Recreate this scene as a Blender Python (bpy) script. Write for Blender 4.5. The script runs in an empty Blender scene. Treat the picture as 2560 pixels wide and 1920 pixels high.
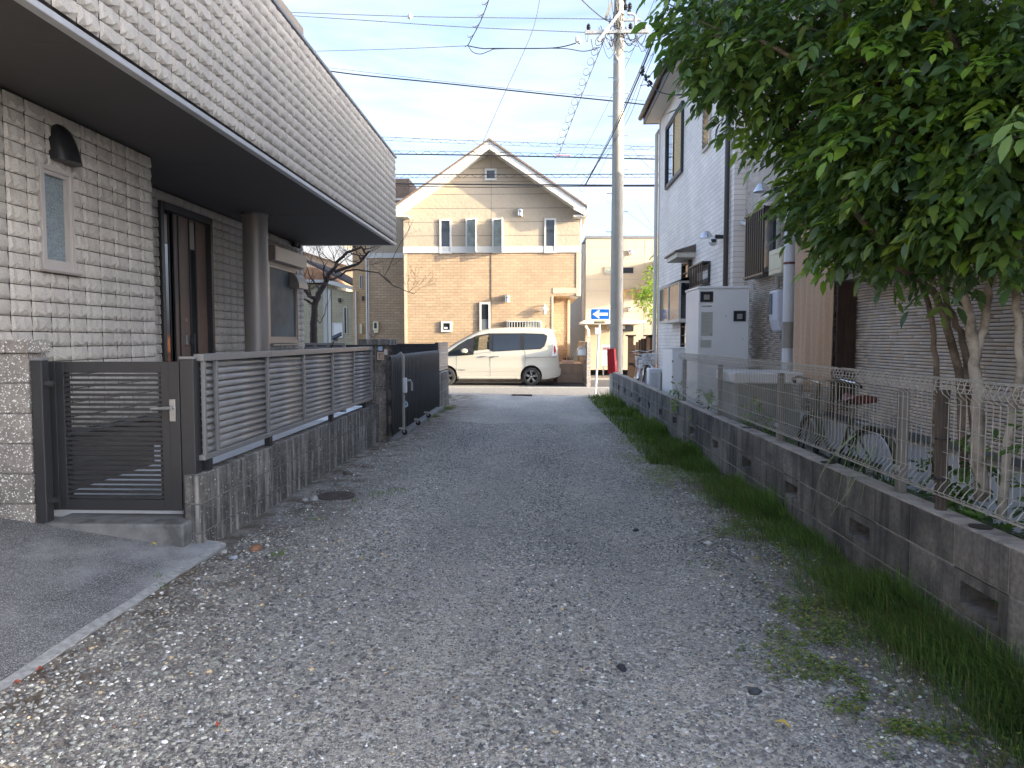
import bpy, bmesh, math, random
import numpy as np
from mathutils import Vector, Matrix, Euler
random.seed(7)
S = bpy.context.scene
COL = S.collection
R = math.radians

# ------------------------------------------------------------------ camera
FPX = 1843.0                      # focal length in pixels of the 2560 wide photograph
YAW, PITCH, CZ = 0.03525, 0.0607, 1.57
cam_d = bpy.data.cameras.new('camera'); cam = bpy.data.objects.new('camera', cam_d); COL.objects.link(cam)
cam_d.sensor_width = 36; cam_d.lens = 36 * FPX / 2560; cam_d.clip_start = 0.05; cam_d.clip_end = 900
cam.location = (0, 0, CZ); cam.rotation_euler = (math.pi/2 - PITCH, 0, YAW)
S.camera = cam
CM = cam.rotation_euler.to_matrix()

# ------------------------------------------------------------------ sky and sun
SUN = Vector((1, -0.27, 0.215)).normalized()
W = bpy.data.worlds.new('World'); S.world = W; W.use_nodes = True
wn, wl = W.node_tree.nodes, W.node_tree.links
bg = wn['Background']; bg.inputs['Strength'].default_value = 0.15
sky = wn.new('ShaderNodeTexSky'); sky.sky_type = 'NISHITA'; sky.sun_disc = False
sky.sun_elevation = math.asin(SUN.z); sky.sun_rotation = math.atan2(SUN.x, SUN.y)
sky.air_density = 0.6; sky.dust_density = 3.6; sky.ozone_density = 1.0
VLO, VK, CK = .42, (.44, .54, .74), (1.04, 1.09, 1.14)
tc = wn.new('ShaderNodeTexCoord'); mp = wn.new('ShaderNodeMapping'); mp.inputs['Scale'].default_value = (1.3, 1.9, 6.5)
mp.inputs['Rotation'].default_value = (0, R(14), R(20))
nz = wn.new('ShaderNodeTexNoise'); nz.inputs['Scale'].default_value = 2.2; nz.inputs['Detail'].default_value = 9; nz.inputs['Roughness'].default_value = .58; nz.inputs['Distortion'].default_value = .5
rp = wn.new('ShaderNodeValToRGB'); rp.color_ramp.elements[0].position = .47; rp.color_ramp.elements[1].position = .78
rp.color_ramp.elements[1].color = (.75, .75, .75, 1)
# thin veil: scattered light is greyer and a little brighter than the clear sky behind it, most so low down and in the wisps
bw = wn.new('ShaderNodeRGBToBW'); wl.new(sky.outputs[0], bw.inputs[0])
def veil(k):
    m_ = wn.new('ShaderNodeMix'); m_.data_type = 'RGBA'; m_.blend_type = 'MULTIPLY'; m_.inputs['Factor'].default_value = 1; m_.inputs['B'].default_value = (*k, 1)
    wl.new(bw.outputs[0], m_.inputs['A']); return m_.outputs['Result']
def wmix(f, a, b):
    m_ = wn.new('ShaderNodeMix'); m_.data_type = 'RGBA'; wl.new(f, m_.inputs['Factor']); wl.new(a, m_.inputs['A']); wl.new(b, m_.inputs['B']); return m_.outputs['Result']
sep = wn.new('ShaderNodeSeparateXYZ'); mr = wn.new('ShaderNodeMapRange')
mr.inputs['From Min'].default_value = 0.0; mr.inputs['From Max'].default_value = .32; mr.inputs['To Min'].default_value = .72; mr.inputs['To Max'].default_value = VLO
wl.new(tc.outputs['Generated'], mp.inputs['Vector']); wl.new(mp.outputs[0], nz.inputs['Vector']); wl.new(nz.outputs['Fac'], rp.inputs['Fac'])
wl.new(tc.outputs['Generated'], sep.inputs[0]); wl.new(sep.outputs['Z'], mr.inputs['Value'])
hz_ = wmix(mr.outputs[0], sky.outputs[0], veil(VK))
wl.new(wmix(rp.outputs['Color'], hz_, veil(CK)), bg.inputs['Color'])

sd = bpy.data.lights.new('sun', 'SUN'); sd.energy = 2.0; sd.angle = R(.5); sd.color = (1, .80, .49)
so = bpy.data.objects.new('sun', sd); COL.objects.link(so); so.rotation_euler = SUN.to_track_quat('Z', 'Y').to_euler(); so.location = (30, -8, 20)
S.view_settings.view_transform = 'Standard'; S.view_settings.look = 'None'
S.view_settings.exposure = 2.8; S.view_settings.gamma = 1; S.view_settings.use_curve_mapping = False
S.render.engine = 'CYCLES'
S.cycles.max_bounces = 8; S.cycles.diffuse_bounces = 4; S.cycles.use_denoising = True
try: S.cycles.denoiser = 'OPENIMAGEDENOISE'
except Exception: pass

def at(u, v, X=None, Y=None, Z=None):
    """world point seen at photo pixel (u, v) on the plane X=, Y= or Z="""
    d = CM @ Vector(((u-1280)/FPX, -(v-960)/FPX, -1))
    if Y is not None: t = Y/d.y
    elif X is not None: t = X/d.x
    else: t = (Z-CZ)/d.z
    return Vector((0, 0, CZ)) + d*t

# ------------------------------------------------------------------ materials
MATS = {}
def lnk(nt, a, b): nt.links.new(a, b)
def pm(name, col, rough=.6, metal=0., var=.12, vs=6., bump=0., bs=60., rnd=.0, streak=None, speck=None, col2=None, c2s=2., c2lo=.45, c2hi=.6,
       grain=None, spec=.5, attr=None, transl=0., coord='pos', emis=None, coat=0., alpha=None, bdist=.004, wave=None):
    """one procedural material; everything in metres (world position)"""
    m = bpy.data.materials.new(name); m.use_nodes = True; nt = m.node_tree; n = nt.nodes
    b = n['Principled BSDF']; b.inputs['Roughness'].default_value = rough; b.inputs['Metallic'].default_value = metal
    b.inputs['Specular IOR Level'].default_value = spec; b.inputs['Coat Weight'].default_value = coat
    if coord == 'pos': c = n.new('ShaderNodeNewGeometry').outputs['Position']
    else: c = n.new('ShaderNodeTexCoord').outputs['Object']
    def noise(scale, detail=5, mapping=None, rough_=.6):
        t = n.new('ShaderNodeTexNoise'); t.inputs['Scale'].default_value = scale; t.inputs['Detail'].default_value = detail; t.inputs['Roughness'].default_value = rough_
        if mapping:
            mm = n.new('ShaderNodeMapping'); mm.inputs['Scale'].default_value = mapping; lnk(nt, c, mm.inputs[0]); lnk(nt, mm.outputs[0], t.inputs['Vector'])
        else: lnk(nt, c, t.inputs['Vector'])
        return t.outputs['Fac']
    def ramp(fac, lo, hi, c0=(0, 0, 0, 1), c1=(1, 1, 1, 1)):
        r = n.new('ShaderNodeValToRGB'); r.color_ramp.elements[0].position = lo; r.color_ramp.elements[1].position = hi
        r.color_ramp.elements[0].color = c0; r.color_ramp.elements[1].color = c1; lnk(nt, fac, r.inputs[0]); return r.outputs[0]
    def mix(f, a, bb, mode='MIX'):
        x = n.new('ShaderNodeMix'); x.data_type = 'RGBA'; x.blend_type = mode
        for s_, val in (('Factor', f), ('A', a), ('B', bb)):
            if hasattr(val, 'is_linked'): lnk(nt, val, x.inputs[s_])
            elif s_ == 'Factor': x.inputs['Factor'].default_value = val
            else: x.inputs[s_].default_value = (*val, 1) if len(val) == 3 else val
        return x.outputs['Result']
    k = lambda c_, f_: tuple(min(1, x*f_) for x in c_)
    if attr:
        at_ = n.new('ShaderNodeAttribute'); at_.attribute_name = attr; out = at_.outputs['Color']
        if var: out = mix(1., out, ramp(noise(vs), .3, .7, (1-var,)*3+(1,), (1+var,)*3+(1,)), 'MULTIPLY')
    else:
        out = ramp(noise(vs), .3, .7, (*k(col, 1-var), 1), (*k(col, 1+var), 1))
    if col2: out = mix(ramp(noise(c2s, 6, rough_=.65), c2lo, c2hi), out, col2)
    if grain:  # (colour, scale mapping, amount)
        out = mix(ramp(noise(grain[1], 4, grain[2]), .42, .62, (0, 0, 0, 1), (grain[3],)*3+(1,)), out, grain[0])
    if streak: # (colour, amount, mapping, lo, hi)
        out = mix(ramp(noise(1, 6, streak[2]), streak[3], streak[4], (0, 0, 0, 1), (streak[1],)*3+(1,)), out, streak[0])
    if speck:  # (colour, scale, threshold)
        vo = n.new('ShaderNodeTexVoronoi'); vo.inputs['Scale'].default_value = speck[1]; lnk(nt, c, vo.inputs['Vector'])
        sp = n.new('ShaderNodeSeparateColor'); lnk(nt, vo.outputs['Color'], sp.inputs[0])
        out = mix(ramp(sp.outputs[0], speck[2], speck[2]+.02), out, speck[0])
    if rnd:
        oi = n.new('ShaderNodeObjectInfo'); out = mix(1., out, ramp(oi.outputs['Random'], 0, 1, (1-rnd,)*3+(1,), (1+rnd,)*3+(1,)), 'MULTIPLY')
    lnk(nt, out, b.inputs['Base Color'])
    h = None
    if bump: h = noise(bs, 6)
    if wave:  # (axis mapping scale tuple, amount)
        wv = n.new('ShaderNodeTexWave'); mm = n.new('ShaderNodeMapping'); mm.inputs['Scale'].default_value = wave[0]
        lnk(nt, c, mm.inputs[0]); lnk(nt, mm.outputs[0], wv.inputs['Vector']); wv.inputs['Scale'].default_value = 1; wv.inputs['Distortion'].default_value = 0
        wv.bands_direction = wave[1]; h2 = wv.outputs['Fac']
        h = h2
    if h is not None:
        bp = n.new('ShaderNodeBump'); bp.inputs['Strength'].default_value = bump or .5; bp.inputs['Distance'].default_value = bdist
        lnk(nt, h, bp.inputs['Height']); lnk(nt, bp.outputs[0], b.inputs['Normal'])
    if emis: b.inputs['Emission Color'].default_value = (*emis[0], 1); b.inputs['Emission Strength'].default_value = emis[1]
    if alpha is not None: b.inputs['Alpha'].default_value = alpha
    if transl:
        tr = n.new('ShaderNodeBsdfTranslucent'); ms = n.new('ShaderNodeMixShader'); ms.inputs[0].default_value = transl
        lnk(nt, mix(1., out, (1.2, 1.35, .6), 'MULTIPLY'), tr.inputs['Color'])
        lnk(nt, b.outputs[0], ms.inputs[1]); lnk(nt, tr.outputs[0], ms.inputs[2]); lnk(nt, ms.outputs[0], n['Material Output'].inputs[0])
    MATS[name] = m; return m

def brickmat(name, col, mortar, bw, bh, ms_=.006, rough=.7, strength=.6, var=.12, axis='XZ', offset=.5, nb=25, nstr=.35, dirt=None):
    """embossed brick-pattern siding, far enough away that the pieces blur: relief + joint colour"""
    m = bpy.data.materials.new(name); m.use_nodes = True; nt = m.node_tree; n = nt.nodes; b = n['Principled BSDF']; b.inputs['Roughness'].default_value = rough
    g = n.new('ShaderNodeNewGeometry'); s = n.new('ShaderNodeSeparateXYZ'); cb = n.new('ShaderNodeCombineXYZ')
    lnk(nt, g.outputs['Position'], s.inputs[0]); lnk(nt, s.outputs[axis[0]], cb.inputs[0]); lnk(nt, s.outputs['Z'], cb.inputs[1])
    br = n.new('ShaderNodeTexBrick'); br.inputs['Scale'].default_value = 1; br.inputs['Brick Width'].default_value = bw; br.inputs['Row Height'].default_value = bh
    br.inputs['Mortar Size'].default_value = ms_; br.inputs['Mortar Smooth'].default_value = .3; br.offset = offset
    br.inputs['Color1'].default_value = (*[c*(1+var) for c in col], 1); br.inputs['Color2'].default_value = (*[c*(1-var) for c in col], 1); br.inputs['Mortar'].default_value = (*mortar, 1)
    lnk(nt, cb.outputs[0], br.inputs['Vector'])
    no = n.new('ShaderNodeTexNoise'); no.inputs['Scale'].default_value = 1.3; no.inputs['Detail'].default_value = 5; lnk(nt, g.outputs['Position'], no.inputs['Vector'])
    rr = n.new('ShaderNodeValToRGB'); rr.color_ramp.elements[0].position = .3; rr.color_ramp.elements[0].color = (.88, .87, .86, 1); rr.color_ramp.elements[1].position = .7; rr.color_ramp.elements[1].color = (1.06, 1.05, 1.04, 1)
    lnk(nt, no.outputs['Fac'], rr.inputs[0])
    x = n.new('ShaderNodeMix'); x.data_type = 'RGBA'; x.blend_type = 'MULTIPLY'; x.inputs['Factor'].default_value = 1
    lnk(nt, br.outputs['Color'], x.inputs['A']); lnk(nt, rr.outputs[0], x.inputs['B']); lnk(nt, x.outputs['Result'], b.inputs['Base Color'])
    n2 = n.new('ShaderNodeTexNoise'); n2.inputs['Scale'].default_value = nb; n2.inputs['Detail'].default_value = 4; lnk(nt, g.outputs['Position'], n2.inputs['Vector'])
    mu = n.new('ShaderNodeMath'); mu.operation = 'MULTIPLY'; mu.inputs[1].default_value = nstr; lnk(nt, n2.outputs['Fac'], mu.inputs[0])
    su = n.new('ShaderNodeMath'); su.operation = 'SUBTRACT'; lnk(nt, mu.outputs[0], su.inputs[0]); lnk(nt, br.outputs['Fac'], su.inputs[1])
    bp = n.new('ShaderNodeBump'); bp.inputs['Strength'].default_value = strength; bp.inputs['Distance'].default_value = .012
    lnk(nt, su.outputs[0], bp.inputs['Height']); lnk(nt, bp.outputs[0], b.inputs['Normal'])
    MATS[name] = m; return m
M = MATS
pm('tile_grey', (.54, .495, .435), .85, var=.07, vs=60, bump=.5, bs=220, rnd=.08, col2=(.47, .43, .385), c2s=.9, c2lo=.5, c2hi=.75, speck=((.36, .33, .30), 260, .86), streak=((.36, .33, .30), .35, (5, 5, .5), .52, .72))
pm('grout_grey', (.12, .105, .095), .9)
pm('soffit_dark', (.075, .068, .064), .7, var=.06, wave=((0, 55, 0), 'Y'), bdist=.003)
pm('edge_metal', (.46, .46, .46), .4, .2)
pm('cap_metal', (.22, .22, .23), .45, .4)
pm('cap_beige', (.34, .27, .20), .6)
pm('fascia_brown', (.12, .095, .08), .5)
pm('white_paint', (.78, .78, .76), .45, var=.04)
pm('foundation', (.74, .75, .76), .85, bump=.2, bs=50, var=.1, vs=3)
pm('terrace', (.84, .85, .86), .8, var=.08, vs=2.5, bump=.15, bs=60, streak=((.35, .35, .34), .5, (1.5, 1.5, 1.5), .55, .75))
pm('taupe_frame', (.34, .29, .25), .42, .25, var=.04)
pm('taupe_light', (.50, .45, .41), .42, .2, var=.04)
pm('door_brown', (.20, .135, .105), .5, var=.10, vs=12, grain=((.15, .10, .08), 1, (90, 90, 2.5), .6))
pm('dark_metal', (.060, .060, .064), .42, .5, var=.08, vs=5)
pm('gate_metal', (.075, .075, .078), .40, .55, var=.08, vs=4, bump=.06, bs=300)
pm('louver_metal', (.34, .33, .325), .36, .35, var=.10, vs=9)
pm('rail_metal', (.30, .295, .29), .38, .4, var=.08)
pm('dark_glass', (.02, .025, .03), .07, var=.0, spec=.8)
pm('pattern_glass', (.15, .175, .175), .28, var=.25, vs=9, speck=((.24, .29, .31), 160, .45))
pm('frost_dark', (.10, .125, .14), .5, var=.3, vs=2, spec=.15)
pm('frost_glass', (.11, .125, .135), .16, var=.3, vs=3)
pm('blind_glass', (.30, .33, .28), .25, var=.25, vs=5)
pm('column', (.30, .27, .245), .42, .3, var=.05, streak=((.25, .22, .2), .4, (160, 160, .8), .45, .6))
pm('chrome', (.62, .62, .62), .22, .9, var=.05)
pm('steel', (.48, .48, .48), .35, .8, var=.1)
pm('black_plastic', (.02, .02, .022), .35)
pm('rubber', (.025, .025, .025), .85)
BLK = dict(rough=.92, bump=.9, bs=140, bdist=.006)
pm('block_dark', (.17, .16, .148), var=.35, vs=26, rnd=.13, col2=(.075, .071, .068), c2s=3.3, c2lo=.44, c2hi=.66, streak=((.46, .43, .40), .85, (18, 18, 1.0), .50, .66), speck=((.66, .64, .60), 130, .975), **BLK)
pm('block_brown', (.26, .22, .185), var=.35, vs=22, rnd=.12, col2=(.05, .042, .037), c2s=3.0, c2lo=.44, c2hi=.64, streak=((.36, .32, .27), .6, (13, 13, .9), .55, .72), speck=((.5, .48, .44), 75, .97), **BLK)
pm('block_light', (.33, .295, .26), var=.25, vs=30, rnd=.08, col2=(.24, .215, .19), c2s=5, c2lo=.45, c2hi=.6, speck=((.86, .85, .82), 130, .88), **BLK)
pm('block_plain', (.215, .20, .18), .93, var=.30, vs=40, bump=.7, bs=170, rnd=.16, col2=(.07, .068, .066), c2s=2.3, c2lo=.42, c2hi=.66, streak=((.04, .04, .04), .85, (9, 9, .8), .48, .66), bdist=.005)
pm('mortar', (.31, .295, .27), .95, var=.3, vs=20, bump=.5, bs=120)
pm('wall_cap', (.42, .375, .33), .93, var=.2, vs=9, bump=.6, bs=90, col2=(.17, .15, .135), c2s=5, c2lo=.5, c2hi=.68)
pm('slab', (.145, .145, .142), .9, var=.3, vs=1.3, bump=.8, bs=170, speck=((.42, .42, .42), 280, .78), col2=(.52, .525, .53), c2s=.6, c2lo=.50, c2hi=.70, streak=((.055, .055, .057), .6, (1.1, .5, 1), .50, .64), bdist=.004)
pm('slab_edge', (.36, .36, .35), .95, var=.3, vs=30, bump=1, bs=80)
pm('step_concrete', (.20, .20, .195), .9, var=.3, vs=6, bump=.6, bs=60, col2=(.42, .42, .41), c2s=2.2, c2lo=.48, c2hi=.66, streak=((.05, .05, .05), .8, (2.2, 2.2, 2.2), .5, .62))
pm('asphalt', (.22, .205, .185), .92, var=.15, vs=3, bump=.6, bs=120, speck=((.42, .40, .37), 130, .8))
pm('asphalt_new', (.055, .055, .058), .85, var=.2, vs=3, bump=.5, bs=120)
pm('soil', (.115, .09, .065), .97, var=.4, vs=14, bump=1, bs=60, speck=((.3, .29, .27), 60, .9))
pm('concrete_pole', (.42, .385, .32), .85, var=.12, vs=3, bump=.25, bs=80, streak=((.20, .19, .18), .6, (30, 30, .35), .5, .68))
pm('galv', (.42, .42, .40), .5, .6, var=.2, vs=20)
pm('cable_black', (.022, .022, .026), .5)
pm('cable_grey', (.13, .13, .14), .5)
pm('red_board', (.50, .015, .018), .45, var=.08)
pm('red_worn', (.62, .16, .14), .5, var=.2, vs=12)
pm('sign_blue', (.0, .13, .60), .35, var=.03)
pm('sign_white', (.82, .82, .80), .4, var=.03)
pm('sign_tan', (.50, .46, .36), .5)
pm('ink', (.03, .03, .03), .6)
pm('gold', (.46, .30, .12), .45, .4)
pm('wire_fence', (.50, .46, .40), .42, .2, var=.2, vs=15)
pm('fence_post', (.27, .255, .23), .5, .5, var=.1)
pm('old_wood', (.12, .095, .075), .9, var=.2, vs=8, bump=.8, bs=60, grain=((.04, .032, .028), 1, (70, 70, 3), .8))
pm('bark', (.28, .22, .17), .9, var=.25, vs=9, bump=.6, bs=70, col2=(.12, .095, .07), c2s=6)
pm('bark_light', (.52, .45, .37), .85, var=.15, vs=9, bump=.4, bs=70, col2=(.24, .20, .15), c2s=6)
pm('bark_bare', (.075, .06, .052), .9, var=.3, vs=20, bump=.7, bs=60)
pm('twig', (.09, .055, .045), .8)
pm('leaf', None, .27, attr='col', var=.18, vs=3, transl=.34, spec=.5)
pm('blade', None, .5, attr='col', var=.2, vs=5, transl=.28, spec=.3)
pm('pebble', None, .62, attr='col', var=.22, vs=90, spec=.4)
pm('dry_leaf', (.55, .42, .10), .6, var=.2, vs=30)
pm('red_leaf', (.30, .07, .03), .7, var=.2, vs=30)
pm('tank_white', (.84, .84, .83), .42, var=.05, vs=1.5, coat=.1)
pm('tank_label', (.50, .51, .45), .6, var=.1, vs=60)
pm('meter_grey', (.62, .63, .70), .35, var=.03)
pm('beige_box', (.66, .62, .44), .5, var=.04)
pm('pipe_white', (.70, .71, .72), .4, var=.05, vs=4)
pm('pipe_grey', (.33, .31, .27), .5, var=.08)
pm('pipe_beige', (.62, .56, .47), .5, var=.06)
pm('pipe_brown', (.055, .042, .036), .4)
pm('bin_green', (.30, .31, .28), .6, var=.1)
pm('cloth', (.56, .39, .27), .95, var=.10, vs=50, bump=.5, bs=200, streak=((.62, .47, .35), .7, (1, 14, .25), .50, .62))
pm('bike_black', (.03, .035, .05), .35, .3)
pm('bike_green', (.10, .11, .07), .4, .4)
pm('saddle_red', (.16, .045, .04), .5, var=.15, vs=20)
pm('reflector', (.5, .02, .02), .2)
brickmat('brick_white', (.86, .78, .70), (.46, .42, .40), .30, .075, .004, strength=.55, axis='YZ', var=.05, nb=30)
brickmat('brick_cream', (.41, .30, .19), (.26, .18, .115), .26, .103, .007, strength=1.0, var=.09, nb=13, nstr=1.0)
brickmat('brick_orange', (.58, .40, .22), (.38, .24, .13), .40, .10, .006, strength=.7, var=.07)
brickmat('brick_pale', (.46, .42, .30), (.30, .26, .18), .36, .085, .006, strength=.7, var=.07)
brickmat('brick_side', (.66, .60, .54), (.4, .35, .3), .46, .112, .007, axis='YZ', strength=.8, var=.05)
pm('rib_siding', (.68, .60, .52), .85, var=.12, vs=8, bump=.6, bs=90, col2=(.60, .53, .46), c2s=2.5, bdist=.004)
pm('fold_metal', (.15, .15, .152), .35, .6, var=.1)
pm('rib_back', (.11, .10, .09), .9)
pm('stucco', (.40, .335, .25), .85, var=.05, vs=2, bump=.55, bs=9, bdist=.03)
pm('panel_cream', (.44, .38, .28), .7, var=.05, vs=1.2, streak=((.55, .47, .36), .3, (2.5, 2.5, .25), .55, .75))
pm('panel_blue', (.40, .44, .48), .7, var=.05)
pm('trim_white', (.56, .55, .51), .5, var=.03)
pm('roof_brown', (.17, .12, .09), .8, var=.25, vs=10, bump=.5, bs=10)
pm('roof_dark', (.085, .075, .07), .8, var=.25, vs=10)
pm('roof_red', (.36, .19, .10), .8, var=.25, vs=10)
pm('curtain', (.62, .45, .22), .8, var=.12, vs=20, speck=((.45, .30, .14), 45, .6))
pm('van_paint', (.43, .415, .36), .22, var=.01, coat=.6)
pm('van_dark', (.018, .018, .02), .35)
pm('van_glass', (.01, .012, .015), .05, spec=.9)
pm('lamp_red', (.35, .03, .03), .15)
pm('lamp_clear', (.6, .62, .64), .12)
pm('alloy', (.55, .54, .52), .28, .85)
def glass(name, col, a):
    m = pm(name, col, .04, var=0); b = m.node_tree.nodes['Principled BSDF']
    b.inputs['Alpha'].default_value = a; return m
glass('van_tint', (.05, .07, .045), .28)
pm('stone_tile', (.52, .38, .28), .75, var=.12, vs=5, rnd=.1, bump=.2)
pm('wood_dark', (.06, .035, .025), .7, var=.2, vs=9, grain=((.03, .018, .014), 1, (60, 60, 3), .7))
pm('orange_panel', (.62, .22, .08), .7, var=.08)
pm('iron', (.11, .09, .08), .7, .3, var=.3, vs=40)
pm('poster_pink', (.75, .38, .40), .6)
pm('intercom_pink', (.62, .42, .32), .5)
pm('bell_blue', (.45, .60, .72), .4)

# ------------------------------------------------------------------ mesh builder
class MB:
    def __init__(s): s.v = []; s.f = []; s.mi = []
    def add(s, vs, fs, mi=0):
        o = len(s.v); s.v += [tuple(p) for p in vs]; s.f += [tuple(i+o for i in f) for f in fs]; s.mi += [mi]*len(fs); return s
    def box(s, a, b, mi=0):
        x0, y0, z0 = a; x1, y1, z1 = b
        return s.add([(x0,y0,z0),(x1,y0,z0),(x1,y1,z0),(x0,y1,z0),(x0,y0,z1),(x1,y0,z1),(x1,y1,z1),(x0,y1,z1)],
                     [(0,3,2,1),(4,5,6,7),(0,1,5,4),(1,2,6,5),(2,3,7,6),(3,0,4,7)], mi)
    def bar(s, p, q, w, h, up=(0,0,1), mi=0):
        p, q = Vector(p), Vector(q); d = (q-p).normalized(); sd_ = d.cross(Vector(up))
        if sd_.length < 1e-4: sd_ = d.cross(Vector((1,0,0)))
        sd_.normalize(); u_ = sd_.cross(d); vs = []
        for c in (p, q):
            for a, b in ((-1,-1),(1,-1),(1,1),(-1,1)): vs.append(c + sd_*a*w/2 + u_*b*h/2)
        return s.add(vs, [(0,1,2,3),(7,6,5,4),(0,4,5,1),(1,5,6,2),(2,6,7,3),(3,7,4,0)], mi)
    def tube(s, pts, r, n=8, cap=True, mi=0):
        pts = [Vector(p) for p in pts]; N = len(pts); rr = r if hasattr(r, '__len__') else [r]*N
        vs = []; ref = None
        for i, p in enumerate(pts):
            d = (pts[min(i+1, N-1)] - pts[max(i-1, 0)]).normalized()
            if ref is None:
                ref = d.cross(Vector((0,0,1)))
                if ref.length < .1: ref = d.cross(Vector((1,0,0)))
            ref = (ref - d*ref.dot(d)).normalized(); o = d.cross(ref)
            for k in range(n):
                a = 2*math.pi*k/n; vs.append(p + (ref*math.cos(a) + o*math.sin(a))*rr[i])
        fs = [(i*n+k, i*n+(k+1)%n, (i+1)*n+(k+1)%n, (i+1)*n+k) for i in range(N-1) for k in range(n)]
        if cap: fs += [tuple(range(n))[::-1], tuple(range((N-1)*n, N*n))]
        return s.add(vs, fs, mi)
    def lathe(s, prof, c, axis='Z', n=16, mi=0, cap=True):
        """prof: (radius, along)"""
        vs = []
        for r, h in prof:
            for k in range(n):
                a = 2*math.pi*k/n; x, y = r*math.cos(a), r*math.sin(a)
                vs.append(Vector(c) + Vector({'Z': (x, y, h), 'Y': (x, h, y), 'X': (h, x, y)}[axis]))
        N = len(prof); fs = [(i*n+k, i*n+(k+1)%n, (i+1)*n+(k+1)%n, (i+1)*n+k) for i in range(N-1) for k in range(n)]
        if cap: fs += [tuple(range(n))[::-1], tuple(range((N-1)*n, N*n))]
        return s.add(vs, fs, mi)
    def prism(s, poly, a, b, axis='Y', mi=0):
        """poly in the plane across axis, extruded from a to b"""
        mk = {'Y': lambda p, t: (p[0], t, p[1]), 'X': lambda p, t: (t, p[0], p[1]), 'Z': lambda p, t: (p[0], p[1], t)}[axis]
        n = len(poly); vs = [mk(p, a) for p in poly] + [mk(p, b) for p in poly]
        return s.add(vs, [tuple(range(n)), tuple(range(2*n-1, n-1, -1))] + [(i, (i+1) % n, n+(i+1) % n, n+i) for i in range(n)], mi)
    def mesh(s, name, mats, smooth=False):
        me = bpy.data.meshes.new(name); me.from_pydata([tuple(p) for p in s.v], [], s.f)
        for m in (mats if isinstance(mats, (list, tuple)) else [mats]): me.materials.append(M[m] if isinstance(m, str) else m)
        me.polygons.foreach_set('material_index', s.mi)
        bm = bmesh.new(); bm.from_mesh(me); bmesh.ops.recalc_face_normals(bm, faces=bm.faces); bm.to_mesh(me); bm.free()
        if smooth: me.polygons.foreach_set('use_smooth', [True]*len(me.polygons))
        me.update(); return me
    def build(s, name, mats, parent=None, smooth=False, bevel=0, ang=None):
        o = put(name, s.mesh(name, mats, smooth), parent)
        if smooth and ang is not False:
            try: o.data.set_sharp_from_angle(angle=R(ang or 40))
            except Exception: pass
        if bevel:
            b = o.modifiers.new('bevel', 'BEVEL'); b.width = bevel; b.segments = 2; b.limit_method = 'ANGLE'; b.angle_limit = R(50)
        return o
def put(name, me, parent=None, loc=None, mat=None):
    o = bpy.data.objects.new(name, me); COL.objects.link(o)
    if parent is not None: o.parent = parent
    if loc is not None: o.location = loc
    return o
def tag(o, label=None, cat=None, group=None, kind=None):
    for k_, v_ in (('label', label), ('category', cat), ('group', group), ('kind', kind)):
        if v_: o[k_] = v_
    return o
def thing(name, label, cat, loc=(0, 0, 0), group=None, rz=0):
    o = bpy.data.objects.new(name, None); COL.objects.link(o); o.location = loc; o.rotation_euler = (0, 0, rz); o.empty_display_size = .2
    return tag(o, label, cat, group)
def struct(o): o['kind'] = 'structure'; return o
def copy_tree(o, parent=None):
    c = o.copy(); COL.objects.link(c)
    if parent is not None: c.parent = parent
    for ch in list(o.children): copy_tree(ch, c)
    return c
def npmesh(name, V, F, mat, colors=None, smooth=False):
    """V (n,3), F (m,k) all the same k"""
    me = bpy.data.meshes.new(name); k = F.shape[1]
    me.vertices.add(len(V)); me.vertices.foreach_set('co', V.astype(np.float32).ravel())
    me.loops.add(F.size); me.loops.foreach_set('vertex_index', F.astype(np.int32).ravel())
    me.polygons.add(len(F)); me.polygons.foreach_set('loop_start', (np.arange(len(F))*k).astype(np.int32))
    try: me.polygons.foreach_set('loop_total', np.full(len(F), k, np.int32))
    except Exception: pass
    if colors is not None:
        a = me.color_attributes.new('col', 'FLOAT_COLOR', 'POINT'); c4 = np.ones((len(V), 4), np.float32); c4[:, :3] = colors; a.data.foreach_set('color', c4.ravel())
    me.materials.append(M[mat]); me.update(calc_edges=True)
    if smooth: me.polygons.foreach_set('use_smooth', np.ones(len(F), bool))
    me.validate(); return me
rng = np.random.default_rng(11)
def gz(y): return .16 - .008*(y-4)      # the lane falls slightly towards the street
# ================================================================== GROUND
def grid(name, x0, x1, y0, y1, nx, ny, zf, mat):
    xs = np.linspace(x0, x1, nx+1); ys = np.linspace(y0, y1, ny+1); X_, Y_ = np.meshgrid(xs, ys)
    V = np.stack([X_.ravel(), Y_.ravel(), zf(X_.ravel(), Y_.ravel())], 1)
    i = (np.arange(ny)[:, None]*(nx+1) + np.arange(nx)[None, :]).ravel()
    return put(name, npmesh(name, V, np.stack([i, i+1, i+nx+2, i+nx+1], 1), mat, smooth=True))
struct(grid('ground', -150, 150, -150, 250, 20, 20, lambda x, y: 0*x-.30, 'soil'))
def lane_z(x, y): return gz(y) + .012*np.sin(x*2.1+1)*np.sin(y*.9) + .006*np.sin(x*5.3+y*3.1) - .018*np.exp(-((np.abs(x+.15)-.75)/.28)**2)
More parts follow.
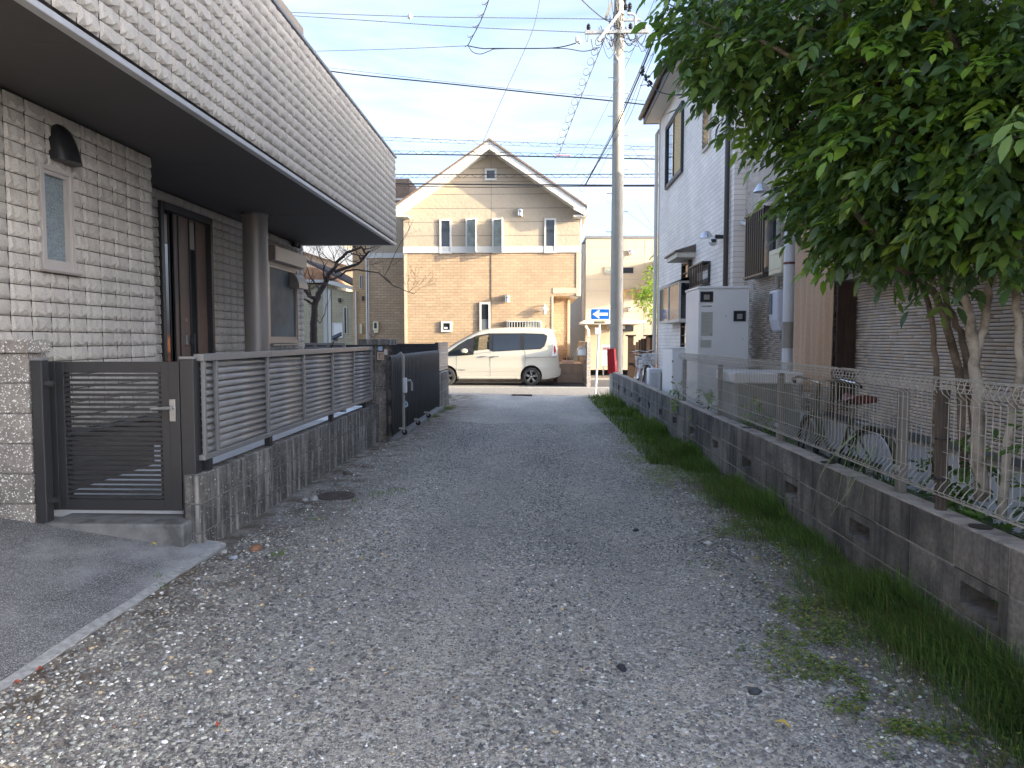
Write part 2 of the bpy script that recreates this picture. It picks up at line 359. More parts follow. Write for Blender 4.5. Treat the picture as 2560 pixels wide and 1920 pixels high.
# gravel lane material: stones that get too small to pick apart
def gravel_mat():
    m = bpy.data.materials.new('gravel_bed'); m.use_nodes = True; nt = m.node_tree; n = nt.nodes; b = n['Principled BSDF']; b.inputs['Roughness'].default_value = .85
    g = n.new('ShaderNodeNewGeometry').outputs['Position']
    def vor(sc):
        v = n.new('ShaderNodeTexVoronoi'); v.inputs['Scale'].default_value = sc; v.inputs['Randomness'].default_value = 1; lnk(nt, g, v.inputs['Vector']); return v
    def ramp(fac, stops):
        r = n.new('ShaderNodeValToRGB'); e = r.color_ramp.elements
        while len(e) < len(stops): e.new(.5)
        for k, (p, c) in enumerate(stops): e[k].position = p; e[k].color = (*c, 1)
        lnk(nt, fac, r.inputs[0]); return r.outputs[0]
    pal = [(0, (.088, .09, .095)), (.3, (.155, .156, .16)), (.6, (.235, .233, .23)), (.82, (.30, .285, .255)), (.93, (.50, .50, .48)), (1, (.70, .69, .66))]
    v1, v2 = vor(62), vor(150); pal = [(p_, tuple(min(.8, q*w_) for q, w_ in zip(c_, (2.35, 2.25, 2.05)))) for p_, c_ in pal]
    def c(v):
        s = n.new('ShaderNodeSeparateColor'); lnk(nt, v.outputs['Color'], s.inputs[0]); return ramp(s.outputs[0], pal)
    def mix(f, a, b_, mode='MIX'):
        x = n.new('ShaderNodeMix'); x.data_type = 'RGBA'; x.blend_type = mode
        if hasattr(f, 'is_linked'): lnk(nt, f, x.inputs['Factor'])
        else: x.inputs['Factor'].default_value = f
        for s_, val in (('A', a), ('B', b_)):
            if hasattr(val, 'is_linked'): lnk(nt, val, x.inputs[s_])
            else: x.inputs[s_].default_value = (*val, 1)
        return x.outputs['Result']
    def noise(sc, lo, hi, c0, c1, mp_=None):
        t = n.new('ShaderNodeTexNoise'); t.inputs['Scale'].default_value = sc; t.inputs['Detail'].default_value = 6
        if mp_:
            mm = n.new('ShaderNodeMapping'); mm.inputs['Scale'].default_value = mp_; lnk(nt, g, mm.inputs[0]); lnk(nt, mm.outputs[0], t.inputs['Vector'])
        else: lnk(nt, g, t.inputs['Vector'])
        return ramp(t.outputs['Fac'], [(lo, c0), (hi, c1)])
    col = mix(noise(3, .4, .6, (0,)*3, (1,)*3), c(v1), c(v2))
    col = mix(1, col, noise(.9, .3, .7, (.72, .73, .76), (1.15, 1.13, 1.1), (1, .45, 1)), 'MULTIPLY')
    # brown soil showing along the left wall and below the verge
    s = n.new('ShaderNodeSeparateXYZ'); lnk(nt, g, s.inputs[0])
    def edge(a, b_):
        r = n.new('ShaderNodeMapRange'); r.inputs['From Min'].default_value = a; r.inputs['From Max'].default_value = b_; lnk(nt, s.outputs['X'], r.inputs['Value']); return r.outputs[0]
    for a, b_ in ((-1.15, -1.95), (1.0, 1.55)):
        mm = n.new('ShaderNodeMath'); mm.operation = 'MULTIPLY'; lnk(nt, edge(a, b_), mm.inputs[0]); lnk(nt, noise(5, .35, .6, (.3,)*3, (1,)*3), mm.inputs[1])
        col = mix(mm.outputs[0], col, noise(25, .3, .7, (.085, .062, .045), (.21, .175, .13)))
    lnk(nt, col, b.inputs['Base Color'])
    sb = n.new('ShaderNodeMath'); sb.operation = 'ADD'; lnk(nt, v1.outputs['Distance'], sb.inputs[0]); lnk(nt, v2.outputs['Distance'], sb.inputs[1])
    bp = n.new('ShaderNodeBump'); bp.invert = True; bp.inputs['Strength'].default_value = .9; bp.inputs['Distance'].default_value = .008; lnk(nt, sb.outputs[0], bp.inputs['Height']); lnk(nt, bp.outputs[0], b.inputs['Normal'])
    M['gravel_bed'] = m
gravel_mat()
struct(grid('gravel_path', -2.35, 2.0, -2, 20.3, 60, 240, lane_z, 'gravel_bed'))
# asphalt street, driveways beyond
struct(grid('road', -60, 60, 20.3, 30, 4, 4, lambda x, y: 0*x-.004, 'asphalt'))
struct(grid('driveway', -.6, 4.15, 24.15, 28.4, 6, 6, lambda x, y: 0*x+.008, 'asphalt_new'))
MB().box((-60, 20.28, -.25), (60, 20.36, .012)).build('road_edging', 'mortar')['kind'] = 'structure'
MB().box((-60, 23.95, -.2), (60, 24.1, .015)).build('gutter', 'slab_edge')['kind'] = 'structure'
# yard levels left and right
struct(grid('yard_right', 2.0, 14, -2, 18.6, 30, 50, lambda x, y: .34+.02*np.sin(x*7)*np.sin(y*5), 'soil'))
struct(grid('yard_left', -12, -2.35, 12, 20.2, 6, 6, lambda x, y: 0*x+.05, 'soil'))
struct(MB().box((-9, 5.0, -.1), (-2.36, 10.45, .40)).build('terrace', 'terrace'))
struct(MB().box((-9, 10.46, -.1), (-2.42, 15.9, .12)).build('carport_floor', 'terrace'))
struct(MB().box((-2.42, 10.46, -.1), (-2.0, 15.7, .145)).build('gate_track', 'step_concrete'))
# sloping concrete apron in the left foreground
def slab_z(x): return .175 + (-x-2.14)*.15
n_ = 24; ms = MB()
ys = [-2 + 6.9*i/n_ for i in range(n_+1)]
for i in range(n_):
    a, b = ys[i], ys[i+1]; ja, jb = .008*math.sin(a*7), .008*math.sin(b*7)
    ms.add([(-9, a, slab_z(-9)), (-2.19+ja, a, slab_z(-2.17)), (-2.19+jb, b, slab_z(-2.17)), (-9, b, slab_z(-9))], [(0, 1, 2, 3)], 0)
    ms.add([(-2.19+ja, a, slab_z(-2.17)), (-2.135+ja, a, slab_z(-2.17)-.012), (-2.135+jb, b, slab_z(-2.17)-.012), (-2.19+jb, b, slab_z(-2.17))], [(0, 1, 2, 3)], 1)
    ms.add([(-2.135+ja, a, slab_z(-2.17)-.012), (-2.13, a, -.1), (-2.13, b, -.1), (-2.135+jb, b, slab_z(-2.17)-.012)], [(0, 1, 2, 3)], 1)
ms.add([(-9, 4.9, slab_z(-9)), (-2.135, 4.9, slab_z(-2.17)), (-2.13, 4.9, -.1), (-9, 4.9, -.1)], [(0, 1, 2, 3)], 1)
struct(ms.build('concrete_apron', ['slab', 'slab_edge']))
st = MB().box((-3.27, 4.70, 0), (-2.33, 5.0, .355)).build('gate_step', 'step_concrete', bevel=.012); struct(st)

# ---- pebbles
ico_v, ico_f = [], []
def ico():
    t = (1+5**.5)/2
    v = np.array([(-1,t,0),(1,t,0),(-1,-t,0),(1,-t,0),(0,-1,t),(0,1,t),(0,-1,-t),(0,1,-t),(t,0,-1),(t,0,1),(-t,0,-1),(-t,0,1)], float); v /= np.linalg.norm(v[0])
    f = np.array([(0,11,5),(0,5,1),(0,1,7),(0,7,10),(0,10,11),(1,5,9),(5,11,4),(11,10,2),(10,7,6),(7,1,8),(3,9,4),(3,4,2),(3,2,6),(3,6,8),(3,8,9),(4,9,5),(2,4,11),(6,2,10),(8,6,7),(9,8,1)])
    return v, f
OCT = (np.array([(1,0,0),(-1,0,0),(0,1,0),(0,-1,0),(0,0,1),(0,0,-1)], float), np.array([(0,2,4),(2,1,4),(1,3,4),(3,0,4),(2,0,5),(1,2,5),(3,1,5),(0,3,5)]))
def stones(base, P, size, flat, col, jit=.22):
    v, f = base; N = len(P); nv = len(v)
    V = v[None]*(1+rng.uniform(-jit, jit, (N, nv, 1)))
    s = size[:, None]*np.stack([rng.uniform(.8, 1.35, N), rng.uniform(.65, 1., N), flat], 1)
    V = V*s[:, None, :]; a = rng.uniform(0, 2*np.pi, N); ca, sa = np.cos(a)[:, None], np.sin(a)[:, None]
    tl = rng.normal(0, .22, (N, 1)); V[:, :, 2] += V[:, :, 0]*tl
    X_, Y_ = V[:, :, 0]*ca - V[:, :, 1]*sa, V[:, :, 0]*sa + V[:, :, 1]*ca
    V = np.stack([X_, Y_, V[:, :, 2]], 2) + P[:, None, :]
    F = (f[None] + (np.arange(N)*nv)[:, None, None]).reshape(-1, 3)
    return V.reshape(-1, 3), F, np.repeat(col, nv, 0)
PAL = np.array([(.062,.065,.072),(.088,.09,.096),(.125,.127,.133),(.168,.17,.172),(.205,.205,.20),(.26,.255,.235),(.34,.34,.33),(.50,.50,.49),(.72,.72,.70),(.40,.31,.20),(.42,.20,.11),(.19,.21,.20)])
PAL = np.minimum(PAL*np.array([1.88, 1.82, 1.68]), .85)
PAL[10] = (.24,.15,.11); PW = np.array([.12,.16,.19,.17,.13,.08,.05,.03,.012,.012,.003,.06]); PW /= PW.sum()
def patch(x, y): return .5 + .5*np.sin(x*1.7+np.sin(y*1.3)*1.4)*np.sin(y*.8+np.sin(x*2.3))
def scatter_lane(N, y0, y1, smin, smax, powr, fine):
    y = y0*(y1/y0)**rng.uniform(0, 1, N); x = rng.uniform(-2.12, 1.85, N)
    k = np.abs(x-.15)*.98 < y*.75 + .25; x, y = x[k], y[k]
    track = np.exp(-((np.abs(x-.1)-.55)/.42)**2)      # compacted wheel tracks hold finer stones
    s = smin*(smax/smin)**(rng.uniform(0, 1, len(x))**powr); s = s*(1-fine*track)
    keep = rng.uniform(0, 1, len(x)) > .45*(x < -1.2)*(y > 4.6) + .5*(x > 1.35)
    x, y, s = x[keep], y[keep], s[keep]
    c = PAL[rng.choice(len(PAL), len(x), p=PW)]*rng.uniform(.8, 1.2, (len(x), 1))*(.80+.28*patch(x, y)+.12*np.sin(x*.9+y*.35)**2)[:, None]
    z = lane_z(x, y) + s*.12
    return np.stack([x, y, z], 1), s, rng.uniform(.38, .62, len(x))*s/s, c
P, s, fl, c = scatter_lane(44000, 1.9, 5.2, .0048, .0145, 1.8, .42)
v_, f_, c_ = stones(ico(), P, s, fl, c)
tag(put('gravel', npmesh('gravel', v_, f_, 'pebble', c_, True)), 'loose grey, dark and white pebbles covering the near part of the lane', 'gravel', kind='stuff')
P, s, fl, c = scatter_lane(64000, 4.6, 13, .0050, .0135, 1.6, .35)
v_, f_, c_ = stones(OCT, P, s, fl*1.1, c, .15)
tag(put('fine_gravel', npmesh('fine_gravel', v_, f_, 'pebble', c_, True)), 'finer grey gravel spread over the middle of the lane', 'gravel', kind='stuff')
# larger stones one can pick out
for i, (u, v, r_, nm, cc, lb) in enumerate([
    (640, 1372, .050, 'reddish_stone', (.30, .16, .09), 'flat reddish brown stone near the ribbed block wall corner'),
    (560, 1378, .030, 'round_stone', (.40, .40, .36), 'pale oval pebble at the foot of the ribbed wall corner'),
    (585, 1394, .034, 'round_stone', (.34, .37, .42), 'blue grey oval stone beside the concrete apron corner'),
    (668, 1362, .022, 'white_stone', (.72, .72, .70), 'small white stone behind the flat reddish stone'),
    (785, 1244, .050, 'broken_stone', (.40, .39, .36), 'largest pale broken stone beside the iron manhole cover'),
    (770, 1266, .046, 'broken_stone', (.28, .27, .25), 'grey broken stone lying in front of the pale ones by the wall'),
    (762, 1247, .034, 'broken_stone', (.42, .42, .42), 'light grey stone between the wall and the pale broken stone'),
    (872, 1180, .050, 'dark_rubble', (.13, .11, .09), 'brown rubble piece against the ribbed wall, nearer the pillar'),
    (845, 1205, .040, 'dark_rubble', (.20, .19, .17), 'grey rubble piece against the ribbed wall before the brown one'),
    (1555, 1672, .030, 'dark_stone', (.04, .042, .05), 'dark angular stone alone on the right of the lane'),
    (1590, 1318, .030, 'dark_stone', (.05, .052, .06), 'dark flat stone beyond the yellow leaf, mid lane'),
    (1888, 1737, .028, 'dark_stone', (.08, .085, .10), 'dark blue stone close to the weeds in the foreground'),
    (2080, 1735, .024, 'oval_stone', (.40, .42, .40), 'pale oval stone at the edge of the weeds'),
    (1770, 1358, .030, 'white_stone', (.66, .66, .64), 'white stone at the edge of the weeds, further up the lane')]):
    p = at(u, v, Z=gz(4)); p.z = float(lane_z(p.x, p.y))
    v_, f_, c_ = stones(ico(), np.array([[p.x, p.y, p.z+r_*.2]]), np.array([r_]), np.array([.5]), np.array([cc]), .25)
    tag(put(nm, npmesh(nm, v_, f_, 'pebble', c_, False)), lb, 'stone', 'loose stones on the lane')

# ================================================================== CONCRETE BLOCKS
def ribbed_block(L=.39, H=.19, D=.12, n=8, seed=0, dep=.030):
    """split-faced ribbed block: front at y=0 (towards -y), length along x"""
    rs = random.Random(seed); mb = MB(); xs = []; ys_ = []
    for i in range(n):
        x0 = L*i/n; w = L/n
        xs += [x0+.001, x0+w*.16, x0+w*.30, x0+w*.84, x0+w*.97]; ys_ += [dep, dep*.9, 0, 0, dep]
    xs.append(L); ys_.append(dep)
    zs = [0, .004, H*.5, H-.004, H]; rows = []
    vs = []
    for j, z in enumerate(zs):
        for i, x in enumerate(xs):
            e = .004 if j in (0, 4) else 0
            vs.append((x, ys_[i] + e + rs.uniform(-.0025, .0025)*(ys_[i] < .005), z))
    n1 = len(xs); fs = [(j*n1+i, j*n1+i+1, (j+1)*n1+i+1, (j+1)*n1+i) for j in range(4) for i in range(n1-1)]
    b0 = len(vs); vs += [(0, D, 0), (L, D, 0), (L, D, H), (0, D, H)]
    fs += [tuple(range(4*n1, 5*n1)) + (b0+2, b0+3), (0, 4*n1, b0+3, b0), (n1-1, b0+1, b0+2, 5*n1-1), (b0, b0+1, b0+2, b0+3)]
    mb.add(vs, fs); return mb
def smooth_block(L=.39, H=.19, D=.12, hole=False):
    mb = MB(); e = .004
    def chamf(x0, x1, z0, z1):
        mb.add([(x0+e, 0, z0+e), (x1-e, 0, z0+e), (x1-e, 0, z1-e), (x0+e, 0, z1-e), (x0, e, z0), (x1, e, z0), (x1, e, z1), (x0, e, z1), (x0, D, z0), (x1, D, z0), (x1, D, z1), (x0, D, z1)],
               [(0,1,2,3),(0,4,5,1),(1,5,6,2),(2,6,7,3),(3,7,4,0),(4,8,9,5),(5,9,10,6),(6,10,11,7),(7,11,8,4),(8,11,10,9)])
    if not hole: chamf(0, L, 0, H)
    else:
        a, b, c, d = .06, L-.06, .045, H-.045
        mb.add([(0,0,0),(L,0,0),(L,0,H),(0,0,H),(a,0,c),(b,0,c),(b,0,d),(a,0,d),(a+.015,D,c+.02),(b-.015,D,c+.02),(b-.015,D,d-.01),(a+.015,D,d-.01),(0,D,0),(L,D,0),(L,D,H),(0,D,H)],
               [(0,1,5,4),(1,2,6,5),(2,3,7,6),(3,0,4,7),(4,5,9,8),(5,6,10,9),(6,7,11,10),(7,4,8,11),(0,12,13,1),(1,13,14,2),(2,14,15,3),(3,15,12,0),(12,8,9,13),(13,9,10,14),(14,10,11,15),(15,11,8,12)])
    return mb
def face_alley(o, side):
    """turn a block whose front looks to -y so that it looks to +x (left wall) or -x (right wall)"""
    o.rotation_euler = (0, 0, math.pi/2 if side == 'L' else -math.pi/2)
RB = [ribbed_block(seed=k).mesh('block', 'block_dark') for k in range(4)]
RBB = [ribbed_block(seed=k+9).mesh('block', 'block_brown') for k in range(3)]
RBL = [ribbed_block(.40, .19, .19, 6, seed=k+20, dep=.018).mesh('block', 'block_light') for k in range(3)]

# ---- low ribbed wall on the left (top at 0.66)
t = thing('ribbed_block_wall', 'low blackened ribbed concrete block wall under the grey louvered fence', 'block wall', (-2.33, 4.84, 0))
XF = -2.26
for c_i in range(4):
    z0 = .66 - .2*(c_i+1) + .005
    if c_i == 3: z0 = .66-.8+.005
    for k in range(14):
        y = 4.84 + .4*k
        if y > 10.3: break
        o = put('block', RB[(k*3+c_i) % 4], t); face_alley(o, 'L'); o.location = (XF - (-2.33) + random.uniform(-.002, .002), y - 4.84, z0)
# end face blocks towards the camera
for c_i in range(4):
    o = put('block', ribbed_block(.115, .19, .02, 2, seed=c_i+40).mesh('block', 'block_dark') if c_i == 0 else endm, t); endm = o.data
    o.location = (XF-.12 - (-2.33), -.021, .66-.2*(c_i+1)+.005)
MB().box((-.045, .004, -.12), (.055, 5.46, .652)).build('mortar_core', 'mortar', t)

# ---- right plain block wall with vent holes
XR = 1.93; Z0 = .72
t = thing('vented_block_wall', 'long stained concrete block wall with vent holes carrying the wire fence', 'block wall', (XR, -.2, 0))
SM = [smooth_block().mesh('block', 'block_plain')]; VH = smooth_block(.40, .19, .13, True).mesh('vent_block', 'block_plain')
SM[0].name = 'block'
for c_i in range(4):
    z0 = Z0 - .2*(c_i+1) + .005; k = 0
    for k in range(-7, 40):
        y1 = 3.44 + .4*k                      # block occupies [y1-.4, y1]
        if y1 > 19.1: break
        hole = c_i == 1 and k % 3 == 0
        o = put('vent_block' if hole else 'block', VH if hole else SM[0], t); face_alley(o, 'R')
        o.location = (random.uniform(-.0015, .0015), y1 - (-.2), z0)
        if not hole: MB_ = None
core = MB()
for c_i in (0, 2, 3): core.box((.006, .9, Z0-.2*(c_i+1)-.0), (.118, 19.2, Z0-.2*c_i-.006 if c_i == 0 else Z0-.2*c_i))
for k in range(-6, 40, 3):
    core.box((.006, 3.44+.4*(k-3)+.2 + .001, Z0-.4), (.118, min(3.44+.4*(k-1)+.2, 19.2)-.001, Z0-.2))
core.build('mortar_core', 'mortar', t)
cp = MB(); yy = .9
while yy < 19.1:
    w = random.uniform(.5, 1.1); j = random.uniform(-.004, .004)
    cp.box((.001+j, yy, Z0-.006-.2+.2), (.124, min(yy+w, 19.2), Z0+.004+j*.5)); yy += w+.004
cp.build('mortar_cap', 'wall_cap', t, bevel=.004)
hl = MB()
for y in (3.35, 5.1, 7.1, 10.9, 12.2, 14.6): hl.lathe([(.05, 0), (.05, .003)], (.065, y+.2, Z0+.006), n=14)
hl.build('core_hole', 'black_plastic', t)

# ---- pillars
def pillar(name, label, x0, x1, y0, y1, zb, zt, meshes, capm, rows, side=None):
    t = thing(name, label, 'pillar', ((x0+x1)/2, (y0+y1)/2, zb)); cx, cy = (x0+x1)/2, (y0+y1)/2
    sx = (x1-x0)/.40; k = 0
    for r_ in range(rows):
        z = zt - .2*(r_+1) - zb + .005
        o = put('block', meshes[k % len(meshes)], t); o.location = (x0-cx, y0-cy, z); o.scale = (sx, 1, 1); k += 1
        o = put('block', meshes[k % len(meshes)], t); o.rotation_euler = (0, 0, math.pi/2); o.location = (x1-cx, y0-cy+.001, z); o.scale = ((y1-y0)/.40, 1, 1)
    MB().box((x0-cx+.02, y0-cy+.02, zt-zb-.2*rows), (x1-cx-.02, y1-cy-.02, zt-zb-.004)).build('mortar_core', 'mortar', t)
    n = max(2, round((x1-x0)/.13)); w = (x1-x0+.10)/n
    cap = MB().box((-w/2+.002, -(y1-y0)/2-.05, 0), (w/2-.002, (y1-y0)/2+.05, .085)).mesh('cap_block', capm)
    for i in range(n):
        o = put('cap_block', cap, t); o.location = (x0-cx-.05+w*(i+.5), 0, zt-zb); b = o.modifiers.new('bevel', 'BEVEL'); b.width = .008; b.segments = 2
    return t
px = at(84, 1320, Y=4.71).x
pillar('light_block_pillar', 'pale ribbed block pillar at the hinge side of the slatted gate', px-.55, px, 4.71, 4.83, .1, 1.482, RBL, 'block_light', 7)
mx1 = at(972, 1100, Y=10.36).x
pillar('brown_block_pillar', 'brown stained block pillar with cap between louvered fence and folding gate', mx1-.36, mx1, 10.36, 10.72, .0, 1.485, RBB, 'block_dark', 8)
# things fixed to the brown pillar
def on_pillar(u0, v0, u1, v1, y=10.36): a = at(u0, v0, Y=y); b = at(u1, v1, Y=y); return a.x, b.x, b.z, a.z
x0, x1, z0, z1 = on_pillar(944, 880, 961, 900)
t = thing('mail_slot', 'pinkish square recess plate on the brown pillar', 'mail slot', ((x0+x1)/2, 10.34, z0))
w = (x1-x0)/2; h = z1-z0
m = MB(); m.box((-w, -.012, 0), (w, .01, .016)); m.box((-w, -.012, h-.016), (w, .01, h)); m.box((-w, -.012, .016), (-w+.016, .01, h-.016)); m.box((w-.016, -.012, .016), (w, .01, h-.016)); m.build('frame', 'intercom_pink', t)
MB().box((-w+.016, .0, .016), (w-.016, .008, h-.016)).build('recess', 'taupe_frame', t)
MB().box((-.006, -.008, .03), (.02, .0, h-.03)).build('flap', 'intercom_pink', t)
x0, x1, z0, z1 = on_pillar(947, 866, 957, 877)
t = thing('door_bell', 'small pale blue bell button above the pinkish plate', 'doorbell', ((x0+x1)/2, 10.35, z0))
MB().box((-(x1-x0)/2, -.02, 0), ((x1-x0)/2, .01, z1-z0)).build('housing', 'bell_blue', t, bevel=.006)
MB().box((-(x1-x0)/2-.01, -.01, .012), (-(x1-x0)/2, .01, z1-z0-.014)).build('side_clip', 'bell_blue', t)
x0, x1, z0, z1 = on_pillar(961, 873, 969, 888)
t = thing('switch_box', 'little grey box with clear cover at the pillar edge', 'switch box', ((x0+x1)/2, 10.35, z0))
MB().box((-(x1-x0)/2, -.03, 0), ((x1-x0)/2, .01, z1-z0)).build('housing', 'intercom_pink', t, bevel=.006)
MB().box((-(x1-x0)/2+.006, -.034, .012), ((x1-x0)/2-.006, -.030, z1-z0-.02)).build('cover', 'lamp_clear', t)
# ================================================================== LEFT HOUSE
XN, XB, XO = -3.57, -4.24, -2.54        # near wall, recessed wall, overhanging floor
ZS, ZG, ZT = 3.25, .87, 4.77            # soffit, foot of the siding, top of the parapet
YE = 13.25; YC = at(382, 600, X=XN).y; YO = at(989.5, 613, X=XO).y
lh = thing('grey_house', 'grey block-patterned house with a dark overhanging upper floor and round column', 'house', (-4.5, 6, 0))
LHO = Vector((-4.5, 6, 0))
class HB(MB):
    def __init__(s, o): super().__init__(); s.o = Vector(o)
    def build(s, name, mats, parent=None, **k):
        s.v = [tuple(Vector(p)-s.o) for p in s.v]; return super().build(name, mats, parent, **k)
H = lambda: HB(LHO)
H().box((-9, -2, .30), (XN-.03, YC-.03, ZS-.01)).box((-9, YC-.03, .30), (XB-.03, YE-.03, ZS-.01)).build('wall', 'grout_grey', lh)
H().box((-9, -2, ZS+.02), (XO-.03, YO-.02, ZT-.01)).build('upper_wall', 'grout_grey', lh)
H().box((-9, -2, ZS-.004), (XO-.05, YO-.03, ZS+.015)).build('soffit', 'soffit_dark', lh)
H().box((XO-.05, -2, ZS-.012), (XO+.012, YO-.0, ZS+.028)).box((-9, YO-.05, ZS-.012), (XO-.05, YO, ZS+.028)).build('soffit_edge', 'edge_metal', lh, bevel=.004)
H().box((-9, -2, ZT), (XO+.03, YO+.03, ZT+.035)).build('parapet_cap', 'cap_metal', lh, bevel=.004)
H().box((XO-.05, -2, ZT+.036), (XO+.0, 8.1, ZT+.15)).build('balcony_rail', 'cap_beige', lh)
H().box((-9, -2, .1), (XN-.055, YC-.05, ZG)).box((-9, YC-.05, .1), (XB-.055, YE-.05, ZG)).build('foundation', 'foundation', lh)
H().box((XN-.05, -2, ZG-.03), (XN+.012, YC, ZG-.004)).box((XB-.05, YC, ZG-.03), (XB+.012, YE, ZG-.004)).build('base_flashing', 'cap_metal', lh)
for y in (4.2, 7.1, 10.0): H().box((XN-.6, y, ZS-.0065), (XO-.052, y+.006, ZS-.0035)).build('soffit_joint', 'grout_grey', lh)
# ---- siding tiles
TW, TH = .2125, .110
def tile_mesh(var):
    xs = [.006, .020, .062, .106, .150, .190, .2065]
    wave = [[.03, .040, .014, .044, .014, .040, .03], [.02, .016, .045, .012, .045, .016, .02], [.03, .042, .028, .012, .030, .044, .03]][var]
    rows = []
    for j, (z, y) in enumerate([(.002, .001), (None, .022), (TH-.010, .013), (TH-.003, .001)]):
        for i, x in enumerate(xs):
            zz = wave[i] if z is None else z; yy = y
            if i in (0, 6): yy = -.001
            if i in (0, 6) and z is None: zz = .03
            xx = x + (.006 if (i == 6 and j in (1,)) else 0) - (.004 if i == 6 and j == 2 else 0)
            rows.append((xx, -yy - (.004*math.sin(i*2.2+var) if 0 < i < 6 and j in (1, 2) else 0), zz))
    n = len(xs); return rows, [(j*n+i, j*n+i+1, (j+1)*n+i+1, (j+1)*n+i) for j in range(3) for i in range(n-1)]
TM = []
for k in range(3):
    v, f = tile_mesh(k); TM.append((MB().add(v, f).mesh('siding_tile', 'tile_grey'), np.array(v), np.array(f)))
tiles = []   # (position, variant, rotation)
def tile_wall(X, y0, y1, z0, z1, holes):
    ny = int((y1-y0)/TW+.5); nz = int((z1-z0)/TH+.5); sy = (y1-y0)/ny/TW; sz = (z1-z0)/nz/TH
    for j in range(nz):
        for i in range(ny):
            y = y0 + i*TW*sy; z = z0 + j*TH*sz
            rects = [(y, y+TW*sy, z, z+TH*sz)]
            for a, b, c, d in holes:
                nr = []
                for (p, q, r, s) in rects:
                    if q <= a or p >= b or s <= c or r >= d: nr.append((p, q, r, s)); continue
                    if p < a: nr.append((p, a, r, s))
                    if q > b: nr.append((b, q, r, s))
                    if r < c: nr.append((max(p, a), min(q, b), r, c))
                    if s > d: nr.append((max(p, a), min(q, b), d, s))
                rects = nr
            for (p, q, r, s) in rects:
                if q-p < .012 or s-r < .012: continue
                tiles.append(((X, p, r), [0, 1, 2, 1][(j + (i // 2)*(j % 2)) % 4] if j % 2 else (0 if i % 2 else 2), (q-p)/TW, (s-r)/TH))
# openings (y0, y1, z0, z1)
wa, wb = at(100, 600, X=XN).y, at(182, 600, X=XN).y
WIN = (wa, wb, at(140, 672, X=XN).z, at(140, 428, X=XN).z)
da, db = at(393, 600, X=XB).y, at(523, 600, X=XB).y
DOOR = (da, db, .3, at(390, 500, X=XB).z)
w2a, w2b = at(664, 700, X=XB).y, at(738, 700, X=XB).y
WIN2 = (w2a, w2b, at(700, 858, X=XB).z, at(700, 662, X=XB).z)
SHB = (w2a-.1, at(736, 650, X=XB).y + .05, at(700, 640, X=XB).z-.02, at(700, 612, X=XB).z + .1)
tile_wall(XN, 3.0, YC, ZG, ZS-.012, [WIN])
tile_wall(XB, YC+.5, YE, ZG, ZS-.012, [DOOR, WIN2, (SHB[0], SHB[1], WIN2[3]-.02, WIN2[3]+.24)])
tile_wall(XO, 2.6, YO-.012, ZS+.055, ZT-.004, [])
tiles.sort(key=lambda t_: -(lambda d: (TW*TH*t_[2]*t_[3])/d.length_squared*abs((Vector((1, 0, 0))).dot(d.normalized())))(Vector(t_[0])-Vector((0, 0, CZ))))
def inview(p):
    d = CM.transposed() @ (Vector(p)-Vector((0, 0, CZ))); u = 1280+FPX*d.x/-d.z; v = 960-FPX*d.y/-d.z
    return d.z < 0 and -30 < u < 2590 and -30 < v < 1950
big = [t_ for t_ in tiles if inview(t_[0])][:300]; ids = set(map(id, big))
for (p, k, sy, sz) in big:
    o = put('siding_tile', TM[k][0], lh); o.rotation_euler = (0, 0, math.pi/2); o.scale = (sy, 1, sz); o.location = Vector(p)-LHO
Vs, Fs, n0 = [], [], 0
for t_ in tiles:
    if id(t_) in ids: continue
    (p, k, sy, sz) = t_; v = TM[k][1]*np.array([sy, 1, sz]); q = np.stack([-v[:, 1], v[:, 0], v[:, 2]], 1) + np.array(Vector(p)-LHO)
    Vs.append(q); Fs.append(TM[k][2]+n0); n0 += len(v)
o = put('siding_tiles', npmesh('siding_tiles', np.vstack(Vs), np.vstack(Fs), 'tile_grey'), lh); o['kind'] = 'stuff'
# tiles on the end faces (return corners)
m = H()
for j in range(21):
    z = ZG + j*.1133
    m.box((XN-.17, YC-.03, z+.004), (XN-.012, YC-.004, z+.097)); m.box((XB-.17, YE-.03, z+.004), (XB-.012, YE-.004, z+.097))
o = m.build('corner_tiles', 'tile_grey', lh); o['kind'] = 'stuff'
# ---- small patterned window
def side_window(par, org, X, y0, y1, z0, z1, fm, gm, fw=.045, proud=.05, sash=.035, mull=None, sx=1, sill=True, rec=.012):
    """window in a wall facing +x (sx=1) or -x (sx=-1)"""
    f = HB(org); a, b = X - sx*.05, X + sx*proud
    def bx(mb, xa, xb, *r): mb.box((min(xa, xb), r[0], r[2]), (max(xa, xb), r[1], r[3]))
    bx(f, a, b, y0, y0+fw, z0, z1); bx(f, a, b, y1-fw, y1, z0, z1); bx(f, a, b, y0+fw, y1-fw, z1-fw, z1); bx(f, a, b, y0+fw, y1-fw, z0, z0+fw)
    fr = f.build('window_frame', fm, par, bevel=.003)
    s = HB(org); c = b - sx*.015; y0, y1, z0, z1 = y0+fw, y1-fw, z0+fw, z1-fw
    bx(s, a, c, y0, y0+sash, z0, z1); bx(s, a, c, y1-sash, y1, z0, z1); bx(s, a, c, y0+sash, y1-sash, z1-sash, z1); bx(s, a, c, y0+sash, y1-sash, z0, z0+sash*1.6)
    if mull:
        ym = y0+(y1-y0)*mull; bx(s, a, c+sx*.004, ym-sash/2, ym+sash/2, z0+sash*1.6, z1-sash)
    o = s.build('sash', fm, par); o.parent = fr
    g = HB(org); bx(g, a, b - sx*(.03+rec), y0+sash*.5, y1-sash*.5, z0+sash, z1-sash*.5); o = g.build('pane', gm, par); o.parent = fr
    return fr
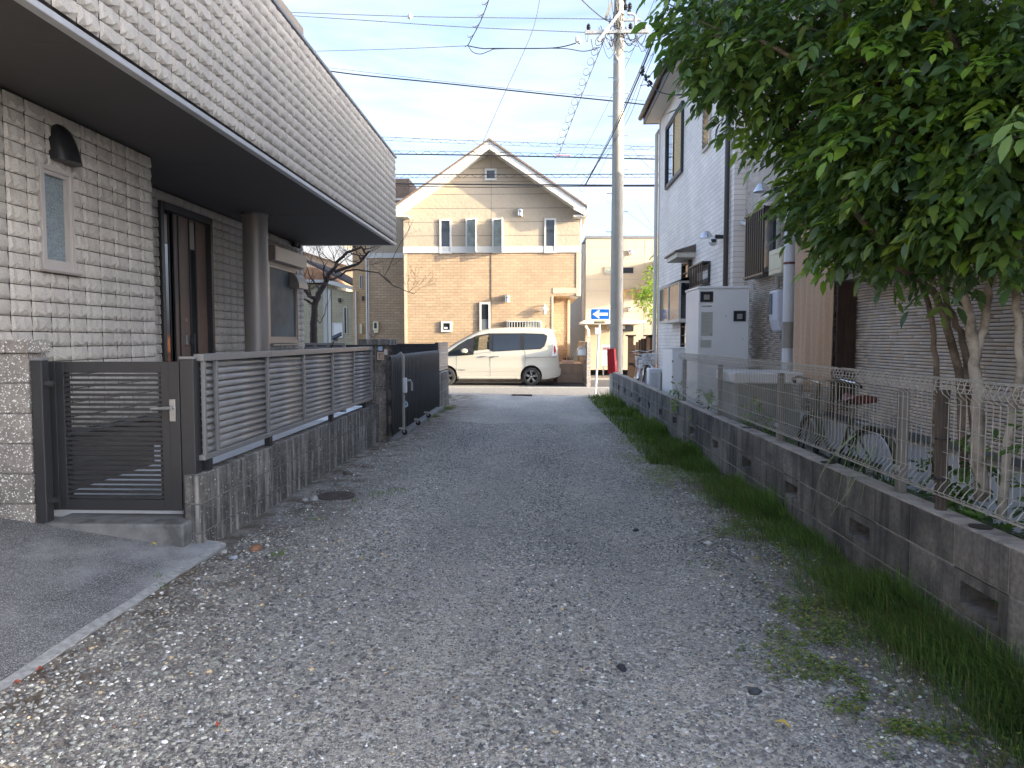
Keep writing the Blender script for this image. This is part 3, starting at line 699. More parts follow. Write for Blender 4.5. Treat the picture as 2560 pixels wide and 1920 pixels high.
side_window(lh, LHO, XN, WIN[0], WIN[1], WIN[2]-.02, WIN[3]+.02, 'taupe_light', 'pattern_glass', .036, .022, .028)
H().box((XN, WIN[0]-.03, WIN[2]-.035), (XN+.05, WIN[1]+.03, WIN[2]-.02)).build('window_sill', 'taupe_frame', lh)
# black wall-wash hood above it
c0 = at(152, 385, X=XN); ya, yb = at(118, 385, X=XN).y, at(176, 385, X=XN).y; zt_, zb_ = at(140, 312, X=XN).z, at(140, 405, X=XN).z
m = H(); N = 10; cy = (ya+yb)/2; hw = (yb-ya)/2
rows = []
for i in range(9):
    t_ = i/8; z = zt_ - (zt_-zb_)*t_; ww = hw*min(1, .45+.75*math.sqrt(t_)); dd = .02 + .115*(t_**.6)
    rows.append([(XN+.012 + dd*math.sin(math.pi*k/N)**.7, cy - ww*math.cos(math.pi*k/N), z) for k in range(N+1)])
vs = [p for r in rows for p in r]; n1 = N+1
m.add(vs, [(i*n1+k, i*n1+k+1, (i+1)*n1+k+1, (i+1)*n1+k) for i in range(8) for k in range(N)] + [tuple(range(n1))] + [tuple(range(8*n1, 9*n1))])
m.build('vent_hood', 'black_plastic', lh, smooth=True)
# ---- entrance door
y0, y1, z0, z1 = DOOR
m = H(); m.box((XB-.12, y0, z0), (XB+.05, y0+.06, z1)); m.box((XB-.12, y1-.06, z0), (XB+.05, y1, z1)); m.box((XB-.12, y0+.06, z1-.08), (XB+.06, y1-.06, z1)); fr = m.build('door_frame', 'dark_metal', lh, bevel=.004)
L = y1-y0-.12; ys0 = y0+.06
H().box((XB-.09, ys0, z0), (XB-.03, ys0+L*.28, z1-.08)).build('side_leaf', 'door_brown', lh)
dr = H().box((XB-.09, ys0+L*.29, z0), (XB-.02, ys0+L, z1-.08)).build('door', 'door_brown', lh, bevel=.003)
for a, b in ((.10, .16), (.62, .72)):
    m = H(); m.box((XB-.035 if a < .3 else XB-.025, ys0+L*a, z0+.1), (XB-.012, ys0+L*b, z1-.45)); o = m.build('glass_slot', 'dark_glass', lh)
    if a > .3: o.parent = dr
    m = H(); m.box((XB-.035 if a < .3 else XB-.025, ys0+L*a, z1-.44), (XB-.012, ys0+L*b, z1-.12)); o = m.build('metal_inlay', 'taupe_frame', lh)
    if a > .3: o.parent = dr
m = H()
for a in (.085, .175, .27, .37, .60, .735): m.box((XB-.03, ys0+L*a, z0+.02), (XB-.006, ys0+L*a+.016, z1-.09))
m.build('trim_strip', 'dark_metal', lh)
m = H(); zh = .3+1.02; yh = ys0+L*.545
m.bar((XB+.05, yh, zh-.28), (XB+.05, yh, zh+.32), .03, .03); m.bar((XB-.02, yh, zh-.2), (XB+.05, yh, zh-.2), .04, .05); m.bar((XB-.02, yh, zh+.22), (XB+.05, yh, zh+.22), .04, .05)
hd = m.build('door_handle', 'dark_metal', lh, bevel=.003); hd.parent = dr
for zc in (zh+.24, zh-.19):
    o = H().box((XB-.022, yh-.10, zc-.06), (XB+.012, yh-.03, zc+.06)).build('lock_plate', 'steel', lh, bevel=.003); o.parent = dr
o = H().lathe([(.02, -.02), (.02, .012)], (XB, yh-.09, zh+.48), 'X', 12).build('peephole', 'taupe_frame', lh); o.parent = dr
# ---- round column
cc = at(637, 534, Z=ZS); cr = .162
cb = H().lathe([(cr, .35), (cr, ZS-.005)], (cc.x, cc.y, 0), n=40).build('column', 'column', lh, smooth=True)
m = H().lathe([(cr+.012, ZS-.03), (cr+.012, ZS-.004)], (cc.x, cc.y, 0), n=40).build('column_ring', 'cap_metal', lh, smooth=True)
# ---- window with shutter box
fr = side_window(lh, LHO, XB, WIN2[0], WIN2[1], WIN2[2], WIN2[3], 'taupe_frame', 'frost_dark', .05, .05)
H().box((XB+.01, SHB[0], WIN2[3]+.0), (XB+.20, SHB[1], WIN2[3]+.225)).build('shutter_box', 'taupe_frame', lh, bevel=.006)
H().box((XB, WIN2[0]-.03, WIN2[2]-.035), (XB+.12, WIN2[1]+.03, WIN2[2]-.01)).build('window_sill', 'taupe_frame', lh)
# quarter-round hood
ya, yb = at(722, 700, X=XB).y, at(745, 700, X=XB).y; zt_, zb_ = at(722, 681, X=XB).z, at(722, 719, X=XB).z
m = H(); pr = [(XB+.01, zb_), (XB+.01, zt_)] + [(XB+.01+.17*math.sin(a), zb_ + (zt_-zb_)*math.cos(a)) for a in [math.pi/2*k/8 for k in range(1, 9)]]
m.prism(pr, ya, yb); m.build('exhaust_hood', 'taupe_frame', lh, smooth=True, ang=30)
# motion sensor light
c = at(742, 612, X=XB+.1)
t = thing('sensor_light', 'black twin head security light under the soffit corner', 'security light', c)
MB().lathe([(.035, -.03), (.035, .02)], (-.06, 0, 0), 'X', 12).build('base', 'black_plastic', t)
for s_ in (-1, 1):
    m = MB().tube([(-.05, 0, 0), (.0, s_*.05, -.01)], .012, 6); m.lathe([(.02, 0), (.045, .02), (.05, .07), (.042, .075)], (.0, s_*.09, -.05), 'Z', 14); m.build('lamp_head', 'black_plastic', t, smooth=True)

# ================================================================== GATE
YG = 4.90
g0, g1 = at(123, 1090, Y=YG).x, at(455, 1090, Y=YG).x; gt, gb = at(290, 904, Y=YG).z, at(290, 1274, Y=YG).z
t = thing('garden_gate', 'charcoal slatted metal garden gate with lever handle above the step', 'gate', ((g0+g1)/2, YG, gb))
w = (g1-g0)/2; hh = gt-gb; st_, rl, rb_ = .128, .075, .075
for s_ in (-1, 1):
    for a, b in ((0, .072), (.0725, st_)):
        x_a, x_b = s_*(w-a), s_*(w-b); MB().box((min(x_a, x_b), -.022 + (.003 if a else 0), 0), (max(x_a, x_b), .022, hh)).build('stile', 'gate_metal', t, bevel=.003)
MB().box((-w+st_, -.019, hh-rl), (w-st_, .019, hh)).build('top_rail', 'gate_metal', t, bevel=.002)
MB().box((-w+st_, -.019, 0), (w-st_, .019, rb_)).build('bottom_rail', 'gate_metal', t, bevel=.002)
ns = 26; pit = (hh-rl-rb_)/ns
sl = MB().box((-w+st_, -.012, 0), (w-st_, .012, pit*.54)).mesh('slat', 'gate_metal')
for k in range(ns):
    o = put('slat', sl, t, (0, 0, rb_+pit*(k+.22)))
MB().box((-w+st_, .0125, rb_), (-w+st_+.012, .03, hh-rl)).build('inner_strip', 'dark_metal', t); MB().box((w-st_-.03, .0125, rb_), (w-st_-.018, .03, hh-rl)).build('inner_strip', 'dark_metal', t)
hx = w-.045; hz = at(440, 1025, Y=YG).z-gb
lk = MB().box((hx-.02, -.036, hz-.075), (hx+.022, -.0225, hz+.075)).build('lock_plate', 'steel', t, bevel=.003)
o = MB().tube([(hx+.0, -.037, hz+.018), (hx, -.062, hz+.018)], .012, 8).tube([(hx+.004, -.062, hz+.018), (hx-.02, -.064, hz+.018), (hx-.135, -.060, hz+.012)], [.013, .013, .010], 8).build('lever', 'steel', t, smooth=True); o.parent = lk
o = MB().lathe([(.012, -.04), (.012, -.035)], (hx, 0, hz-.035), 'Y', 12).build('keyhole', 'steel', t); o.parent = lk
p0, p1 = at(80, 1100, Y=YG).x, at(122, 1100, Y=YG).x
def post(name, label, xa, xb, y, zb, zt, grp=None):
    q = thing(name, label, 'gate post', ((xa+xb)/2, y, zb), grp); w_ = (xb-xa)/2
    MB().box((-w_, -w_, 0), (w_, w_, zt-zb-.02)).build('shaft', 'gate_metal', q, bevel=.006); MB().box((-w_-.003, -w_-.003, zt-zb-.02), (w_+.003, w_+.003, zt-zb)).build('cap', 'rail_metal', q, bevel=.004)
    return q
pw = .075
q = post('gate_post', 'charcoal hinge post between the pale ribbed pillar and the slatted gate', at(82, 1100, Y=4.72).x, at(82, 1100, Y=4.72).x+pw, 4.76, .33, at(90, 892, Y=YG).z)
for zz in (.22, 1.0): MB().bar((pw/2, 0, zz-.05), (pw/2+.06, 0, zz-.05), .03, .03).build('hinge', 'gate_metal', q)
q = post('gate_post', 'charcoal latch post between the slatted gate and the louvered fence', at(457, 1000, Y=YG+.02).x, at(457, 1000, Y=YG).x+.088, YG+.03, .33, at(470, 891, Y=YG).z)

# ================================================================== LOUVERED FENCE
XL = -2.31
def fy(u): return at(u, 950, X=XL).y
ft, fb = 1.57-.10, 1.57-.83
y_s, y_e = fy(499), fy(926)
t = thing('louvered_fence', 'long grey aluminium louvered fence standing on the ribbed block wall', 'fence', (XL, (y_s+y_e)/2, .66)); FO = Vector((XL, (y_s+y_e)/2, .66)); F = lambda: HB(FO)
seams = [y_s, y_s+.16, fy(724)+.0, fy(851), y_e]
for a, b in ((y_s-.02, fy(668)), (fy(668)+.004, fy(838)), (fy(838)+.004, y_e)): F().box((XL-.03, a, ft-.05), (XL+.04, b, ft)).build('top_rail', 'rail_metal', t, bevel=.004)
for a, b in ((y_s-.02, fy(668)), (fy(668)+.004, fy(838)), (fy(838)+.004, y_e)): F().box((XL-.022, a, fb), (XL+.034, b, fb+.038)).build('bottom_rail', 'rail_metal', t, bevel=.004)
ups = [fy(u) for u in (502, 533, 663, 755, 827, 881, 925)]
for y in ups: F().box((XL+.006, y-.014, fb+.038), (XL+.032, y+.014, ft-.05)).build('upright', 'rail_metal', t, bevel=.002)
nl = 13; pit = (ft-fb-.09)/nl; sm = {}
for i in range(6):
    a, b = ups[i]+.0145, ups[i+1]-.0145; L = b-a
    prof = [(-.022, .0), (-.030, .006), (.004, pit*.98), (.014, pit*.82), (.016, pit*.42), (.002, .004)]
    prof = [(-.020, pit*1.02), (-.002, pit*.86), (.010, pit*.55), (.014, pit*.22), (.008, .002), (.002, .004), (.006, pit*.25), (.002, pit*.5), (-.010, pit*.78), (-.026, pit*.96)]
    me = MB().prism([(p[0], p[1]) for p in prof], 0, L).mesh('louver', 'louver_metal', True)
    for k in range(nl): put('louver', me, t, Vector((XL, a, fb+.04+pit*k))-FO)
for u in (517, 671, 828, 912):
    y = at(u, 1030, X=XL).y; F().box((XL-.028, y-.03, .655), (XL+.02, y+.03, fb)).box((XL-.028, y-.03, fb), (XL-.012, y+.03, ft-.052)).build('post', 'dark_metal', t)

# ================================================================== FOLDING GATE
XA = -2.09; ya0, ya1 = at(974, 950, X=XA).y, at(1094, 950, X=XA).y
t = thing('folding_gate', 'black accordion folding gate with grey lock post across the carport', 'folding gate', (XA, (ya0+ya1)/2, .14)); AO = Vector((XA, (ya0+ya1)/2, .14)); A = lambda: HB(AO)
nb = 38; zt_ = 1.57-.225; lift = .06
def bar_mesh(h):
    pts = [(-.045, 0, 0), (-.045, 0, h-.05), (-.038, 0, h-.018), (-.018, 0, h), (.0, 0, h+.003), (.018, 0, h), (.024, 0, h-.018), (.026, 0, h-.05), (.026, 0, .0)]
    return MB().tube([(p[0], p[1], p[2]) for p in pts], .0165, 8).mesh('vertical_bar', 'fold_metal', True)
bm_ = bar_mesh(zt_-.14-lift-.02)
yl = at(1003, 950, X=XA).y
for k in range(nb):
    y = ya0 + .05 + (ya1-ya0-.08)*k/(nb-1)
    if abs(y-yl) < .05: continue
    o = put('vertical_bar', bm_, t, Vector((XA, y, .14+lift))-AO)
m = A(); m.tube([(XA+.03, yl, .17), (XA+.03, yl, zt_-.03), (XA+.0, yl, zt_+.012), (XA-.04, yl, zt_-.02)], .026, 8); m.build('lock_post', 'pipe_grey', t, smooth=True)
lb = A().box((XA+.03, yl-.05, .75), (XA+.085, yl+.05, .98)).build('lock_box', 'pipe_white', t, bevel=.012)
A().tube([(XA+.06, yl, .93), (XA+.13, yl+.06, .94), (XA+.15, yl+.08, .90), (XA+.15, yl+.08, .78)], .016, 8).build('handle', 'steel', t, smooth=True)
A().tube([(XA+.05, yl, .62), (XA+.08, yl+.02, .60), (XA+.09, yl+.02, .55), (XA+.06, yl, .53), (XA+.045, yl, .60)], .012, 6).build('padlock_chain', 'bell_blue', t, smooth=True)
for k in range(3):
    z = .3+.35*k; m = A()
    for i in range(nb-1):
        y = ya0+.05+(ya1-ya0-.08)*i/(nb-1); y2 = ya0+.05+(ya1-ya0-.08)*(i+1)/(nb-1)
        m.bar((XA-.01, y, z-.06), (XA-.01, y2, z+.06), .006, .022); m.bar((XA-.016, y, z+.06), (XA-.016, y2, z-.06), .006, .022)
    o = m.build('lattice', 'dark_metal', t); o['kind'] = 'stuff'
for u, v in ((1010, 1062), (1044, 1034), (1070, 1016)):
    p = at(u, v, X=XA+.1); m = A(); m.tube([(p.x-.1, p.y, .24), (p.x, p.y, .24), (p.x+.0, p.y, .19)], .02, 8); m.build('caster_arm', 'pipe_grey', t, smooth=True)
    m = A(); m.lathe([(.035, -.012), (.042, -.008), (.042, .008), (.035, .012)], (p.x+.01, p.y, .187), 'Y', 14); m.build('caster_wheel', 'rubber', t, smooth=True)

# ---- short block wall beyond the folding gate
yb0, yb1 = at(1099, 960, X=-2.07).y, at(1123, 960, X=-2.07).y
t = thing('grey_block_stub', 'short grey block wall beyond the folding gate carrying a slatted screen', 'block wall', (-2.13, yb0, 0))
zw = at(1110, 934, Y=yb0).z
for c_i in range(4):
    for k in range(int((yb1-yb0)/.4)):
        o = put('block', SM[0], t); o.rotation_euler = (0, 0, math.pi/2); o.location = (.06, k*.4, zw-.2*(c_i+1))
    o = put('block', MB().box((-.12, 0, 0), (.055, .02, .19)).mesh('block', 'block_dark'), t); o.location = (0, -.021, zw-.2*(c_i+1))
MB().box((-.07, .002, 0), (.052, int((yb1-yb0)/.4)*.4, zw-.008)).build('mortar_core', 'mortar', t)
t = thing('slatted_screen', 'pale slatted screen with dark end post on the short block wall by the street', 'fence', (-2.12, yb0, zw)); zt2 = at(1110, 856, Y=yb0).z
m = MB().box((-.04, -.05, 0), (.03, .02, zt2-zw)).build('end_post', 'dark_metal', t)
me = MB().box((-.005, .03, 0), (.012, yb1-yb0-.05, .046)).mesh('slat', 'louver_metal')
for k in range(int((zt2-zw-.06)/.054)): put('slat', me, t, (.02, 0, .05+.054*k))
MB().box((-.02, .02, zt2-zw-.02), (.035, yb1-yb0, zt2-zw)).build('top_rail', 'rail_metal', t)
# ---- dark fence panels behind the carport, along the street
YD = 16.2
def seg_fence(name, label, u0, u1, v, Y, n, mat, zb=.15, posts=()):
    a, b = at(u0, v, Y=Y), at(u1, v, Y=Y); t = thing(name, label, 'fence', (a.x, Y, zb)); L = b.x-a.x; zt_ = a.z-zb
    MB().box((0, -.03, zt_-.05), (L, .03, zt_)).build('top_rail', mat, t)
    me = MB().box((.0, -.012, 0), (L, .012, (zt_-.1)/n*.8)).mesh('slat', mat)
    for k in range(n): put('slat', me, t, (0, 0, .05+(zt_-.1)/n*k))
    for p in posts: MB().box((L*p-.03, -.035, 0), (L*p+.03, .0, zt_-.001)).build('post', mat, t)
    MB().box((0, .02, .0), (L, .026, zt_-.05)).build('backing', 'black_plastic', t)
    return t
seg_fence('dark_fence', 'near-black slatted fence panel along the street, left of the pale screen', 966, 1100, 859, YD, 16, 'dark_metal', posts=(.16, .22, .93))
seg_fence('grey_fence', 'grey slatted fence below the bare tree, beyond the louvered fence', 756, 862, 857, 14.2, 12, 'louver_metal', posts=(.3, .62, .98))
seg_fence('black_fence', 'black slatted fence between the bare tree and the brown pillar', 859, 966, 862, 15.6, 12, 'dark_metal', posts=(.0, .5, .99))
# black solar floodlight on a stalk
p = at(845, 840, Y=13.9)
t = thing('solar_light', 'tilted black solar garden light on a thin stalk behind the fence', 'garden light', (p.x-.08, 13.9, .4))
MB().tube([(-.06, 0, 0), (-.04, 0, p.z-.6), (.03, 0, p.z-.42)], .010, 6).build('stalk', 'black_plastic', t)
o = MB().box((-.10, -.06, -.012), (.10, .06, .012)).build('solar_panel', 'black_plastic', t, bevel=.004); o.location = (.06, 0, p.z-.40); o.rotation_euler = (R(35), R(-25), 0)
MB().box((-.03, -.03, 0), (.05, .04, .07)).build('lamp_head', 'cap_metal', t).location = (.03, 0, p.z-.50)
# ================================================================== CENTRE HOUSE AND THE HOUSES BEYOND
YF = 27.3
class Frontal:
    """a building whose street face is the plane y = Y"""
    def __init__(s, name, label, u0, u1, vt, Y, cat='house'):
        s.Y = Y; a = at(u0, 700, Y=Y); b = at(u1, 700, Y=Y); s.o = Vector(((a.x+b.x)/2, Y, 0)); s.t = thing(name, label, cat, s.o)
    def P(s, u, v, dy=0): p = at(u, v, Y=s.Y+dy); return p
    def mb(s): return HB(s.o)
    def box(s, nm, mat, u0, v0, u1, v1, ya, yb, bevel=0, par=None):
        a, b = at(u0, v0, Y=s.Y), at(u1, v1, Y=s.Y); m = s.mb().box((a.x, s.Y+ya, b.z), (b.x, s.Y+yb, a.z)); o = m.build(nm, mat, s.t, bevel=bevel)
        if par: o.parent = par
        return o
    def window(s, u0, v0, u1, v1, gm='dark_glass', fm='trim_white', fw=4, proud=.05, bars=0, nm='window', low=None):
        a, b = at(u0, v0, Y=s.Y), at(u1, v1, Y=s.Y); x0, x1, z0, z1 = a.x, b.x, b.z, a.z; f = fw/FPX*s.Y; y = s.Y
        m = s.mb(); m.box((x0, y-proud, z0), (x0+f, y+.02, z1)); m.box((x1-f, y-proud, z0), (x1, y+.02, z1)); m.box((x0+f, y-proud, z1-f), (x1-f, y+.02, z1)); m.box((x0+f, y-proud, z0), (x1-f, y+.02, z0+f))
        fr = m.build(nm, fm, s.t)
        o = s.mb().box((x0+f, y-.015, z0+f), (x1-f, y+.01, z1-f)).build('pane', gm, s.t); o.parent = fr
        if low:
            zz = z0+f+(z1-z0-2*f)*low[0]; o = s.mb().box((x0+f+.002, y-.02, z0+f), (x1-f-.002, y-.017, zz)).build('lower_pane', low[1], s.t); o.parent = fr
        if bars:
            for k in range(bars):
                x = x0+f+(x1-x0-2*f)*(k+.5)/bars; o = s.mb().box((x-.011, y-proud-.03, z0), (x+.011, y-proud-.012, z1)).build('bar', fm, s.t); o.parent = fr
        return fr
h = Frontal('gabled_house', 'sunlit cream gabled house with brick-patterned lower wall behind the white van', 1010, 1447, 358, YF)
P = h.P; xL, xR = P(1010, 700).x, P(1447.5, 700).x; zbnd = P(1200, 624).z; apx = P(1226, 362)
zeL = P(1012, 505).z; DEP = 9
# upper stuccoed wall with gable
sl_ = (apx.z - P(1020, 507).z)/(apx.x - P(1020, 507).x)
gx = lambda x: apx.z-.28 - sl_*abs(x-apx.x)
m = h.mb(); m.prism([(xL, zbnd), (xR, zbnd), (xR, gx(xR)), (apx.x, gx(apx.x)), (xL, gx(xL))], YF, YF+DEP); m.build('upper_wall', 'stucco', h.t)
# lower brick-faced wall, with the recessed porch at its right end
xp = P(1382, 850).x; zp = P(1400, 740).z
m = h.mb(); m.box((xL+.01, YF+.02, 0), (xp, YF+DEP, zbnd)); m.box((xp, YF+.02, zp), (xR-.01, YF+DEP, zbnd)); m.box((xp, YF+1.6, 0), (xR-.25, YF+DEP, zp)); m.build('lower_wall', 'brick_cream', h.t)
h.box('porch_beam', 'panel_cream', 1382, 720, 1447, 733, .0, 1.6)
m = h.mb().box((xR-.32, YF+.02, zp-.01), (xR, YF+1.6, zp+.02)); m.build('porch_soffit', 'trim_white', h.t)
for a_, b_ in (((xp-.05, YF-.0, 0), (xp+.02, YF+.06, zp)), ((xL-.0, YF-.004, 0), (xL+.1, YF+.03, zbnd)), ((xR-.1, YF-.004, zp), (xR, YF+.03, zbnd)), ((xR-.35, YF+1.56, 0), (xR-.25, YF+1.62, zp))): h.mb().box(a_, b_).build('corner_trim', 'panel_cream', h.t)
h.box('band', 'trim_white', 1008, 617, 1448.5, 631, -.04, .03)
# panel joints in the render coat
m = h.mb()
for v in (422, 456, 487, 522, 556, 590):
    a = P(1010, v); z = a.z
    half = min(xR-apx.x, (apx.z-.28-z)/sl_); m.box((max(xL, apx.x-half)+.02, YF-.0025, z-.008), (min(xR, apx.x+half)-.02, YF+.01, z+.008))
m.box((apx.x+.02, YF-.003, .0), (apx.x+.031, YF+.03, gx(apx.x)-.2)); m.build('panel_joint', 'rib_back', h.t)
# roof: two slopes, white barge boards and boxed eave ends
ov = .62; eL, eR = P(997, 520), P(1461, 520); th = .10
for sgn, ex in ((-1, eL.x), (1, eR.x)):
    def rz(x, off=0): return apx.z - sl_*abs(x-apx.x) + off
    m = h.mb(); m.prism([(apx.x, rz(apx.x, 0)), (ex+sgn*.06, rz(ex+sgn*.06, 0)), (ex+sgn*.06, rz(ex+sgn*.06, .07)), (apx.x, rz(apx.x, .07))], YF-ov-.05, YF+DEP+.3); m.build('roof_slope', 'roof_brown', h.t)
    m = h.mb(); m.prism([(apx.x, rz(apx.x, -.005)), (ex, rz(ex, -.005)), (ex, rz(ex, -.33)), (ex-sgn*.42, rz(ex-sgn*.42, -.52 if sgn < 0 else -.5)+.1), (ex-sgn*.42, rz(ex-sgn*.42, -.30)), (apx.x, rz(apx.x, -.30))], YF-ov, YF-ov+.06); m.build('barge_board', 'trim_white', h.t)
    m = h.mb(); m.prism([(apx.x, rz(apx.x, -.29)), (ex, rz(ex, -.29)), (ex, rz(ex, -.24)), (apx.x, rz(apx.x, -.24))], YF-ov+.06, YF); m.build('rake_soffit', 'trim_white', h.t)
    m = h.mb(); zz = rz(ex, -.36); m.box((min(ex, ex-sgn*.42), YF-ov+.07, zz+.0), (max(ex, ex-sgn*.42), YF+DEP, zz+.06)); m.box((min(ex, ex+sgn*.1), YF-ov+.2, zz+.12), (max(ex, ex+sgn*.1), YF+DEP, zz+.24)); m.build('eave', 'trim_white', h.t)
W1 = [(1099, 548, 1129, 634, 'dark_glass'), (1164, 546, 1193, 633, 'blind_glass'), (1230, 546, 1258, 633, 'blind_glass'), (1361, 546, 1390, 633, 'dark_glass')]
for i, (a, b, c, d, g) in enumerate(W1):
    fr = h.window(a, b, c, d, g, fw=4.2, proud=.06)
    if i in (1, 2):   # casements standing open, hinged on the right
        x1 = P(c, b).x; z0, z1 = P(a, d).z, P(a, b).z
        m = h.mb(); fw_ = .05; y0, y1 = YF-.065, YF-.065-.34
        for (ya, yb, za, zb) in ((y1, y1+fw_, z0+.02, z1-.02), (y0-fw_, y0, z0+.02, z1-.02), (y1+fw_, y0-fw_, z1-.02-fw_, z1-.02), (y1+fw_, y0-fw_, z0+.02, z0+.02+fw_)): m.box((x1-.04, ya, za), (x1-.01, yb, zb))
        s_ = m.build('open_sash', 'trim_white', h.t); o = h.mb().box((x1-.03, y1+fw_, z0+.07), (x1-.02, y0-fw_, z1-.07)).build('sash_glass', 'frost_glass', h.t); s_.parent = fr
    else:
        o = h.box('window_item', 'white_paint', a+9, d-14, a+15, d-6, -.014-.012, -.012)
h.window(1212, 422, 1241.5, 451, 'dark_glass', fw=4.5)
h.window(1103, 803, 1130, 830, 'dark_glass', fw=5); h.box('window_item', 'white_paint', 1111, 818, 1119, 822, -.03, -.016)
h.window(1199, 756, 1226, 830, 'dark_glass', fw=4.5, low=(.42, 'frost_glass'))
gr = h.window(1267, 802, 1354, 826, 'dark_glass', fw=3, proud=.12, bars=12, nm='barred_window'); o = h.box('bright_pane', 'blind_glass', 1311, 806, 1349, 823, -.025, -.016); o.parent = gr
# round vent caps and porch lantern
for u, v, r_ in ((1301, 528, .115), (1268, 742, .095)):
    c = P(u, v); m = h.mb(); m.lathe([(r_*.9, 0), (r_, -.05), (r_, -.14), (r_*.75, -.21), (r_*.3, -.245)], c, 'Y', 16); m.lathe([(r_*1.0, -.16), (r_*1.0, 0)], (c.x, YF-.10, c.z-.03), 'Z', 14); m.build('vent_cap', 'chrome', h.t, smooth=True)
c = P(1362, 770); m = h.mb(); m.tube([(c.x, YF, c.z+.10), (c.x, YF-.10, c.z+.13), (c.x, YF-.15, c.z+.06)], .02, 8); m.lathe([(.015, .08), (.05, .05), (.12, -.06), (.13, -.08)], (c.x, YF-.15, c.z), n=16); ln = m.build('porch_lantern', 'white_paint', h.t, smooth=True)
o = h.mb().lathe([(.055, -.08), (.06, -.20), (.03, -.24)], (c.x, YF-.15, c.z), n=12).build('lamp_glass', 'lamp_clear', h.t, smooth=True); o.parent = ln
m = h.mb(); a = P(1456, 560); m.tube([(xR+.16, YF-ov+.2, P(1450, 512).z), (xR+.05, YF-.02, P(1450, 545).z), (xR+.04, YF+.1, P(1450, 560).z), (xR+.04, YF+.1, zp)], .035, 8); m.build('downpipe', 'trim_white', h.t, smooth=True)
# raised bed of tiles by the porch
t = thing('planter_bed', 'low pinkish tiled bed with stone coping beside the porch', 'planter', (P(1430, 950).x, YF-.2, 0)); bo = Vector((P(1430, 950).x, YF-.2, 0))
a, b = at(1394, 940, Y=26.6), at(1470, 940, Y=26.6); zt1 = at(1400, 909, Y=26.6).z
HB(bo).box((a.x, 26.62, 0), (b.x, 28.8, zt1-.03)).build('core', 'mortar', t)
wt = (b.x-a.x)/4
for r_ in range(2):
    for k in range(4):
        o = put('tile', MB().box((.006, 0, .006), (wt-.006, .03, zt1/2-.012)).mesh('tile', 'stone_tile') if (r_, k) == (0, 0) else tl.data, t); tl = o
        o.location = Vector((a.x+wt*k, 26.59, zt1/2*r_-.015))-bo
HB(bo).box((a.x-.03, 26.56, zt1-.03), (b.x+.03, 28.8, zt1+.0)).build('coping', 'stone_tile', t)
p = at(1421, 902, Y=26.9); t = thing('flower_pot', 'small terracotta trough with dry plants on the tiled bed', 'plant pot', (p.x, 26.9, zt1))
MB().box((-.25, -.1, 0), (.2, .1, .12)).build('trough', 'intercom_pink', t, bevel=.01); m = MB()
for k in range(22):
    x = random.uniform(-.2, .16); m.tube([(x, random.uniform(-.06, .06), .10), (x+random.uniform(-.05, .05), random.uniform(-.08, .08), random.uniform(.2, .36))], [.010, .003], 4)
m.build('dry_plants', 'twig', t)

# ---- recessed shaded wing, left of the gabled house
h2 = Frontal('house_wing', 'shaded wing with white corner trim and electricity meter left of the gabled house', 918, 1010, 480, 29.2)
P2 = h2.P; x0, x1 = P2(919, 700).x, xL-.02; zt_ = P2(960, 500).z; zb2 = P2(960, 640).z
h2.mb().box((x0, 29.2, 0), (x1, 33, zb2)).build('lower_wall', 'brick_cream', h2.t); h2.mb().box((x0, 29.21, zb2), (x1, 33, zt_)).build('upper_wall', 'stucco', h2.t)
h2.box('band', 'trim_white', 913, 633, 1011, 645, -.04, .02); h2.box('corner_trim', 'trim_white', 914, 645, 919.5, 860, -.03, .2); h2.box('downpipe', 'pipe_white', 921, 650, 924.5, 862, -.10, -.03)
m = h2.mb(); ze = zt_; m.prism([(x0-.5, ze-.05), (x1, ze-.05), (x1, ze+.72), (x0+1.0, ze+.72)], 28.7, 33.4); m.build('roof', 'roof_brown', h2.t); h2.box('gutter', 'trim_white', 985, 514, 1012, 524, -.62, -.5)
m = h2.mb(); m.box((x1-.8, 28.6, ze-.12), (x1, 29.2, ze-.05)); m.build('eave_soffit', 'trim_white', h2.t)
mt = h2.box('electric_meter', 'beige_box', 934, 804, 948, 826, -.14, 0, bevel=.02); o = h2.box('meter_window', 'dark_glass', 937, 807, 944, 821, -.15, -.141); o.parent = mt
o = h2.box('meter_base', 'beige_box', 936, 826, 947, 832, -.10, 0, bevel=.01); o.parent = mt
c = [P2(923, 828), P2(925, 838), P2(932, 842), P2(939, 840), P2(941, 832)]; h2.mb().tube([(p.x, 29.12, p.z) for p in c], .016, 6).build('meter_cable', 'cable_grey', h2.t)

# ---- houses further back on the left, seen past the bare tree
h3 = Frontal('orange_brick_house', 'narrow sunlit orange brick house wall with a slit window beyond the bare tree', 893, 916, 560, 33)
h3.mb().box((h3.P(893, 700).x-.2, 33, 0), (h3.P(935, 700).x, 39, h3.P(900, 560).z)).build('wall', 'brick_orange', h3.t)
h3.window(899, 688, 906, 722, 'dark_glass', fw=1.5); h3.box('wall_lamp', 'black_plastic', 906, 741, 911, 752, -.14, 0); h3.box('meter_cover', 'beige_box', 901, 810, 907, 834, -.12, 0); h3.box('downpipe', 'pipe_white', 889, 728, 893.5, 862, -.12, -.02)
h4 = Frontal('lean_to_house', 'low yellow-brick house with dark lean-to roof behind the bare tree', 826, 893, 700, 34)
a = h4.P(829, 723); b = h4.P(893, 731)
m = h4.mb(); m.prism([(a.x, 0), (b.x, 0), (b.x, b.z), (a.x, a.z)], 34, 38); m.build('wall', 'brick_pale', h4.t)
h4.window(859, 767, 869, 835, 'dark_glass', fw=2, low=(.45, 'dark_glass')); h4.window(831, 806, 858, 845, 'white_paint', fw=2, nm='shutter'); h4.box('wall_lamp', 'black_plastic', 848, 746, 853, 756, -.2, 0)
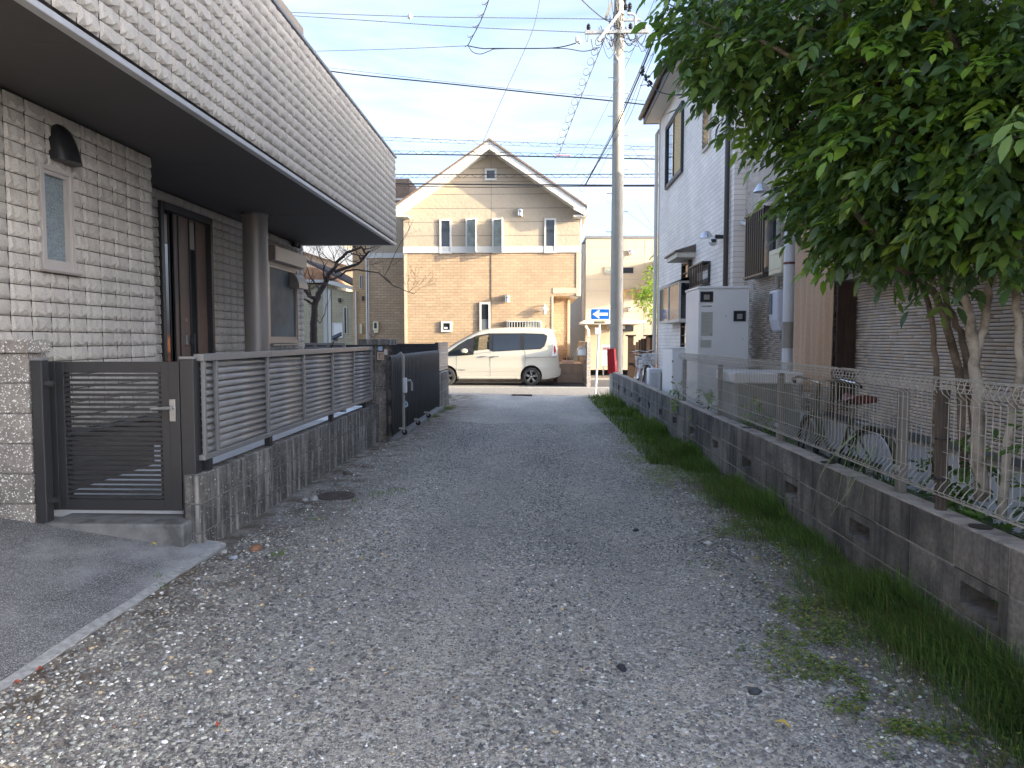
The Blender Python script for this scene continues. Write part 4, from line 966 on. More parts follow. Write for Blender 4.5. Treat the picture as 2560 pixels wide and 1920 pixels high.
h4.box('corner_trim', 'trim_white', 820, 724, 829, 862, -.05, .1)
m = h4.mb(); c = h4.P(776, 660); d = h4.P(895, 720); m.prism([(c.x, c.z), (d.x, d.z), (d.x, d.z+.10), (c.x, c.z+.16)], 33.4, 38.5); m.build('roof', 'roof_dark', h4.t)
m = h4.mb(); c = h4.P(836, 707); m.prism([(c.x-.3, c.z-.05), (d.x, d.z-.16), (d.x, d.z-.01), (c.x-.3, c.z+.15)], 33.4, 33.48); m.build('fascia', 'trim_white', h4.t)
h5 = Frontal('yellow_house', 'sunlit yellow house with orange tiled roof seen past the grey house corner', 740, 828, 640, 37)
a, b = h5.P(735, 710), h5.P(829, 710); h5.mb().box((a.x, 37, 0), (b.x, 42, a.z)).build('wall', 'brick_pale', h5.t)
m = h5.mb(); c0, c1, c2 = h5.P(738, 703), h5.P(828, 703), h5.P(772, 676); m.prism([(c0.x-2, c0.z), (c1.x, c1.z), (c2.x+.5, c2.z+.1), (c0.x-1, c2.z+.3)], 36.7, 42); m.build('roof', 'roof_red', h5.t)
h5.box('gutter', 'trim_white', 735, 701, 830, 708, -.45, -.3); h5.box('corner_trim', 'trim_white', 808, 712, 820, 862, -.05, .02)
h6 = Frontal('pale_tall_house', 'tall pale house with light blue gable behind the bare tree crown', 757, 915, 560, 41)
a, b = h6.P(752, 600), h6.P(918, 600); h6.mb().box((a.x, 41, 0), (b.x, 46, h6.P(760, 570).z)).build('wall', 'panel_cream', h6.t)
m = h6.mb(); q = [h6.P(756, 628), h6.P(792, 640), h6.P(880, 668), h6.P(915, 668), h6.P(915, 640), h6.P(840, 610), h6.P(770, 596)]; m.prism([(p.x, p.z) for p in q], 40.6, 41); m.build('gable_panel', 'panel_blue', h6.t)
h6.box('roof', 'roof_dark', 740, 560, 930, 572, -.5, 5)

# ---- cream commercial building on the right
h7 = Frontal('cream_building', 'flat roofed cream building with brown lettering beyond the utility pole', 1465, 1700, 590, 38, 'building')
P7 = h7.P; a, b = P7(1465, 594), P7(1760, 594)
h7.mb().box((a.x, 38, 0), (b.x, 50, a.z)).build('wall', 'panel_cream', h7.t); h7.box('parapet_cap', 'cap_metal', 1463.5, 590, 1762, 594.5, -.06, 2)
m = h7.mb(); 
for v in (617, 646, 699, 727, 778): m.box((a.x, 37.993, P7(1500, v).z-.012), (b.x, 38, P7(1500, v).z+.012))
for u in (1611, 1560): m.box((P7(u, 700).x-.01, 37.993, 0), (P7(u, 700).x+.01, 38, a.z-.1))
m.build('panel_joint', 'pipe_grey', h7.t)
h7.window(1511, 667, 1585, 685, 'dark_glass', 'pipe_grey', fw=2, nm='strip_window'); o = h7.box('blind', 'blind_glass', 1513, 669, 1530, 683, -.025, -.018)
h7.box('side_bay', 'panel_blue', 1633, 653, 1700, 724, -1.5, 0); h7.box('bay_pipe', 'pipe_brown', 1633, 652, 1636, 860, -1.6, -1.5)
for u, v in ((1575, 632), (1574, 773)):
    c = P7(u, v); m = h7.mb(); m.lathe([(.13, 0), (.14, -.12), (.10, -.22), (.03, -.26)], c, 'Y', 14); m.build('vent_cap', 'chrome', h7.t, smooth=True)
w = Frontal('blue_grey_annex', 'narrow blue grey building with white drainpipe between the gabled house and cream building', 1444, 1466, 605, 39, 'building')
w.mb().box((w.P(1440, 700).x-.4, 39, 0), (w.P(1466, 700).x+.1, 48, w.P(1455, 606).z)).build('wall', 'panel_blue', w.t); w.box('cap', 'cap_metal', 1457, 604, 1466, 609, -.2, .5)
w.box('drainpipe', 'pipe_white', 1455, 612, 1461, 815, -.25, -.05); w.box('window', 'dark_glass', 1462, 652, 1464.5, 685, -.02, 0)
# awning with gutter at the shop entrance
c = P7(1505, 815); h7.box('awning', 'white_paint', 1447, 806, 1592, 812, -3.5, 0); h7.box('awning_fascia', 'pipe_grey', 1515, 813, 1560, 822, -.4, -.2)
h7.box('shop_window', 'dark_glass', 1556, 814, 1583, 828, -.1, 0)
h7.mb().tube([(P7(1453, 820).x, 34.6, P7(1453, 818).z), (P7(1460, 826).x, 34.7, P7(1460, 828).z), (P7(1462, 850).x, 34.8, .1)], .06, 8).build('gutter_pipe', 'pipe_white', h7.t)
def text(body, size, loc, mat, parent, name='lettering', ext=.01, align='LEFT', rot=(math.pi/2, 0, 0), sx=1., off=0):
    cu = bpy.data.curves.new(name, 'FONT'); cu.body = body; cu.size = size; cu.extrude = ext; cu.align_x = align; cu.offset = off
    tmp = bpy.data.objects.new(name, cu); COL.objects.link(tmp); bpy.context.view_layer.update()
    me = bpy.data.meshes.new_from_object(tmp.evaluated_get(bpy.context.evaluated_depsgraph_get())); bpy.data.objects.remove(tmp)
    me.materials.clear(); me.materials.append(M[mat]); o = bpy.data.objects.new(name, me); COL.objects.link(o); o.parent = parent; o.location = loc; o.rotation_euler = rot; o.scale = (sx, 1, 1); return o
c = P7(1553, 746); text('nnér', .95, Vector((c.x, 37.9, c.z))-h7.o, 'gold', h7.t, ext=.04, sx=1.55, off=.02)
c = P7(1576, 735); text('ブ・ネール', .22, Vector((c.x, 37.95, c.z))-h7.o, 'gold', h7.t, ext=.02, sx=1.3)
# poster board and planter wall at the far corner
p = at(1504, 890, Y=31); t = thing('notice_board', 'white and pink printed notice board behind the one-way sign pole', 'notice board', (p.x, 31, 0))
a, b = at(1503, 862, Y=31), at(1524, 914, Y=31); MB().box((0, 0, b.z), (b.x-a.x+.3, .04, a.z)).build('board', 'white_paint', t)
MB().box((.02, -.006, a.z-.22), (b.x-a.x+.28, -.002, a.z-.10)).build('pink_band', 'poster_pink', t); MB().box((.05, .0, 0), (.1, .04, b.z)).box((.5, 0, 0), (.55, .04, b.z)).build('leg', 'steel', t)
text('時間貸', .13, (.06, -.01, a.z-.21), 'ink', t, ext=.001); text('トピア', .17, (.05, -.01, a.z-.44), 'ink', t, ext=.001)
# block wall running back along the right of the driveway
t = thing('weathered_block_wall', 'weathered brown block wall running back beside the porch driveway', 'block wall', (at(1476, 950, Y=24.3).x, 24.3, 0)); x_ = at(1476, 950, Y=24.3).x
me = smooth_block(.40, .19, .12).mesh('block', 'block_brown'); zz = at(1490, 854, Y=24.3).z
nrow = int(zz/.2+.5)
for r_ in range(nrow):
    for k in range(14):
        o = put('block', me, t); o.rotation_euler = (0, 0, -math.pi/2); o.location = (-.12+.0, .4*(k+1), zz-.2*(r_+1))
MB().box((-.115, .002, 0), (-.004, 5.6, zz-.006)).build('mortar_core', 'mortar', t); MB().box((-.12, -.02, 0), (.0, .0, zz)).build('end_block', 'block_light', t)
# brown mailbox post
p = at(1466, 965, Y=24.6); t = thing('mailbox_post', 'round-topped grey mailbox on a brown post beside the weathered block wall', 'mailbox', (at(1471, 900, Y=24.6).x, 24.6, 0)); zt_ = at(1471, 842, Y=24.6).z
m = MB().box((-.055, -.05, 0), (.055, .05, zt_)).build('post', 'wood_dark', t, bevel=.01); MB().box((-.056, -.052, zt_-.24), (.056, .052, zt_-.02)).build('post_head', 'intercom_pink', t)
bx_ = MB(); bx_.prism([(-.38, .0), (-.08, .0), (-.08, .16)] + [(-.23+.15*math.cos(a), .16+.15*math.sin(a)) for a in [math.pi*k/8 for k in range(1, 9)]], -.2, .2); o = bx_.build('box', 'steel', t, smooth=True, ang=30); o.location = (0, 0, zt_-.62)
MB().box((-.35, -.215, zt_-.60), (-.11, -.201, zt_-.42)).build('door', 'lamp_clear', t)
# ================================================================== WHITE MINIVAN
YV = 24.85                                    # plane of its left side
rwx = at(1328, 950, Y=YV+.05).x; SC = (rwx - at(1117, 950, Y=YV+.05).x)/2.86
VL = 4.77
van = thing('white_minivan', 'pearl white minivan parked side-on in front of the gabled house', 'minivan', (rwx-3.79*SC, YV+.86, 0)); van.scale = (SC, 1, SC)
def lerp(pts, x):
    for (a, b), (c, d) in zip(pts, pts[1:]):
        if x <= c: return b + (d-b)*(x-a)/(c-a) if c > a else d
    return pts[-1][1]
TOP = [(0, .80), (.06, .92), (.2, 1.03), (.55, 1.14), (.95, 1.27), (1.25, 1.45), (1.55, 1.62), (1.79, 1.75), (2.05, 1.86), (2.41, 1.93), (3.0, 1.96), (3.6, 1.965), (4.2, 1.945), (4.40, 1.90), (4.53, 1.80), (4.62, 1.56), (4.68, 1.2), (4.715, .98), (4.75, .62), (4.77, .42)]
BOT = [(0, .42), (.1, .25), (.5, .22), (4.3, .22), (4.55, .27), (4.72, .31), (4.77, .36)]
def hw(x, z):
    w = .85 - (.03*((.45-z)/.25)**2 if z < .45 else 0)
    if z > .98: w -= .175*((z-.98)/.95)**1.35
    if x < .9: w *= 1 - .30*((.9-x)/.9)**2.4
    if x > 4.3: w *= 1 - .11*((x-4.3)/.47)**2
    w += .010*math.exp(-((z-.60)/.05)**2) - .006*math.exp(-((z-.86)/.07)**2)
    return w
def van_grid():
    xs = sorted(set([round(v, 3) for v in list(np.linspace(0, .3, 7)) + list(np.linspace(.3, 4.3, 41)) + list(np.linspace(4.3, VL, 14))]))
    NT = 22; vs = []; ring = []
    for x in xs:
        zt, zb = lerp(TOP, x), lerp(BOT, x); r = min(.13, (zt-zb)*.3); row = []
        for k in range(NT+1):
            z = zb + (zt-r-zb)*k/NT; row.append((hw(x, z), z))
        w0 = row[-1][0]
        for k in range(1, 6):
            a = math.pi/2*k/5; row.append((w0 - r*1.25*(1-math.cos(a)), zt-r+r*math.sin(a)))
        row.append((w0*.4, zt+.02)); row.append((0, zt+.025))
        full = [(x, -y, z) for y, z in row] + [(x, y, z) for y, z in row[-2::-1]]
        ring.append(full)
    n = len(ring[0]); vs = [p for r_ in ring for p in r_]
    fs = [(i*n+k, i*n+k+1, (i+1)*n+k+1, (i+1)*n+k) for i in range(len(xs)-1) for k in range(n-1)]
    fs += [(i*n+n-1, i*n, (i+1)*n, (i+1)*n+n-1) for i in range(len(xs)-1)]
    fs += [tuple(range(n)), tuple(range(len(xs)*n-1, (len(xs)-1)*n-1, -1))]
    return MB().add(vs, fs)
body = van_grid().build('body', ['van_paint', 'van_dark'], van, smooth=True)
cut = MB()
FD = [(1.50, 1.29), (1.93, 1.66), (2.36, 1.73), (2.36, 1.23), (1.86, 1.17)]      # front door glass opening
for wx in (.93, 3.79):
    for s_ in (-1, 1): cut.add(*(lambda c: (c.v, c.f))(MB().lathe([(.365, -.22), (.365, .30)], (wx, s_*.80, .33), 'Y', 32)), 1)
cut.prism(FD, -1.2, 1.2, 'Y', 1)
co = cut.build('cutter', ['van_paint', 'van_dark']); co.location = van.location; co.scale = van.scale
bpy.context.view_layer.update()
bo_ = body.modifiers.new('b', 'BOOLEAN'); bo_.object = co; bo_.solver = 'EXACT'; bo_.operation = 'DIFFERENCE'
bpy.context.view_layer.update()
me = bpy.data.meshes.new_from_object(body.evaluated_get(bpy.context.evaluated_depsgraph_get())); body.modifiers.clear(); body.data = me; bpy.data.objects.remove(co)
try: me.set_sharp_from_angle(angle=R(38))
except Exception: pass
def vpanel(name, poly, mat, off=.006, par=None, side=-1, sub=3, thick=0):
    bm = bmesh.new(); f = bm.faces.new([bm.verts.new((x, 0, z)) for x, z in poly]); bmesh.ops.triangulate(bm, faces=[f])
    bmesh.ops.subdivide_edges(bm, edges=bm.edges, cuts=sub, use_grid_fill=True)
    for v in bm.verts: v.co.y = side*(hw(v.co.x, v.co.z)+off)
    me = bpy.data.meshes.new(name); bm.to_mesh(me); bm.free(); me.materials.append(M[mat]); me.polygons.foreach_set('use_smooth', [True]*len(me.polygons))
    o = put(name, me, par or van); return o
Z = lambda xz, yz: (3.79 + (xz-1390)*.0026, (1393-yz)*.0026)   # reading grid of the side view
for s_ in (-1, 1):
    # black glasshouse band around the opening of the front window
    vpanel('window_surround', [Z(300, 1008), Z(315, 960), Z(440, 865), Z(560, 792), Z(590, 783), FD[1] and (FD[1][0]-.02, FD[1][1]+.01), (1.50-.03, 1.285), (1.86, 1.15), Z(640, 992), Z(450, 1006)], 'van_dark', .004, side=s_)
    vpanel('window_surround', [(1.88, 1.655), (1.93, 1.69), (2.36, 1.765), (2.36, 1.73), (1.93, 1.66)], 'van_dark', .004, side=s_, sub=1)
    vpanel('window_surround', [(2.362, 1.765), Z(1290, 712), Z(1550, 720), Z(1598, 745), Z(1590, 800), Z(1560, 882), Z(1515, 918), Z(1300, 930), Z(890, 952), (2.362, 1.215)], 'van_dark', .004, side=s_)
    vpanel('quarter_window', [Z(325, 975), Z(400, 905), Z(520, 830), Z(500, 870), Z(440, 950), Z(400, 978)], 'van_tint', .009, side=s_)
    vpanel('rear_door_window', [Z(895, 735), Z(1240, 727), Z(1240, 930), Z(895, 945)], 'van_glass', .010, side=s_)
    vpanel('rear_side_window', [Z(1298, 720), Z(1560, 727), Z(1588, 755), Z(1578, 805), Z(1550, 870), Z(1510, 908), Z(1298, 926)], 'van_glass', .010, side=s_)
    o = vpanel('front_door_window', [(x+(.0), z) for x, z in FD], 'van_tint', -.012, side=s_)
    vpanel('window_pillar', [(2.362, 1.755), (2.47, 1.765), (2.47, 1.225), (2.362, 1.21)], 'van_dark', .012, side=s_)
    vpanel('belt_moulding', [Z(640, 985), Z(890, 952), Z(890, 945), Z(640, 979)], 'steel', .012, side=s_, sub=2)
    # shut lines, sills and character lines
    for pl in ([Z(420, 1005), Z(416, 1200), Z(440, 1335)], [Z(858, 955), Z(858, 1330)], [Z(1290, 712), Z(1296, 925), Z(1310, 960), Z(1312, 1030), Z(1312, 1150)], [Z(858, 720), Z(862, 955)]):
        q = []
        for (a, b), (c, d) in zip(pl, pl[1:]):
            for k in range(6): t_ = k/6; q.append((a+(c-a)*t_, b+(d-b)*t_))
        q.append(pl[-1]); o = MB().tube([(x, s_*(hw(x, z)+.002), z) for x, z in q], .005, 5).build('shut_line', 'van_dark', van)
    q = [Z(1310, 1032+0), Z(1450, 1026), Z(1650, 1020), Z(1720, 1018)]; MB().tube([(x, s_*(hw(x, z)+.004), z) for x, z in q], .007, 5).build('slide_rail', 'van_dark', van)
    q = [Z(430+60*k, 1213-1.2*k) for k in range(14)]; MB().tube([(x, s_*(hw(x, z)+.0), z) for x, z in q], .011, 6).build('side_moulding', 'van_paint', van, smooth=True)
    for cx_ in (770, 918):
        x, z = Z(cx_, 1014); y = s_*(hw(x, z)); hd = MB().tube([(x-.13, y+s_*.01, z-.01), (x-.06, y+s_*.045, z+.002), (x+.08, y+s_*.045, z+.006), (x+.14, y+s_*.01, z+.012)], .016, 6).build('door_handle', 'chrome', van, smooth=True)
    x, z = Z(520, 945); y = s_*hw(x, z); mr_ = MB(); mr_.lathe([(.02, 0), (.075, .02), (.085, .10), (.08, .16), (.05, .185)], (x+.02, y+s_*.02, z+.01), 'Y', 14) if s_ > 0 else mr_.lathe([(.02, 0), (.075, -.02), (.085, -.10), (.08, -.16), (.05, -.185)], (x+.02, y-.02, z+.01), 'Y', 14)
    mir = mr_.build('wing_mirror', 'van_paint', van, smooth=True); mir.scale = (1.45, 1, 1); mir.location = (-.45*(x+.02), 0, 0)
    o = MB().box((x-.10, y + s_*.03 - .02, z-.075), (x+.16, y+s_*.19-.0, z-.055)).build('mirror_base', 'van_dark', van)
    vpanel('tail_light', [Z(1672, 862), Z(1700, 840), Z(1722, 930), Z(1728, 1000), Z(1650, 1012), Z(1668, 930)], 'lamp_clear', .010, side=s_)
    vpanel('tail_lamp_core', [Z(1684, 875), Z(1698, 870), Z(1712, 950), Z(1690, 985), Z(1680, 930)], 'lamp_red', .014, side=s_)
    vpanel('headlight', [(.12, .92), (.5, 1.02), (.62, 1.0), (.4, .84), (.14, .80)], 'lamp_clear', .008, side=s_)
    for wx in (.93, 3.79):
        w_ = bpy.data.objects.new('wheel', MB().lathe([(.10, -.07), (.10, .07)], (0, 0, 0), 'Y', 12).mesh('wheel_hub', 'van_dark')); COL.objects.link(w_); w_.parent = van; w_.location = (wx, s_*.745, .305)
        tyre = MB().lathe([(.215, -.10), (.245, -.105), (.285, -.10), (.303, -.085), (.307, 0), (.303, .085), (.285, .10), (.245, .105), (.215, .10), (.215, -.10)], (0, 0, 0), 'Y', 40, cap=False)
        o = tyre.build('tyre', 'rubber', w_, smooth=True)
        sp = MB(); yy = s_*.085
        sp.lathe([(.218, yy-s_*.02), (.222, yy+s_*.004), (.205, yy+s_*.008), (.200, yy-s_*.02)], (0, 0, 0), 'Y', 40); sp.lathe([(.035, yy-s_*.03), (.035, yy+s_*.012)], (0, 0, 0), 'Y', 12)
        for k in range(5):
            for d_ in (-.16, .16):
                a = 2*math.pi*k/5 + .3; sp.bar((.03*math.cos(a), yy+s_*.003, .03*math.sin(a)), (.208*math.cos(a+d_), yy+s_*.003, .208*math.sin(a+d_)), .020, .02, (0, 1, 0))
        sp.build('rim', 'alloy', w_, smooth=False)
        MB().lathe([(.20, yy-s_*.06), (.20, yy-s_*.03)], (0, 0, 0), 'Y', 32).build('brake_shade', 'van_dark', w_)
# cabin seen through the front window
MB().box((1.55, -.78, .95), (2.7, .78, 1.12)).build('cabin_floor', 'van_dark', van)
for y in (-.38, .38): MB().box((2.28, y-.22, 1.0), (2.40, y+.22, 1.50)).box((2.30, y-.11, 1.50), (2.38, y+.11, 1.66)).build('seat', 'van_dark', van, bevel=.04)
st_ = MB(); st_.tube([(1.72+.10*math.sin(a)*.5, .38+.18*math.cos(a), 1.24+.18*math.sin(a)) for a in [2*math.pi*k/16 for k in range(17)]], .014, 6); st_.build('steering_wheel', 'van_dark', van, smooth=True)
# windscreen, rear spoiler, bumpers
m = MB(); ws = [(.98, 1.285), (1.25, 1.455), (1.55, 1.625), (1.79, 1.755), (2.0, 1.845)]; vs = []
for x, z in ws:
    for k in range(9): y = (k/8*2-1)*(hw(x, z-.1)-.09); vs.append((x, y, z+.034-.02*abs(k/8*2-1)**2))
m.add(vs, [(i*9+k, i*9+k+1, (i+1)*9+k+1, (i+1)*9+k) for i in range(4) for k in range(8)]); m.build('windscreen', 'van_glass', van, smooth=True)
MB().prism([(4.28, 1.955), (4.52, 1.90), (4.62, 1.845), (4.60, 1.81), (4.3, 1.88)], -.56, .56).build('rear_spoiler', 'van_paint', van, bevel=.01)
MB().prism([(4.42, .62), (4.79, .60), (4.80, .40), (4.66, .33), (4.42, .31)], -.74, .74).build('rear_bumper', 'van_paint', van, bevel=.03)
MB().prism([(.93+.40, .24), (3.79-.40, .24), (3.79-.43, .31), (.93+.43, .31)], -.862, -.80).build('side_skirt', 'van_paint', van, bevel=.01)
x, z = Z(430, 1196); text('4L-Touring', .07, (x, -(hw(x, z)+.012), z), 'ink', van, ext=.001) if False else text('S-Hybrid', .065, (x+.02, -(hw(x, z)+.010), z), 'ink', van, name='badge', ext=.001)
c = MB().tube([(4.25, 0, 1.95), (4.34, 0, 2.08)], [.014, .004], 6).build('antenna', 'van_dark', van)

# ================================================================== UTILITY POLE
YP = 19.45; pb = at(1540, 940, Y=YP); pt = at(1534, 20, Y=YP); PX = pb.x+.0
t = thing('utility_pole', 'tall concrete utility pole with crossarms at the end of the lane', 'utility pole', (PX, YP, 0))
m = MB(); HP = 12.6; m.lathe([(.172, -.1), (.150, HP*.5), (.115, HP)], (0, 0, 0), n=28); m.build('pole', 'concrete_pole', t, smooth=True)
rad = lambda z: .172 - .057*z/HP
def zv(v): return at(1534, v, Y=YP).z
pole = t
for k, v in enumerate((146, 195, 234, 291, 340, 387, 425, 484, 530, 580, 628)):
    z = zv(v); s_ = 1 if k % 2 == 0 else -1; MB().tube([(s_*rad(z)*.9, -.02, z), (s_*(rad(z)+.13), -.02, z), (s_*(rad(z)+.13), -.02, z+.02)], .010, 6).build('step_bolt', 'galv', t)
for v in (60, 76, 103, 157, 202, 231): z = zv(v); MB().lathe([(rad(z)+.006, -.025), (rad(z)+.006, .025)], (0, 0, z), n=24).build('band', 'galv', t, smooth=True)
za = zv(87); xl, xr = at(1461, 90, Y=YP).x-PX, at(1620, 86, Y=YP).x-PX
arm = MB().box((xl, -.22, za-.045), (xr, -.14, za+.045)).build('crossarm', 'galv', t, bevel=.006)
MB().bar((xl*.45, -.18, za-.05), (-.02, -.15, zv(160)), .03, .012).build('arm_brace', 'galv', t); MB().bar((xl*.30, -.18, za-.05), (-.02, -.15, zv(160)), .03, .012).build('arm_brace', 'galv', t)
MB().bar((xl*.62, -.25, za-.25), (.02, -.20, zv(38)), .07, .07).build('diagonal_arm', 'galv', t); MB().bar((-.35, -.05, zv(50)), (-.20, -.05, zv(8)), .07, .07).build('stay_tube', 'pipe_grey', t)
z2 = zv(54); MB().box((0, -.12, z2-.03), (at(1601, 54, Y=YP).x-PX, -.06, z2+.03)).build('short_arm', 'galv', t)
x3 = at(1587, 70, Y=YP).x-PX; MB().tube([(x3, -.1, za+.0), (x3, -.1, zv(46)), (x3-.06, -.1, zv(41)), (x3-.2, -.1, zv(38))], .035, 8).build('riser_pipe', 'pipe_white', t, smooth=True)
def insul(x, z, s_=1., dark=True, y=-.18):
    m = MB(); m.lathe([(.02, 0), (.05, .02), (.035, .04), (.06, .06), (.04, .09), (.055, .11), (.03, .15), (.012, .17)], (x, y, z), n=12); o = m.build('insulator', 'black_plastic' if dark else 'white_paint', t, smooth=True)
for u, d_ in ((1470, True), (1574, True), (1609, True)): insul(at(u, 80, Y=YP).x-PX, za+.045, dark=d_)
for u, v in ((1442, 104), (1497, 103), (1448, 108), (1612, 80)): insul(at(u, v, Y=YP).x-PX, zv(v)-.08, dark=False)
for u, v in ((1563, 20), (1574, 18), (1572, 33), (1560, 3), (1545, 35)): insul(at(u, v, Y=YP).x-PX, zv(v)-.08, y=-.05)
# loops of wire hanging about the crossarm
rs = random.Random(3); m = MB()
for i in range(34):
    u0, v0 = rs.uniform(1462, 1612), rs.uniform(70, 112); u1, v1 = u0 + rs.uniform(-55, 55), rs.uniform(60, 118)
    if i % 3 == 0: u0, v0, u1, v1 = rs.uniform(1520, 1555), rs.uniform(-10, 40), rs.uniform(1518, 1580), rs.uniform(30, 100)
    a, b = at(u0, v0, Y=YP-.2), at(u1, v1, Y=YP-.2); sag = rs.uniform(.08, .42)
    m.tube([Vector(a).lerp(b, k/10) + Vector((0, rs.uniform(-.1, .1) if k == 5 else 0, -sag*4*k/10*(1-k/10))) - Vector((PX, YP, 0)) for k in range(11)], rs.choice([.006, .009, .012]), 5)
o = m.build('jumper_wires', 'cable_black', t, smooth=True); o['kind'] = 'stuff'
# red reflective sleeve board
a, b = at(1519, 871, Y=YP-.3), at(1542, 934, Y=YP-.3)
m = MB(); x0, x1 = a.x-PX, b.x-PX
m.add([(x0-.02, -.36, a.z-.03), (x0+.15, -.42, a.z+.01), (x0+.21, -.26, a.z-.02), (x0+.0, -.36, b.z+.0), (x0+.19, -.42, b.z+.02), (x0+.27, -.26, b.z+.05)], [(0, 1, 4, 3), (1, 2, 5, 4)])
o = m.build('red_guard', 'red_board', t); sl2 = o.modifiers.new('s', 'SOLIDIFY'); sl2.thickness = .008
m = MB().add([(x0+.185, -.416, b.z+.05), (x0+.262, -.264, b.z+.08), (x0+.245, -.268, b.z+.33), (x0+.178, -.42, b.z+.28)], [(0, 1, 2, 3)]); m.build('worn_patch', 'red_worn', t)
MB().bar((x0+.1, -.36, a.z-.2), (0, -.1, a.z-.2), .03, .03).build('bracket', 'galv', t)

# ================================================================== CABLES
def cable(label, pts, r=.012, mat='cable_black', name='cable', group='overhead cables', wave=None, n=6, twist=None):
    """pts: (u, v, depth); a smooth line through them; wave=(drop, period) adds the lashed bearer line below"""
    P3 = [at(u, v, Y=y) for u, v, y in pts]; Q = []
    for i in range(len(P3)-1):
        p0, p1, p2, p3 = P3[max(i-1, 0)], P3[i], P3[i+1], P3[min(i+2, len(P3)-1)]; N = 14
        for k in range(N):
            t_ = k/N; Q.append(.5*((2*p1) + (p2-p0)*t_ + (2*p0-5*p1+4*p2-p3)*t_*t_ + (3*p1-p0-3*p2+p3)*t_**3))
    Q.append(P3[-1]); o_ = Q[len(Q)//2]
    if not wave and not twist:
        o = MB().tube([q-o_ for q in Q], r, n).build(name, mat, None, smooth=True); o.location = o_; return tag(o, label, 'cable', group)
    t = thing(name, label, 'cable', o_, group); MB().tube([q-o_ for q in Q], r, n).build('main_cable', mat, t, smooth=True)
    L = sum((b-a).length for a, b in zip(Q, Q[1:]))
    def along(s):
        for a, b in zip(Q, Q[1:]):
            l = (b-a).length
            if s <= l: return a.lerp(b, s/l)
            s -= l
        return Q[-1]
    if wave:
        dz, per = wave; MB().tube([q-o_+Vector((0, 0, dz)) for q in Q], .006, 4).build('bearer_wire', mat, t)
        N = int(L/per*12); MB().tube([along(L*k/N)-o_+Vector((0, .01, dz*.5 - dz*.5*math.cos(2*math.pi*k/12))) for k in range(N+1)], .006, 4).build('lashing_wire', mat, t)
    if twist:
        ra, per = twist; N = int(L/per*20); D = (Q[-1]-Q[0]).normalized(); s1 = D.cross(Vector((0, 1, .2))).normalized(); s2 = D.cross(s1)
        MB().tube([along(L*k/N)-o_+(s1*math.cos(2*math.pi*k/20)+s2*math.sin(2*math.pi*k/20))*ra - s1*ra + D*ra*1.2*math.sin(2*math.pi*k/20) for k in range(N+1)], .008, 5).build('coil_guard', mat, t, smooth=True)
    return t
Yw = 22.6
cable('upper thin double wire with wavy lashing crossing above the house apex', [(860, 338, Yw), (1190, 352, Yw), (1648, 367, Yw), (1900, 374, Yw)], .008, 'cable_grey', wave=(-.10, .55), name='lashed_cable')
cable('lashed cable crossing just below the house apex', [(860, 384, Yw), (1190, 388, Yw), (1648, 398, Yw), (1900, 402, Yw)], .020, 'cable_black', wave=(.10, .46), name='lashed_cable')
cable('lashed cable crossing the small gable window', [(860, 436, Yw), (1190, 436, Yw), (1648, 435, Yw), (1900, 432, Yw)], .014, 'cable_black', wave=(-.10, .48), name='lashed_cable')
cable('thick black cable pair, upper strand, below the small gable window', [(860, 458, Yw), (1190, 461, Yw), (1500, 463, Yw), (1648, 463, Yw), (1900, 461, Yw)], .024)
cable('thinner lower strand sagging beneath the thick black cable', [(860, 462, Yw), (1190, 468, Yw), (1440, 466, Yw), (1700, 466, Yw)], .013)
cable('topmost thin wire with white ball marker over the grey parapet', [(650, 28, YP), (1025, 41, YP), (1300, 45, YP), (1514, 48, YP), (1540, 52, YP)], .009, 'cable_grey')
cable('second thin wire from the crossarm towards the upper left', [(650, 34, YP), (900, 50, YP), (1152, 67, YP), (1464, 81, YP)], .009, 'cable_grey')
cable('thin wire running left from the dropper clamp over the parapet', [(700, 131, YP), (790, 128, YP), (1000, 122, YP), (1168, 114.5, YP)], .008, 'cable_grey')
cable('bundled service cable from the crossarm to the dropper clamp', [(1168, 114, YP), (1205, 121, YP), (1240, 121, YP), (1380, 120, YP), (1440, 108, YP)], .013)
cable('slack loop below the bundled service cable', [(1170, 114, YP), (1182, 130, YP), (1202, 135, YP), (1225, 127, YP), (1250, 122, YP), (1400, 121, YP), (1460, 128, YP), (1500, 118, YP)], .010)
cable('looped wires descending from the top of the picture to the dropper clamp', [(1232, -30, YP-2), (1205, 45, YP-1), (1170, 113, YP)], .012, 'cable_grey', twist=(.06, .42), name='coiled_cable')
cable('coil-guarded wire slanting down from the crossarm to the street cables', [(1512, 96, YP), (1487, 158, YP+.6), (1440, 275, YP+1.6), (1398, 386, Yw)], .009, 'cable_grey', twist=(.10, .30), name='coiled_cable')
cable('thin companion wire above the black cable behind the pole', [(820, 169, YP+.6), (1107, 203, YP+.6), (1351, 229, YP+.6), (1527, 243, YP+.6), (1640, 256, YP+.6)], .006, 'cable_grey')
cable('black cable sagging from the grey parapet to behind the pole', [(790, 173, YP+.6), (905, 188, YP+.6), (1107, 208, YP+.6), (1351, 234, YP+.6), (1527, 252, YP+.6), (1640, 264, YP+.6), (1750, 270, YP+.6)], .017)
cable('long thin wire slanting from the top to the apex of the gabled house', [(1352, -20, 20), (1330, 80, 20.5), (1262, 232, 21.5), (1208, 354, Yw)], .008, 'cable_grey')
cable('short wire slanting from the upper edge to the pole head', [(1440, -15, 17), (1478, 22, 18.4), (1515, 50, YP-.1), (1560, 66, YP)], .013)
cable('thick cable climbing from the street cables past the pole towards the viewer', [(1464, 462, Yw), (1530, 340, 19.2), (1600, 185, 14.5), (1660, 35, 11.5), (1684, -25, 10.6)], .016)
